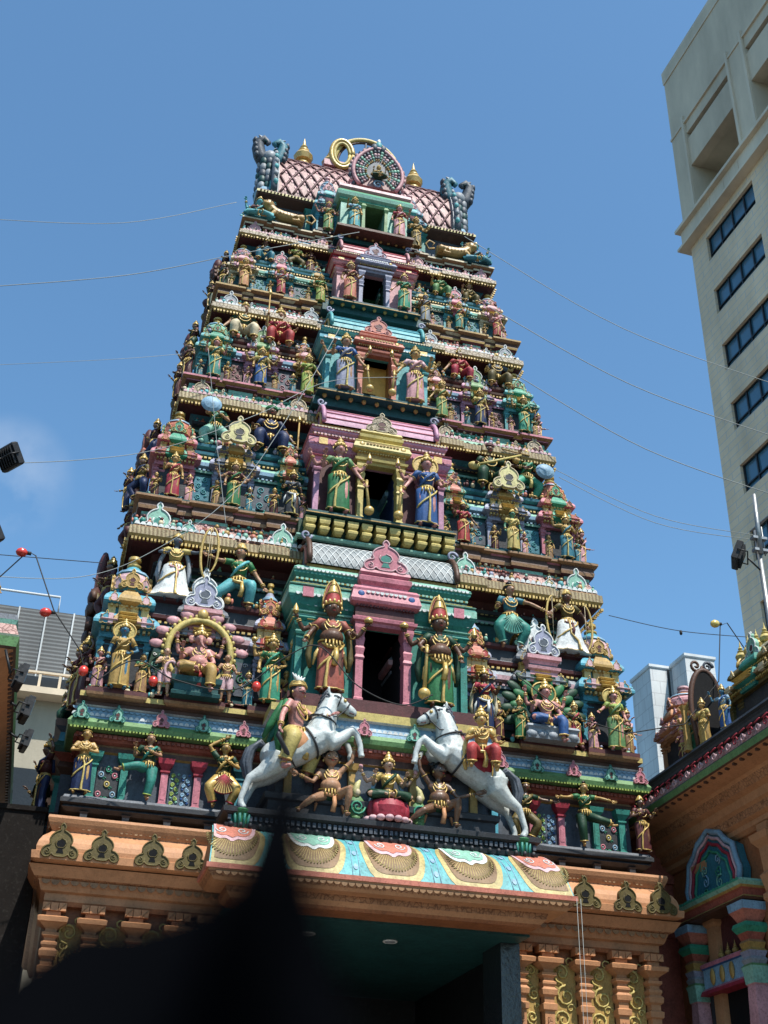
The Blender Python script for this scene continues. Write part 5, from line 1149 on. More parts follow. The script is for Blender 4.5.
F('statue wrapped in a bright golden robe in front of the slate-blue shrine on the right', 2.58,.38,z,.94, skin='greenskin', robe='yellow', top='yellow', arms=('down','down'), crown='mitre')
F('statue in blue-green skirt before the pink and green corner shrine on the right', 3.64,.38,z,1.04, skin='goldskin', robe='bluegreen', top='ochre', arms=('up','bless'), trim='yellow')
F('small pink statue with many arms at the right corner of the second full storey', 4.04,.60,z,.90, skin='pinkskin', robe='rose', top='maroon', arms=('up','hold'), back=('back','back'), face=.8)
F('large seated figure in pale green with a golden crown, high on the left', -2.98,.95,14.05,1.24, legs='plie', skin='skin', robe='mint', top='green', arms=('fwd','chest'), crown='mitre', group=UP, hold=[('shield',0)])
F('large dark blue seated figure holding a golden staff, high left of the lilac barrel', -1.97,.92,14.05,1.22, legs='sit', skin='darkskin', robe='navy', top='navy', arms=('hold','low'), crown='turban', crowncol='green', group=UP, hold=[('spear',1)], female=False)
F('large seated musician in dark green playing a yellow long-necked veena, high on the right', 2.34,.90,14.05,1.22, legs='sit', skin='darkskin', robe='darkgreen', top='darkgreen', arms=('hold','out'), crown='turban', crowncol='maroon', group=UP, hold=[('veena',0)], female=False)
F('large flute player in green with a golden crown, high on the right', 3.12,.92,14.08,1.26, legs='plie', skin='skin', robe='jade', top='green', arms=(((.2,-.08,.74),(.16,-.16,.84)),'hold'), crown='mitre', group=UP, hold=[('flute',0),('shield',1)], turn=-.3, sash='yellow')
for s, l in ((-1,'cream curled gable ornament on top of the middle left shrine of the second full storey'),(1,'cream curled gable ornament on top of the middle right shrine of the second full storey')):
    q = thing('gable_crest', l, 'ornament', (s*2.58,.5,14.1), group='cream gable crests of the second full storey'); mb = MB(); kudu(mb, s*2.58, .48, 14.02, .56, 'lemon', 'cream', 'charcoal', .08, w=1.15); mb.build('crest', q)
# third full storey
z = 15.64
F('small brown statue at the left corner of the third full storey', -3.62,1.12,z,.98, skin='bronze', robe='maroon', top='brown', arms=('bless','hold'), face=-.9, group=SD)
F('statue in turquoise-green skirt before the turquoise corner shrine of the third full storey', -3.14,.88,z,1.02, skin='pinkskin', robe='teal', top='yellow', arms=('bless','bless'), trim='yellow')
F('statue in blue skirt before the lilac shrine with a light green gable on the left', -2.25,.88,z,.98, skin='goldskin', robe='blue', top='yellow', arms=('down','down'), back=('back2','back2'), trim='yellow')
F('statue in lime-green sari left of the turquoise central bay', -1.34,.88,z,1.02, skin='goldskin', robe='lime', top='lime', arms=('bless','low'), trim='yellow')
F('doorkeeper statue in a slate-blue robe left of the orange-lit doorway', -.68,.56,z,1.46, skin='skin', robe='lilacgrey', top='blue', arms=('bless','low'), back=('back2','back2'), hold=[('flame',3),('mace',1)], group=DV, trim='yellow')
F('doorkeeper statue in a pink robe right of the orange-lit doorway', .72,.56,z,1.46, skin='goldskin', robe='rose', top='palepink', arms=('low','bless'), back=('back2','back2'), hold=[('mace',0),('flame',2)], group=DV, trim='yellow')
F('statue in green and gold right of the turquoise central bay', 1.36,.86,z,.96, skin='goldskin', robe='leaf', top='ochre', arms=('low','bless'), trim='yellow')
F('statue in dark blue skirt before the right lilac shrine with light green gable', 2.17,.88,z,.95, skin='goldskin', robe='navy', top='yellow', arms=('hold','down'), trim='yellow')
F('statue in emerald skirt before the right turquoise corner shrine of the third storey', 3.10,.88,z,.98, skin='goldskin', robe='jade', top='green', arms=('up','hold'), trim='yellow')
F('small reddish statue at the right corner of the third full storey', 3.50,1.10,z,.76, skin='pinkskin', robe='rose', top='maroon', arms=('up','hold'), face=.8)
F('large seated figure in dark green with beige legs apart, high on the upper left', -2.62,1.36,16.90,1.16, legs='sit', skin='skin', robe='cream', top='darkgreen', arms=('low','low'), crown='mitre', group=UP, female=False)
F('large figure in dark red with golden staff, high left of the turquoise barrel', -1.90,1.34,16.90,1.18, legs='sit', skin='skin', robe='red', top='crimson', arms=('bless','hold'), crown='kirita', group=UP, hold=[('spear',0)])
F('large figure in crimson with hands spread, high right of the turquoise barrel', 1.90,1.34,16.90,1.02, legs='sit', skin='skin', robe='crimson', top='red', arms=('low','low'), crown='kirita', group=UP)
F('large dark figure with golden crown and wings, high on the upper right', 2.72,1.36,16.90,1.08, legs='sit', skin='goldskin', robe='olive', top='slate', arms=('hold','up'), crown='mitre', group=UP, female=False)
# fourth full storey
z = 18.34
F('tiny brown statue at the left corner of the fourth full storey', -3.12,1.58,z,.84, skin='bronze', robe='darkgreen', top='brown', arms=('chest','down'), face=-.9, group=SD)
F('orange-robed statue before the cream corner shrine of the fourth full storey', -2.72,1.32,z,.84, skin='goldskin', robe='orange', top='ochre', arms=('down','down'))
F('statue in crimson skirt before the turquoise shrine with a pink gable on the upper left', -1.95,1.32,z,.76, skin='pinkskin', robe='crimson', top='grey', arms=('hold','bless'))
F('statue in bright green skirt left of the pink-stepped central bay', -1.12,1.32,z,.80, skin='goldskin', robe='lime', top='green', arms=('hip','down'))
F('doorkeeper statue in a rust-red robe left of the dark green doorway', -.56,1.06,z,1.10, skin='skin', robe='coral', top='maroon', arms=('down','hold'), group=DV, trim='yellow')
F('doorkeeper statue in an emerald robe right of the dark green doorway', .60,1.06,z,1.06, skin='pinkskin', robe='jade', top='green', arms=('low','bless'), group=DV, trim='yellow')
F('pale grey and brown statue right of the pink-stepped central bay', 1.14,1.30,z,.84, skin='greyskin', robe='grey', top='brown', arms=('hold','down'))
F('statue in green skirt before the turquoise shrine with a pink gable on the upper right', 1.90,1.32,z,.80, skin='goldskin', robe='teal', top='coral', arms=('up','bless'))
F('statue in red and pink before the cream corner shrine on the upper right', 2.74,1.32,z,.74, skin='pinkskin', robe='red', top='rose', arms=('bless','down'))
F('dark seated figure high on the upper left of the fourth full storey', -2.30,1.76,19.40,.82, legs='sit', skin='darkskin', robe='bluegreen', top='slate', arms=('chest','low'), crown='mitre', group=UP)
F('olive-green figure high left of the pink-stepped central bay', -1.62,1.72,19.40,.82, legs='plie', skin='goldskin', robe='olive', top='lime', arms=('hold','hold'), crown='mitre', group=UP)
F('maroon figure standing close behind the olive-green one, high on the upper left', -1.30,1.78,19.40,.76, skin='darkskin', robe='maroon', top='maroon', arms=('chest','down'), crown='bun', group=UP)
F('leaf-green seated figure high right of the pink-stepped central bay', 1.60,1.74,19.40,.90, legs='sit', skin='goldskin', robe='leaf', top='green', arms=('bless','low'), crown='kirita', group=UP)
F('olive seated figure high on the upper right of the fourth full storey', 2.28,1.76,19.40,.78, legs='sit', skin='skin', robe='olive', top='olive', arms=('bless','low'), crown='kirita', group=UP)
# top storey
z = 20.64
F('blue seated statue with snake-like arms under the left end of the roof ledge', -2.50,1.80,z,.80, legs='cross', skin='turq', robe='turq', top='maroon', arms=('low','low'), back=('back','back'), crown='mitre')
F('blue seated statue with coiled arms under the right end of the roof ledge', 2.46,1.80,z,.80, legs='cross', skin='turq', robe='bluegreen', top='maroon', arms=('low','hold'), back=('back','back'), crown='mitre')
F('pink-skinned many-armed statue in front of the light blue shrine left of the top doorway', -1.00,1.62,z,.92, skin='pinkskin', robe='leaf', top='ochre', arms=('hold','hold'), back=('back2','back2'))
F('statue in turquoise robe just left of the topmost doorway', -.46,1.42,z+.04,.98, skin='goldskin', robe='turq', top='sky', arms=('bless','down'))
F('statue in dusky pink robe just right of the topmost doorway', .56,1.42,z+.04,1.02, skin='pinkskin', robe='rose', top='crimson', arms=('down','bless'), crown='mitre')
F('golden many-armed statue in front of the light blue shrine right of the top doorway', 1.00,1.60,z,1.00, skin='goldskin', robe='olive', top='ochre', arms=('hold','hold'), back=('back2','back2'))
def tiger(label, s):
    root = thing('tiger_statue', label, 'tiger statue', (s*1.86,1.72,20.64), group='reclining tiger statues under the roof ledge', rz=0)
    mb = MB()
    mb.tube([(.30,0,.16),(.15,0,.17),(-.12,0,.19),(-.30,0,.25)], [.10,.12,.12,.11], 'goldskin', n=10)
    mb.ell((-.40,-.02,.40), (.115,.10,.115), 'goldskin', 10, 8); mb.tube([(-.30,0,.27),(-.38,0,.38)], [.11,.09], 'goldskin', n=8)
    mb.ell((-.45,-.08,.37), (.06,.06,.05), 'goldskin', 8, 6)
    for x in (-.48,-.33): mb.ell((x,0,.50), (.03,.02,.035), 'goldskin', 6, 5)
    for y in (-.09,.09):
        mb.tube([(-.28,y,.18),(-.36,y*1.2,.06),(-.54,y*1.2,.035)], [.055,.04,.035], 'goldskin', n=7)
        mb.tube([(.26,y,.15),(.12,y*1.5,.10),(.20,y*1.6,.03),(.05,y*1.6,.03)], [.09,.06,.04,.03], 'goldskin', n=7)
    me = remesh(mb, .014, 3); b = MB(); b.M = T(0,0,0,0,1.15,mir=(s > 0)); b.mesh(me, 'goldskin')
    for k in range(9):
        x = -.26+k*.065; b.tube([(x+.02,.12*cos(a),.18+.125*sin(a)) for a in (-.2,.5,1.2,1.9,2.6,3.3)], .007, 'brown', n=4)
    for x in (-.44,-.36): b.ell((x,-.11,.43), .014, 'eyeblack', 6, 4)
    b.build('body', root, 'local')
    b = MB(); b.M = T(0,0,0,0,1.15,mir=(s > 0)); b.tube([(.34,0,.20),(.46,0,.16),(.52,0,.28),(.44,0,.38),(.34,0,.34),(.38,0,.26)], [.025,.022,.02,.018,.016,.012], 'goldskin', n=6); b.build('tail', root, 'local')
    b = MB(); b.M = T(0,0,0,0,1.15,mir=(s > 0))
    for k in range(12):
        a = 2*pi*k/12; b.ell((-.39+.11*cos(a),.03,.40+.12*sin(a)), (.04,.05,.04), 'brown', 6, 4)
    b.build('mane', root, 'local')
tiger('yellow reclining tiger statue with looped tail under the left part of the roof ledge', -1)
tiger('yellow reclining tiger statue with looped tail under the right part of the roof ledge', 1)
F('small seated deity statue inside the round arch above the topmost doorway', .08,1.54,22.42,.50, legs='cross', skin='goldskin', robe='darkgreen', top='ochre', arms=('bless','bless'), group=None)

# small attendants beside the shrine pillars, copied with their parts
def kids(o): return [c for c in COL.objects if c.parent == o]
protos = [figure('small attendant figure with raised hand standing beside a shrine pillar, one of many alike', 0,0,0,1.0, skin=sk, robe=rb, top=tp, arms=ar, crown=cr, vox=.017, group='small attendant figures beside the shrine pillars', trim=tr)
          for sk, rb, tp, ar, cr, tr in (('pinkskin','rose','maroon',('bless','down'),'kirita','gold'),('goldskin','maroon','ochre',('down','bless'),'mitre','gold'),('skin','bluegreen','teal',('hold','chest'),'kirita','cream'),('goldskin','tan','green',('chest','down'),'bun','gold'))]
PSC = [tuple(p.scale) for p in protos]; ptree = [(p, kids(p)) for p in protos]; pk = 0; used_p = set()
for i, g in enumerate(ST):
    s_ = g['sw']/.42
    for sg in (-1,1):
        for xc, w_ in ((g['kx'], g['sw']), (g['mx'], g['sw']*1.02), (g['tx'], g['sw']*.62)):
            if i == 0 and xc == g['mx']: continue
            for q in (-1,1):
                pi_ = (pk*7+i) % 4; pk += 1
                if pi_ in used_p:
                    p, ch = ptree[pi_]; n = p.copy(); COL.objects.link(n)
                    for c in ch:
                        c2 = c.copy(); COL.objects.link(c2); c2.parent = n
                else: n = protos[pi_]; used_p.add(pi_)
                f_ = g['H']*.27*(.92+.12*((pk*5) % 3)/2)
                n.location = (sg*xc+q*w_*(.78 if xc != g['tx'] else 1.15), g['y']+.02, g['f']+.035)
                n.scale = tuple(v*f_ for v in PSC[pi_])
                n.rotation_euler = (0,0,.25*q+.1*sin(pk*2.1))
# ------------------------------------------------------------------ the orange entrance under the tower
gate = thing('temple_entrance', 'orange-painted temple entrance with carved pillars and a painted porch roof under the tower', 'temple entrance', (0,YC,0))
mb = MB()
mb.rl(0, YC, 4.72, YC+.12, [(6.60,-.02,'orange'),(6.66,.02,'orange'),(6.70,.04,'orange'),(6.76,.06,'orange'),(6.80,.05,'orange')], 'orange')
mb.rl(0, YC, 4.70, YC+.10, [(6.10,-.75,'orange'),(6.12,.16,'orange'),(6.14,.22,'orange'),(6.24,.23,'orange'),(6.26,.17,'orange'),(6.32,.175,'orange'),(6.40,.155,'orange'),(6.48,.11,'orange'),(6.55,.03,'orange'),(6.58,.0,'orangecarve'),(6.62,.0,'orangecarve')], 'orange')
dentils(mb, -4.7, 4.7, -.10, 6.70, .035, .07, .03, 'tan', .9)
for s in (-1,1):
    mb.M = T(s*4.70, YC, 0, s*pi/2); dentils(mb, -3.6, 3.6, -.03, 6.70, .035, .07, .03, 'tan', .9)
gc = mb.build('cornice', gate)
for s in (-1,1):
    for x in (2.72,3.28,3.98,4.55):
        mb = MB(); kudu(mb, s*x, -.335, 6.17, .45, 'olive', 'olive', 'void', .14, w=1.12); mb.build('gable_ornament', gc)
    for y in (1.0,2.6,4.4,6.0):
        mb = MB(); mb.M = T(s*4.94, y, 0, s*pi/2); kudu(mb, 0, 0, 6.16, .52, 'olive', 'olive', 'void', .14, w=.92); mb.build('gable_ornament', gc)
# entablature and wall below
for s in (-1,1):
    mb = MB(); xc, hx = s*3.42, 1.22
    mb.rl(xc, YC, hx, YC-.12, [(5.62,.0,'wallorange'),(5.68,.02,'orange'),(5.78,.02,'orange'),(5.80,.08,'orange'),(5.84,.10,'orange'),(5.94,.14,'orangecarve'),(5.96,.20,'orange'),(6.04,.26,'orange'),(6.10,.30,'orange')], 'orange')
    scallops(mb, xc-hx-.1, xc+hx+.1, .12-.16, 5.93, .13, .07, 'tan')
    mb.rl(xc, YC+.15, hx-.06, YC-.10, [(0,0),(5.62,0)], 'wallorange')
    w = mb.build('wall', gate)
    for k, x in enumerate((2.36,2.78,3.37,3.97,4.50)):
        m = MB(); X = s*x; y = .12; hw = .078 if k else .06
        m.rl(X, y, hw, hw, [(0,.08),(.5,.08),(.55,.0),(4.70,.0,'orange'),(4.72,.03),(4.80,.035),(4.82,.0),(4.90,.0),(4.93,.035),(5.0,.045),(5.04,.01),(5.08,.03),(5.11,.03),(5.13,.0),(5.17,.0),(5.20,.035),(5.24,.04),(5.25,.0),(5.29,.0),(5.31,.02),(5.36,.09),(5.37,.12),(5.43,.13),(5.45,.09),(5.46,.02),(5.52,.02)], 'orange')
        m.box(X-hw*.45, X+hw*.45, y-hw-.014, y-hw, 3.2, 4.62, 'orangecarve')
        for q in (-.11,.0,.11): m.box(X+q-.05, X+q+.05, y-hw-.06, y+.06, 5.525, 5.63, 'orange')
        for q in (-.11,.11): m.tube([(X+q-.04,y-hw-.064,5.535),(X+q+.04,y-hw-.064,5.62)], .006, 'tan', n=4)
        m.build('pillar', gate)
    for a, b in ((2.46,2.68),(2.88,3.27),(3.47,3.87),(4.07,4.40)):
        m = MB(); a, b = sorted((s*a, s*b)); m.box(a, b, .19, .21, 2.5, 5.40, 'ochre')
        cx = (a+b)/2; ww = (b-a)
        for k in range(7):
            zc = 3.3+k*.33; d = 1 if k % 2 else -1
            spiral(m, cx+d*ww*.08, zc, .175, min(.16,ww*.46), 'yellow', 1.5, .02, d, pi/2*d, 16)
            spiral(m, cx-d*ww*.25, zc+.16, .178, ww*.20, 'yellow', 1.1, .014, -d, 0, 9)
            m.ell((cx+d*ww*.3, .175, zc+.05), (.03,.012,.05), 'ochre', 6, 4)
        m.build('relief_panel', gate)
# porch roof: a curved painted slope
CW = 2.62
def cp(u, t, o=0.0):   # u along x (-1..1), t 0 top..1 edge
    a = t*pi/2
    y = -.64-.84*t-.10*sin(pi*t); z = 6.74-.74*t+.06*sin(pi*t)-.06*t*t
    ny, nz = -.74-.15*cos(pi*t)*-1, .84; l = sqrt(ny*ny+nz*nz)
    return ((CW-.10+.10*t)*u, y+o*ny/l, z+o*nz/l)
def patch(mb, poly, o, mat, thick=True):
    # poly in (x metres, t); laid on the slope at height o
    c = (sum(p[0] for p in poly)/len(poly), sum(p[1] for p in poly)/len(poly)); K_ = 5; n = len(poly); vs = []
    for k in range(K_+1):
        f = k/K_
        for x, t in poly: vs.append(cp((c[0]+(x-c[0])*f)/CW, min(.995,max(.0,c[1]+(t-c[1])*f)), o))
    mb.add(vs, [(k*n+i, k*n+(i+1) % n, (k+1)*n+(i+1) % n, (k+1)*n+i) for k in range(K_) for i in range(n)], mat, True)
mb = MB(); nu, nt = 40, 12
vs = [cp(-1+2*i/nu, k/nt) for k in range(nt+1) for i in range(nu+1)]
mb.add(vs, [(k*(nu+1)+i, (k+1)*(nu+1)+i, (k+1)*(nu+1)+i+1, k*(nu+1)+i+1) for k in range(nt) for i in range(nu)], 'turq', True)
for s in (-1,1): 
    q = [cp(s, k/nt) for k in range(nt+1)]+[(s*CW,-.62,6.0)]; mb.add(q, [tuple(range(len(q)))], 'orange')
mb.box(-CW-.03, CW+.03, -1.50, -.60, 5.93, 5.997, 'coral'); mb.rl(0, -1.02, CW-.0, .46, [(5.80,-.10,'orange'),(5.84,-.06,'orangecarve'),(5.90,-.01,'orange'),(5.93,.0,'orange')], 'orange')
mb.rl(0, -.80, CW-.32, .34, [(5.62,-.10,'wallorange'),(5.66,-.06,'orange'),(5.72,.0,'orangecarve'),(5.80,.02,'orange')], 'orange')
scallops(mb, -CW+.1, CW-.1, -1.47, 5.90, .10, .05, 'tan')
mb.add([(-2.3,-.62,5.7),(2.3,-.62,5.7),(2.3,-.62,6.66),(-2.3,-.62,6.66)], [(0,1,2,3)], 'orange')
pr = mb.build('porch_roof', gate)
mb = MB()
for k in range(-2,3):
    cx = k*1.17; sh = 'red' if k % 2 == 0 else 'mint'
    hw = .46
    outer = [(cx+hw*sx, t) for sx, t in bulge([(-.55,.0),(-.98,.25),(-1.0,.6),(-.72,.93),(0,.975),(.72,.93),(1.0,.6),(.98,.25),(.55,.0)],4)]
    outer = [(max(-CW+.02,min(CW-.02,x)), max(0,t)) for x, t in outer]
    patch(mb, outer, .006, 'porchyellow')
    inner = [(cx+(x-cx)*.84, t*.9) for x, t in outer]; patch(mb, inner, .012, 'umber')
    for q in range(27):
        a = pi*(-.03+1.06*q/26); 
        for dd in (-.02,.02):
            pass
        p = [(cx+hw*.45*cos(a), .40+.16*sin(a)), (cx+hw*.80*cos(a+.03), .45+.38*sin(a+.03)), (cx+hw*.72*cos(a-.07), .42+.36*sin(a-.07))]
        mb.tube([cp(x/CW, min(.98,t), .016) for x, t in p], [.005,.010,.004], 'porchyellow', n=4)
    cl = [(cx+hw*1.05*sx, t*1.22) for sx, t in bulge([(-.60,.0),(-.70,.18),(-.60,.36),(-.38,.43),(-.18,.42),(0,.47),(.18,.42),(.38,.43),(.60,.36),(.70,.18),(.60,.0)],4)]
    cl = [(max(-CW+.02,min(CW-.02,x)), max(0,t)) for x, t in cl]
    patch(mb, cl, .020, 'palepink' if sh == 'red' else 'white'); patch(mb, [(cx+(x-cx)*.86, t*.86) for x, t in cl], .026, 'coral' if sh == 'red' else 'mint')
    for d in (-1,1):
        pts = []
        for j in range(14):
            a = j/13*2.6*pi; r = .085*(1-.8*j/13); pts.append(cp((cx+d*.15+d*r*cos(a))/CW, max(.02,.28+r*1.3*sin(a)), .030))
        mb.tube(pts, .010, 'white', n=4)
    if k < 2:
        bx = cx+.585
        for dx in (-.05,.05): mb.tube([cp((bx+dx)/CW, t, .006) for t in (.02,.25,.5,.75,.96)], [.008,.006,.010,.006,.008], 'sky', n=4)
        for t in (.25,.55,.8): patch(mb, [(bx+.035*cos(q*pi/4), t+.05*sin(q*pi/4)) for q in range(8)], .010, 'sky')
mb.build('painted_medallions', pr)
# hall behind
mb = MB()
mb.box(-2.25, 2.25, -.60, 5.5, 5.585, 5.62, 'darkteal')
mb.box(-2.25, 2.25, 5.2, 5.25, 0, 5.58, 'black')
for s in (-1,1): mb.box(s*2.25-.02, s*2.25+.02, .46, 5.2, 0, 5.58, 'black')
gl = mb.build('hall', gate)
for x, y in ((-.85,.35),(.42,.42)):
    m = MB(); m.M = T(x, y, 0); m.tube([(.10*cos(a),.10*sin(a),5.58) for a in [2*pi*k/20 for k in range(20)]], .014, 'white', n=6, closed=True); m.lathe(0,0,[(5.560,.02),(5.566,.075),(5.582,.08)], 'grey', 14); m.build('downlight', gl)
for s in (-1,1):
    m = MB(); m.rl(s*2.12, .28, .15, .40, [(0,0),(5.583,0)], 'granite'); m.build('granite_pier', gate)
m = MB(); m.rl(0, 2.6, 1.2, .08, [(0,0),(3.6,0)], 'bronze'); m.build('door', gate)
# ------------------------------------------------------------------ camera frame
YAW, PITCH, ROLL, FPX = R(14.459), R(30.956), R(1.607), 1233.6
CAM = Vector((-4.609, -18.0, 1.6))
fh = Vector((sin(YAW), cos(YAW), 0)); FW = fh*cos(PITCH)+Vector((0,0,sin(PITCH)))
r_ = Vector((cos(YAW), -sin(YAW), 0)); u_ = r_.cross(FW)
RT = r_*cos(ROLL)+u_*sin(ROLL); UP_ = -r_*sin(ROLL)+u_*cos(ROLL)
cd = bpy.data.cameras.new('camera'); cam = bpy.data.objects.new('camera', cd); COL.objects.link(cam)
mw = Matrix((RT, UP_, -FW)).transposed().to_4x4(); mw.translation = CAM; cam.matrix_world = mw
cd.sensor_fit = 'VERTICAL'; cd.sensor_height = 36; cd.sensor_width = 27; cd.lens = 36*FPX/1024; cd.clip_end = 5000; cd.clip_start = .02
cd.dof.use_dof = True; cd.dof.focus_distance = 21.5; cd.dof.aperture_fstop = cd.lens/1000/.0085
S.camera = cam

# ------------------------------------------------------------------ side halls
def hall_side(mb, y0, y1, xw, xe, z, s):
    """cornice running along y; s=+1 hall on the right (faces -x)"""
    X = lambda v: s*v
    def bar(xa, xb, za, zb, mat, ya=y0, yb=y1):
        a, b = sorted((X(xa), X(xb))); mb.box(a, b, ya, yb, za, zb, mat)
    return bar
rh = thing('side_hall', 'orange temple side hall on the right with a black ledge and painted roof shrines', 'temple hall', (6.6,-3,0))
XE, XW, ZC, YA, YB = 4.96, 5.85, 8.10, -9.0, 6.8
mb = MB()
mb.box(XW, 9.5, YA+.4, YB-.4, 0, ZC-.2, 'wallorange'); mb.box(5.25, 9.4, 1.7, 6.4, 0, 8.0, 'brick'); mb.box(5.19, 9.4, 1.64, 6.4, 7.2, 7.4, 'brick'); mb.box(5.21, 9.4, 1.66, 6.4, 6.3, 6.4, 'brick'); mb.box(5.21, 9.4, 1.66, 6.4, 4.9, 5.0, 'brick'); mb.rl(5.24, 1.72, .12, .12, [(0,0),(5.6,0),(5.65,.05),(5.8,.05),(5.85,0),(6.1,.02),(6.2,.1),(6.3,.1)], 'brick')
rw = mb.build('wall', rh)
cxm, cym = (XE+.1+9.6)/2, (YA+YB)/2; hxm, hym = (9.6-XE-.1)/2, (YB-YA)/2
mb = MB()
mb.rl(cxm, cym, hxm, hym, [(ZC-.75,-.75,'orange'),(ZC-.70,-.68,'orange'),(ZC-.62,-.68,'orange'),(ZC-.58,-.60,'orangecarve'),(ZC-.46,-.58,'orange'),(ZC-.42,-.52,'orange'),(ZC-.30,-.50,'orange'),(ZC-.26,-.40,'orangecarve'),(ZC-.14,-.34,'orange'),(ZC-.10,-.30,'orange'),(ZC-.02,.02,'brown'),(ZC,.05,'leaf'),(ZC+.10,.07,'darkgreen'),(ZC+.13,.05,'scroll'),(ZC+.22,.02,'scroll'),(ZC+.32,-.06,'scroll'),(ZC+.35,-.08,'black'),(ZC+.38,-.0,'charcoal'),(ZC+.43,.0,'black'),(ZC+.45,-.05,'charcoal'),(ZC+.50,-.03,'charcoal'),(ZC+.53,-.07,'black'),(ZC+.58,-.05,'slate'),(ZC+.62,-.06,'slate')], 'orange')
for k in range(70):
    y = YA+.2+k*(YB-YA-.3)/69; mb.box(XE+.10, XE+.16, y, y+.05, ZC-.06, ZC-.022, 'brown')
for k in range(70):
    y = YA+.3+k*.22; mb.M = T(XE+.03, y, 0, -pi/2); d = 1 if k % 2 else -1
    spiral(mb, 0, ZC+.20, -.02, .08, ('palepink','crimson')[k % 2], 1.3, .012, d, 0, 10); mb.tube([(-.08,-.02,ZC+.28),(.08,-.02,ZC+.30)], .012, 'crimson', n=4)
mb.M = Matrix()
mb.build('cornice', rh)
mb = MB()
for y in (.35,-1.55,-3.4,-5.2,-7.0):
    mb.rl(XW-.02, y, .10, .13, [(0,.05),(.5,.05),(.55,0),(6.2,0),(6.25,.04),(6.32,.04),(6.35,0),(6.5,.03),(6.6,.05),(6.65,.0),(7.0,.02),(7.1,.10),(7.2,.12),(7.22,.02),(7.36,.02)], 'orange')
mb.build('pilaster_row', rh)
for yc, zc in ((-2.5,6.9),(-4.3,6.9),(-6.1,6.9)):
    mb = MB(); mb.M = T(XW, yc, 0, -pi/2)
    for k in range(5):
        d = 1 if k % 2 else -1; spiral(mb, d*.25, zc-.35+.25*k, -.03, .24, 'tan', 1.6, .03, d, 0, 18); spiral(mb, -d*.35, zc-.30+.25*k, -.03, .15, 'tan', 1.3, .022, -d, 1, 12)
    mb.build('relief_panel', rh)
# wall niche with arch
NY = -.05
mb = MB(); mb.M = T(XW, NY, 0, -pi/2)
for s in (-1,1):
    X = s*.88
    mb.rl(X, -.17, .105, .105, [(p_[0], p_[1]*.62, p_[2]) for p_ in [(0,.06,'rose'),(4.0,.06,'rose'),(5.10,.0,'rose'),(5.12,.03,'mint'),(5.30,.05,'mint'),(5.36,.08,'leaf'),(5.40,.02,'grey'),(5.46,.06,'grey'),(5.50,.02,'lilacgrey'),(5.58,.07,'ochre'),(5.62,.02,'ochre'),(5.70,.06,'tan'),(5.74,.02,'brick'),(5.84,.08,'jade'),(5.92,.16,'jade'),(5.98,.13,'jade'),(6.0,.04,'coral'),(6.10,.12,'coral'),(6.16,.18,'sky'),(6.28,.20,'sky'),(6.30,.06,'blue')]], 'rose')
mb.rl(0, -.16, 1.12, .20, [(6.30,.0,'brown'),(6.33,.03,'ochre'),(6.36,.0,'brick'),(6.44,.02,'brick'),(6.46,.05,'ochre'),(6.49,.08,'mint'),(6.54,.12,'mint'),(6.58,.10,'teal'),(6.60,.0,'teal')], 'brick')
scallops(mb, -1.2, 1.2, -.47, 6.54, .09, .05, 'jade', up=True)
arch = [(-.80,6.6),(-.86,6.85),(-.78,7.02),(-.72,7.25),(-.52,7.36),(-.36,7.52),(-.15,7.58),(0,7.66)]; arch = arch+[(-x,z) for x, z in arch[::-1][1:]]
mb.prism(arch, -.20, -.02, 'bluegreen'); mb.tube([(x,-.21,z) for x, z in arch], .05, 'sky', n=6)
for f, c, rr in ((.90,'palepink',.03),(.80,'crimson',.03),(.68,'jade',.025)): mb.tube([(x*f,-.215,6.6+(z-6.6)*f) for x, z in arch], rr, c, n=5)
for k in range(7):
    d = 1 if k % 2 else -1; spiral(mb, d*.22, 6.68+.09*k, -.215, .13-.008*k, ('jade','mint','sky')[k % 3], 1.4, .014, d, k, 12)
mb.rl(0, -.05, .62, .16, [(5.18,.06,'crimson'),(5.24,.04,'pink'),(5.28,.0,'sky'),(5.56,.0,'blue'),(5.58,.03,'pink'),(5.64,.03,'rose'),(5.67,-.03,'rose')], 'sky')
for x in (-.3,0,.3): mb.ell((x,-.23,5.42), (.07,.03,.13), 'ochre', 8, 6)
for x in (-.22,0,.22): kalash(mb, x, -.08, 5.66, .24, 'ochre', 8)
mb.box(-.66, .66, -.02, .0, 0, 5.18, 'void'); mb.box(-.7, .7, -.012, .002, 5.6, 6.3, 'maroon')
for s in (-1,1): mb.rl(s*.58, -.08, .05, .05, [(0,0),(5.18,.0)], 'charcoal')
mb.build('wall_niche', rh)
# little shrines on the roof of the hall
ZR = ZC+.62
part_shrine(rh, 'teal roof shrine standing behind the others', 6.3, -.45, ZR, -pi/2, .40, 1.9, .7, 'bluegreen', 'coral', 'rose', 'maroon', D='gold')
part_shrine(rh, 'brick red roof shrine standing behind the others', 6.5, -3.0, ZR, -pi/2, .45, 2.3, .7, 'coral', 'jade', 'palepink', 'maroon', D='gold')
part_shrine(rh, 'small orange roof shrine at the far end', 5.35, .35, ZR, -pi/2, .42, 1.62, .7, 'orange', 'orange', 'rose', 'brick', D='palepink', G='orange')
part_shrine(rh, 'long roof shrine with a green and pink barrel top and a row of gold finials', 5.60, -1.95, ZR, -pi/2, .85, 1.75, .8, 'olive', 'teal', 'cream', 'maroon', kind='sala', G='mint')
part_shrine(rh, 'tall orange roof shrine nearest the right edge', 5.60, -3.75, ZR, -pi/2, .70, 2.5, 1.1, 'orange', 'orange', 'rose', 'brick', D='palepink', G='orange')
mb = MB()
for k in range(6): kalash(mb, 5.95, -1.25-.26*k, ZR+1.42, .42, 'yellow', 8)
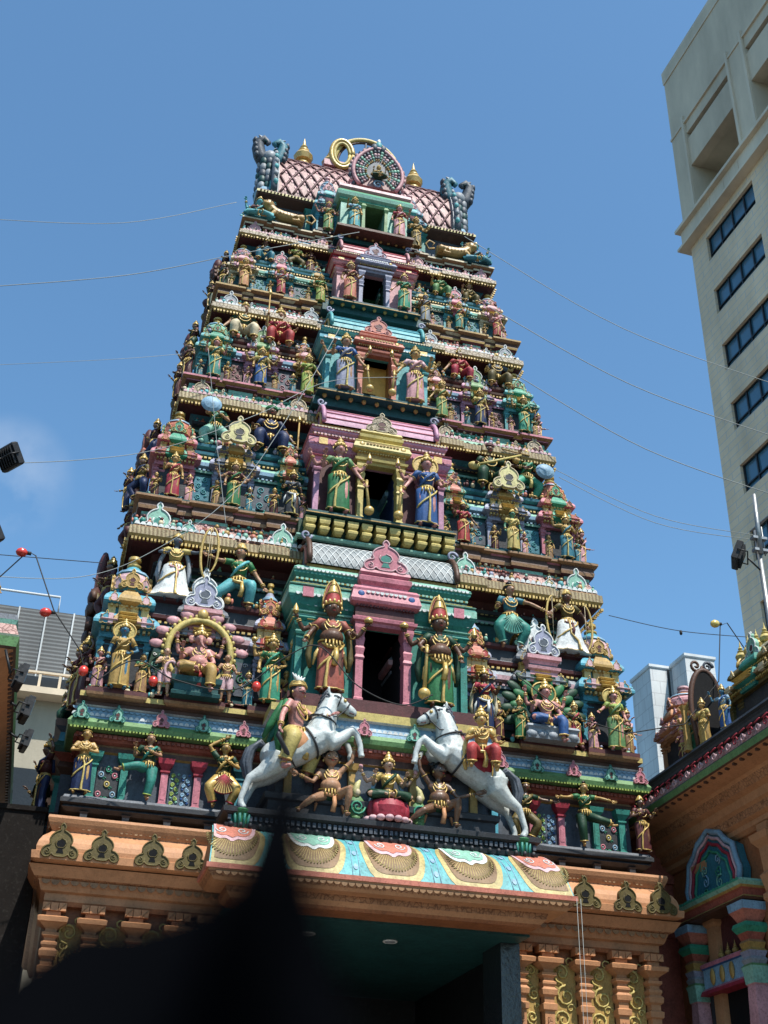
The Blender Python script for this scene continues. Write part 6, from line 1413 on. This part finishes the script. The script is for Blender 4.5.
mb.build('finial_row', rh)
mb = MB(); mb.M = T(5.45, -.85, 0, 0)
rg_ = [(.29*cos(a), ZR+.70+.72*sin(a)) for a in [-.5+(pi+1.0)*k/22 for k in range(23)]]
rg_ = [(-.22,ZR)]+rg_[::-1]+[(.22,ZR)]
mb.prism(rg_, 0, .12, 'void'); mb.tube([(x,.03,z) for x, z in rg_], .05, 'brown', n=6)
for s in (-1,1): mb.rl(s*.36, .16, .035, .035, [(ZR,.03),(ZR+.1,0),(ZR+.7,0),(ZR+.78,.03)], 'ochre')
spiral(mb, -.12, ZR+1.50, .04, .12, 'brown', 1.4, .03, -1, 0); spiral(mb, .10, ZR+1.50, .04, .10, 'slate', 1.4, .03, 1, 0)
mb.build('horseshoe_arch', rh)
figure('green and gold statue on the right hall roof beside the brown horseshoe arch', 5.28,-.55,ZR,1.0, rz=-.9, skin='goldskin', robe='green', top='sky', arms=('bless','down'), group='small statues on the side hall roofs')

for k_, (x_, y_, z_, h_, sk_, rb_, tp_, l_) in enumerate(((5.22,-1.05,ZR,.85,'goldskin','ochre','yellow','small ochre statue on the right hall roof in front of the barrel-topped shrine'),
    (5.20,-1.75,ZR,.80,'blueskin','blue','sky','small blue statue on the right hall roof, nearest the right edge'),(5.30,-.15,ZR,.7,'pinkskin','maroon','rose','small dark red statue on the right hall roof between shrine and horseshoe arch'))):
    figure(l_, x_, y_, z_, h_, rz=-1.1, skin=sk_, robe=rb_, top=tp_, arms=(('bless','hold'),('up','down'),('chest','bless'))[k_], group='small statues on the side hall roofs')
lh = thing('side_hall', 'orange side hall of the temple at the left edge with a green ledge', 'temple hall', (-6.6,0,0))
ly0, ly1 = -2.8, 4.4
mb = MB(); cx_, hx_ = -7.6, 2.1; cy_, hy_ = (ly0+ly1)/2, (ly1-ly0)/2
mb.rl(cx_, cy_, hx_, hy_, [(7.40,-.72,'orange'),(7.45,-.66,'orange'),(7.60,-.62,'orangecarve'),(7.75,-.55,'orange'),(7.85,-.50,'orange'),(8.10,-.03,'brown'),(8.13,.0,'leaf'),(8.26,.02,'darkgreen'),(8.30,.0,'scroll'),(8.46,-.06,'mint'),(8.52,-.04,'slate'),(8.60,-.06,'charcoal')], 'orange')
for k in range(46): y = ly0+.1+k*(hy_*2-.2)/46; mb.box(-5.58, -5.53, y, y+.06, 8.065, 8.098, 'brown')
mb.build('cornice', lh)
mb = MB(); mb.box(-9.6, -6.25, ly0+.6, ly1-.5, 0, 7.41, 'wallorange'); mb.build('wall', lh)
part_shrine(lh, None, -5.95, .9, 8.6, pi/2, .36, 1.3, .7, 'orange', 'orange', 'rose', 'brick', D='palepink', G='orange')
figure('green and red statue standing on the left hall roof at the left edge', -6.12,-2.3,8.60,1.35, rz=.5, skin='goldskin', robe='mint', top='red', arms=('bless','down'), group='small statues on the side hall roofs')
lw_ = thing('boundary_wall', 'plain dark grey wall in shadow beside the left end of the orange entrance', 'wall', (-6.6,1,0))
mb = MB(); mb.rl(-6.45, 1.3, 1.62, .6, [(0,0),(7.05,0),(7.07,.03),(7.14,.03)], 'wallshade'); mb.build('masonry', lw_)  # near-black masonry colour stands in for the shade on this wall

# ------------------------------------------------------------------ buildings behind
cc = R(2.3); KX, KY = 19.63, 20.0
tb = thing('office_tower', 'tall beige stone-clad office building with bands of dark blue windows at the right', 'office building', (KX,KY,0))
BM = Matrix(((sin(cc), cos(cc), 0, KX),(-cos(cc), sin(cc), 0, KY),(0,0,1,0),(0,0,0,1)))
bays = [(1.25,5.05),(6.45,10.25),(11.65,15.45),(16.85,20.65)]; U1 = 22.0
rows = [41.62-3.09*k for k in range(13)]
def bx(mb, u0, u1, v0, v1, z0, z1, m): mb.M = BM; mb.box(u0, u1, v0, v1, z0, z1, m)
mb = MB()
bx(mb, 0, U1, .32, 16, 0, 43.4, 'concrete'); bx(mb, 0, U1, .32, 16, 46.3, 53.9, 'concrete'); bx(mb, 0, U1, 3.2, 16, 43.39, 46.31, 'concrete')
us = [0]+[x for b in bays for x in b]+[U1]
for k in range(0, len(us), 2): bx(mb, us[k], us[k+1], 0, .322, 0, 42.12, 'stonetile')
for a, b in bays:
    zt = 42.12
    for r in rows: bx(mb, a+.001, b-.001, 0.003, .322, r, zt, 'stonetile'); zt = r-1.38
    bx(mb, a+.001, b-.001, 0.003, .322, 0, zt, 'stonetile')
bx(mb, -.003, .0, .30, 16, 0, 42.1, 'stonetile')
wt = mb.build('wall', tb)
mb = MB()
bx(mb, -.45, U1, -.45, .32, 42.12, 42.26, 'concretelight'); bx(mb, -.25, U1, -.28, .32, 42.26, 43.2, 'concretelight'); bx(mb, -.42, U1, -.5, .32, 43.2, 43.38, 'concretelight')
k = 0
for a, b in bays:
    for q in (.3,1.5,2.7): bx(mb, a+q, a+q+.75, -.30, -.27, 42.45, 43.0, 'concrete')
wl = mb.build('ledge', tb)
mb = MB()
# upper storey with deep openings
for k in range(0, len(us), 2): bx(mb, us[k]+.002, us[k+1]-.002, -.25, .325, 43.4, 49.1, 'concrete'); bx(mb, us[k]+.002, us[k+1]-.002, .325, 3.2, 43.4, 46.3, 'concrete')
for a, b in bays:
    bx(mb, a+.001, b-.001, -.20, .322, 46.25, 48.02, 'concrete'); bx(mb, a+.001, b-.001, -.20, .322, 48.42, 49.1, 'concrete'); bx(mb, a+.001, b-.001, .2, .33, 48.02, 48.42, 'frame')
    for q in (a-.18, b+.02): bx(mb, q, q+.16, -.34, -.24, 43.4, 49.6, 'concretelight')
bx(mb, -.05, U1, -.30, .322, 49.1, 49.25, 'concretelight'); bx(mb, 0, U1, -.25, .322, 49.25, 53.2, 'concrete'); bx(mb, -.03, U1, -.30, .322, 53.2, 53.35, 'concretelight'); bx(mb, -.06, U1, -.30, 16.2, 53.9, 54.1, 'concretelight'); bx(mb, -.05, U1, -.30, .322, 53.35, 53.9, 'concrete')
mb.build('upper_wall', tb)
wn0 = None
for a, b in bays:
    for r in rows:
        if wn0 is None:
            mb = MB(); z0, z1 = -1.38, 0
            mb.box(0,3.8,.14,.20,z0,z0+.07,'frame'); mb.box(0,3.8,.14,.20,z1-.06,z1,'frame'); mb.box(0,3.8,.12,.20,z0+.36,z0+.42,'frame')
            for q in (0,.92,1.87,2.82,3.73): mb.box(q,q+.07,.13,.201,z0,z1,'frame')
            m2 = MB(); m2.box(.02,3.78,.21,.25,z0+.03,z1-.03,'glass')
            w_ = mb.build('window', None); g_ = m2.build('pane', None); w_.parent = tb; g_.parent = w_; wn0 = (w_, g_); w0, g0 = w_, g_
        else:
            w0 = wn0[0].copy(); g0 = wn0[1].copy(); COL.objects.link(w0); COL.objects.link(g0); w0.parent = tb; g0.parent = w0
        w0.matrix_parent_inverse = Matrix(); p = BM @ Vector((a,0,r)); w0.location = p-Vector((KX,KY,0)); w0.rotation_euler = (0,0,-pi/2+cc)
def plainb(name, label, x0, x1, y0, y1, z, m):
    t = thing(name, label, 'building', (x0,y0,0)); mb = MB(); mb.box(x0,x1,y0,y1,0,z,m); mb.build('wall', t); return t
wa = plainb('white_building', 'white tiled building behind the right corner of the tower, the lower of the two', 36.6, 40.6, 60, 63.2, 40.1, 'whitetile')
mb = MB(); mb.rl(38.6, 61.6, 2.05, 1.65, [(40.0,0),(40.1,.05),(40.3,.05)], 'whitebar'); mb.box(38.0,38.15,59.9,60,0,40,'frame'); mb.build('parapet', wa)
wb = plainb('white_building', 'taller white tiled block standing just right of the lower white building', 38.3, 40.7, 57.6, 59.8, 40.2, 'whitetile')
mb = MB(); mb.rl(39.5, 58.7, 1.25, 1.15, [(40.1,0),(40.2,.05),(40.4,.05)], 'whitebar'); mb.build('parapet', wb)
gb = thing('grey_building', 'grey louvred building with a beige lower wall behind the left side of the tower', 'building', (-20,28,0))
mb = MB(); mb.box(-34,-1.5,28.3,44,20.3,23.2,'louvre')
for k in range(30): mb.box(-34+k*1.06,-33.94+k*1.06,28.22,28.3,20.3,23.2,'whitebar')
mb.build('louvred_screen', gb)
mb = MB(); mb.tube([(-7.6,28.1,19.6),(-7.6,28.1,14),(-7.4,28.1,10)], .07, 'concrete', n=6); mb.tube([(-5.1,28.0,19.3),(-5.1,28.0,8)], .05, 'frame', n=6); mb.build('pipe', gb)
mb = MB(); mb.box(-34,-1.5,28,44,0,19.3,'beige'); mb.box(-34.3,-1.2,27.2,44,19.3,19.55,'concrete'); mb.box(-34,-1.5,28.1,44,19.55,20.3,'frame')
for k in range(44): mb.box(-34+k*.75,-33.9+k*.75,27.5,27.6,19.55,20.2,'concrete')
mb.box(-34,-1.5,27.48,27.62,20.2,20.28,'concrete')
for k in range(12): mb.box(-33+k*2.6,-31.6+k*2.6,27.95,28.0,14.5,16.6,'frame')
mb.build('wall', gb)
mb = MB(); mb.tube([(-14,28.6,23.2),(-14,28.6,24.0),(-6.0,28.6,24.0),(-6.0,28.6,23.2)], .05, 'whitebar', n=6); mb.build('roof_rail', gb)

# ------------------------------------------------------------------ ground
mb = MB(); mb.box(-400,400,-400,400,-.3,0,'asphalt'); tag(mb.build('ground'), kind='structure')
mb = MB(); mb.box(-14,14,-9.5,30,0.0,.12,'paving'); tag(mb.build('pavement'), kind='structure')

# ------------------------------------------------------------------ lights on poles, bulbs, cables
FL = 'black floodlights aimed at the tower'
def flood(label, loc, rz, tilt, sc=1, arm=None):
    t = thing('floodlight', label, 'floodlight', loc, 0, FL)
    mb = MB(); mb.M = Matrix.Rotation(rz, 4, 'Z') @ Matrix.Rotation(tilt, 4, 'X') @ Matrix.Scale(sc, 4)
    mb.rl(0,0,.20,.05,[(-.17,-.02),(-.15,0),(.15,0),(.17,-.02)],'housing')
    for k in range(7): mb.box(-.17+k*.053,-.155+k*.053,.05,.09,-.13,.13,'housing')
    mb.build('housing', t, 'local')
    m2 = MB(); m2.M = mb.M; m2.box(-.17,.17,-.055,-.051,-.12,.12,'glass'); m2.build('lens', t, 'local')
    m3 = MB(); m3.M = mb.M; m3.tube([(-.215,0,0),(-.215,.16,0),(.215,.16,0),(.215,0,0)], .012, 'housing', n=5)
    if arm:
        m3.M = Matrix(); m3.tube([tuple(mb.M @ Vector((0,.16,0))), arm], .018, 'housing', n=6)
    m3.build('bracket', t, 'local')
flood('upper black floodlight tilted against the sky at the left edge', (-6.24,-1,12.03), R(125), R(-35), 1.1, (-.42,.0,-.2))
flood('lower black floodlight against the sky at the left edge', (-6.28,-1,10.66), R(120), R(-35), 1.1, (-.38,.0,-.2))
flood('black floodlight under the left hall ledge, topmost of the three', (-5.37,-2.8,7.72), R(100), R(10), .85, (-.25,0,.35))
flood('black floodlight under the left hall ledge, middle of the three', (-5.30,-.97,7.99), R(100), R(10), .95, (-.3,0,.12))
flood('black floodlight under the left hall ledge, lowest of the three', (-5.28,.28,7.98), R(100), R(10), .85, (-.3,0,.12))
flood('black floodlight on the pole at the right, above the right hall roof', (6.31,-1,12.42), R(-120), R(-25), 1.15, (.44,.0,-.25))
for s, x, z0, z1, lab in ((-1,-6.66,8.6,12.6,'steel lamp pole just outside the left edge holding two floodlights'),(1,6.76,8.7,13.0,'grey steel pole with an antenna rod rising from the right hall roof')):
    t = thing('light_pole', lab, 'pole', (x,-1,z0)); mb = MB(); mb.tube([(x,-1,z0),(x,-1,z1)], .045, 'steel', n=10); mb.build('pole', t)
    if s > 0:
        mb = MB(); mb.tube([(x+.0,-1.05,z1-.5),(x+.04,-1.05,z1+.75)], [.05,.035], 'steel', n=8); mb.tube([(x+.12,-1,z1-.5),(x+.12,-1,z1+.1)], .015, 'steel', n=6)
        for z in (z1-.45,z1-.2): mb.box(x-.12,x+.16,-1.08,-.96,z,z+.05,'steel')
        mb.build('antenna', t)
def cat(pts, n=10):
    out = []; m = len(pts)
    for i in range(m-1):
        p0, p1, p2, p3 = pts[max(i-1,0)], pts[i], pts[i+1], pts[min(i+2,m-1)]
        for k in range(n):
            t = k/n; out.append(tuple(.5*((2*b)+(-a+c)*t+(2*a-5*b+4*c-d)*t*t+(-a+3*b-3*c+d)*t**3) for a,b,c,d in zip(p0,p1,p2,p3)))
    return out+[pts[-1]]
def festoon(label, pts, bulbs, col, smooth=False):
    t = thing('string_light', label, 'string light', pts[0], 0, 'string lights with coloured bulbs')
    mb = MB(); mb.tube(cat(pts) if smooth else pts, .010, 'cable', n=5); mb.build('cable', t)
    for b, d in bulbs:
        m = MB(); b = Vector(b); d = Vector(d).normalized(); m.tube([b, b+d*.06], .03, 'cable', n=8); m.tube([b+d*.06, b+d*.09, b+d*.15, b+d*.20, b+d*.225], [.03,.06,.072,.05,.01], col, n=12); m.build('bulb', t)
festoon('black cable with red bulbs sagging at the left between the hall roof and the tower', [(-6.35,-1,9.55),(-6.0,-1,10.0),(-5.70,-1,10.45),(-5.58,-1,10.40),(-5.18,-1,9.55),(-4.72,-1,8.98),(-4.62,-1,8.70),(-4.4,-.9,8.6)],
        [((-5.65,-1,10.42),(-1,-.2,-.1)),((-5.16,-1,9.52),(-1,-.2,-.25)),((-4.60,-1,8.78),(-.2,-.3,-1))], 'bulb')
festoon('black cable with red bulbs strung along the foot of the first storey on the left', [(-4.4,-.9,8.6),(-3.9,-.9,8.98),(-3.3,-.9,8.75),(-2.4,-.9,8.72),(-1.7,-1.0,9.3),(-1.2,-1.1,9.5),(-.6,-1.1,8.95),(.1,-1.1,8.72),(.6,-1.1,8.95)],
        [((-3.62,-.9,8.80),(0,-.3,-1)),((-2.1,-.9,8.92),(0,-.3,-1))], 'bulb', True)
festoon('black cable with yellow bulb looping from the tower up to the right hall roof', [(2.0,-.9,9.6),(2.9,-.9,9.0),(3.9,-.9,8.8),(4.9,-1,9.05),(5.62,-1,9.9),(5.78,-1,10.95),(5.92,-1,11.02),(6.3,-1,10.4),(6.9,-1,9.9),(7.6,-1,9.5)],
        [((5.80,-1,10.98),(-1,-.2,-.2)),((5.32,-1,9.2),(-.6,-.3,-.8))], 'bulbyellow')
WR = 'thin guy wires stretched from the tower across the sky'
for lab, pts, r in (('uppermost thin grey wire from the left edge to the top storey', [(-7.6,-.5,17.15),(-5.2,-.2,18.0),(-3.1,.6,19.9)], .006),
    ('pale wire reaching the fourth storey, second from the top on the left', [(-7.4,-.5,15.6),(-5,-.5,16.5),(-3.1,-.5,17.5),(-1.7,-.3,18.4),(-.6,.2,19.4)], .0075),
    ('faint wire on the left ending at the corner of the third storey', [(-7.4,-.5,13.9),(-5,-.5,14.6),(-3.8,.3,15.6)], .004),
    ('pale rope from the left edge across the second storey up to its cornice', [(-6.8,-.5,12.1),(-5.2,-.5,12.5),(-3.9,-.5,13.0),(-2.4,-.5,14.0),(-1.2,-.3,15.1),(.2,-.2,15.6)], .0065),
    ('dark wire on the left below the pale rope', [(-6.6,-.5,10.55),(-4.6,-.3,10.8)], .007),
    ('pale wire from the left hall rising diagonally over the first and second storeys', [(-6.2,-.5,10.2),(-4.9,-.5,10.4),(-3.9,-.5,11.0),(-2.7,-.5,12.3),(-1.7,-.4,14.5),(-.9,.1,16.8)], .006),
    ('thin vertical wire hanging down over the left side of the second storey', [(-3.35,.0,15.6),(-3.05,-.3,13.5),(-2.75,-.5,11.7)], .005),
    ('uppermost long wire from the top of the tower to the right edge', [(1.9,.9,20.6),(4.9,-.2,17.9),(8.4,-.9,16.5)], .0075),
    ('second long wire on the right, starting at the third storey', [(2.2,.3,18.2),(4.9,-.3,16.4),(8.0,-.7,15.4)], .0085),
    ('third long wire on the right, starting at the second storey', [(2.7,.2,16.5),(5.1,-.3,14.9),(7.9,-.7,14.0)], .0085),
    ('paired wire on the right running to the lamp pole, the upper one', [(3.3,-.1,14.2),(5.1,-.4,13.35),(6.76,-1,12.9)], .006),
    ('paired wire on the right running to the lamp pole, the lower one', [(3.35,-.1,14.05),(5.1,-.4,13.2),(6.76,-1,12.8)], .006),
    ('low dark wire from the right corner of the first storey to the right hall', [(4.0,-.4,11.15),(5.3,-.5,11.0),(6.9,-.6,11.05)], .007)):
    pp = cat(pts, 8); mb = MB(); mb.tube(pp, r, 'cable' if 'dark' in lab else 'wire', n=5); o = mb.build('guy_wire'); tag(o, lab, 'wire', WR)
mb = MB(); mb.ell((5.3,-.5,10.97), (.03,.03,.05), 'cable', 6, 5); o = mb.build('cable_weight'); tag(o, 'small dark weight hanging on the low wire at the right', 'weight')
mb = MB()
for x in (2.60,2.66): mb.tube([(x,-1.56,5.95),(x+.015,-1.53,2.2)], .0035, 'wire', n=4)
o = mb.build('hanging_cord'); tag(o, 'pair of thin cords hanging from the right end of the painted porch roof', 'cord')

# ------------------------------------------------------------------ dark thing close to the lens
outl = [(290,885),(291,862),(282,848),(262,848),(240,860),(215,905),(196,985),(155,1035),(80,1070),(0,1092),(-120,1110),(-140,1300),(340,1300),(318,1080),(300,1000),(290,930)]
outl = bulge([(x,y) for x, y in outl], 3)
dd = .15; mb = MB(); n = len(outl); vs = []
cxp = sum(p[0] for p in outl)/n; cyp = sum(p[1] for p in outl)/n
for k, (dz, sc_) in enumerate(((0,.80),(.004,.93),(.012,1.0),(.03,1.0),(.045,.95),(.055,.8))):
    for x, y in outl:
        x2, y2 = cxp+(x-cxp)*sc_, cyp+(y-cyp)*sc_
        vs.append(tuple(CAM+(FW+RT*(x2-384)/FPX+UP_*(512-y2)/FPX)*(dd+.0)+FW*dz))
fs = [(k*n+i, k*n+(i+1) % n, (k+1)*n+(i+1) % n, (k+1)*n+i) for k in range(5) for i in range(n)]+[tuple(range(n))[::-1], tuple(range(5*n,6*n))]
mb.add(vs, fs, 'blackobject', True); o = mb.build('dark_object'); tag(o, 'large blurred black peaked cloth very close to the camera at the lower left', 'cloth')  # unidentified dark object in front of the lens, its material unknown

# ------------------------------------------------------------------ light
SUN_EL, SUN_AZ = 61, 158     # azimuth clockwise from +y
sd = Vector((cos(R(SUN_EL))*sin(R(SUN_AZ)), cos(R(SUN_EL))*cos(R(SUN_AZ)), sin(R(SUN_EL))))
ld = bpy.data.lights.new('sun', 'SUN'); ld.energy = 4.9; ld.angle = R(.5); ld.color = (1,.955,.88)
lo = bpy.data.objects.new('sun', ld); COL.objects.link(lo); lo.rotation_euler = sd.to_track_quat('Z', 'Y').to_euler(); lo.location = sd*60
W = bpy.data.worlds.new('World'); S.world = W; W.use_nodes = True; nt = W.node_tree; bg = nt.nodes['Background']
sky = nt.nodes.new('ShaderNodeTexSky'); sky.sky_type = 'NISHITA'; sky.sun_disc = False; sky.sun_elevation = R(SUN_EL); sky.sun_rotation = R(SUN_AZ); sky.air_density = 1.0; sky.dust_density = 1.0; sky.ozone_density = .35
tn = nt.nodes.new('ShaderNodeMix'); tn.data_type = 'RGBA'; tn.blend_type = 'MULTIPLY'; tn.inputs[0].default_value = 1; tn.inputs[7].default_value = (.64,.92,1.02,1); nt.links.new(sky.outputs[0], tn.inputs[6]); nt.links.new(tn.outputs[2], bg.inputs[0]); bg.inputs[1].default_value = .14
# a faint wisp of cloud low on the left
tcw = nt.nodes.new('ShaderNodeTexCoord'); dt_ = nt.nodes.new('ShaderNodeVectorMath'); dt_.operation = 'DOT_PRODUCT'; dt_.inputs[1].default_value = (FW+RT*((8-384)/FPX)+UP_*((512-478)/FPX)).normalized()
nt.links.new(tcw.outputs['Generated'], dt_.inputs[0])
mrw = nt.nodes.new('ShaderNodeMapRange'); mrw.interpolation_type = 'SMOOTHSTEP'; mrw.inputs[1].default_value = .9985; mrw.inputs[2].default_value = 1.0; mrw.inputs[3].default_value = 0; mrw.inputs[4].default_value = 1
nt.links.new(dt_.outputs['Value'], mrw.inputs[0])
nw = nt.nodes.new('ShaderNodeTexNoise'); nw.inputs['Scale'].default_value = 14; nw.inputs['Detail'].default_value = 8; nt.links.new(tcw.outputs['Generated'], nw.inputs['Vector'])
nr = nt.nodes.new('ShaderNodeMapRange'); nr.inputs[1].default_value = .42; nr.inputs[2].default_value = .75; nr.inputs[3].default_value = 0; nr.inputs[4].default_value = .38; nt.links.new(nw.outputs[0], nr.inputs[0])
mm = nt.nodes.new('ShaderNodeMath'); mm.operation = 'MULTIPLY'; nt.links.new(mrw.outputs[0], mm.inputs[0]); nt.links.new(nr.outputs[0], mm.inputs[1])
cm_ = nt.nodes.new('ShaderNodeMix'); cm_.data_type = 'RGBA'; cm_.inputs[7].default_value = (4.2,4.5,4.9,1); nt.links.new(mm.outputs[0], cm_.inputs[0]); nt.links.new(tn.outputs[2], cm_.inputs[6]); nt.links.new(cm_.outputs[2], bg.inputs[0])
S.view_settings.view_transform = 'Standard'; S.view_settings.look = 'None'; S.view_settings.gamma = 1; S.view_settings.exposure = .6; S.view_settings.use_curve_mapping = False
S.render.resolution_x = 768; S.render.resolution_y = 1024; S.render.engine = 'CYCLES'
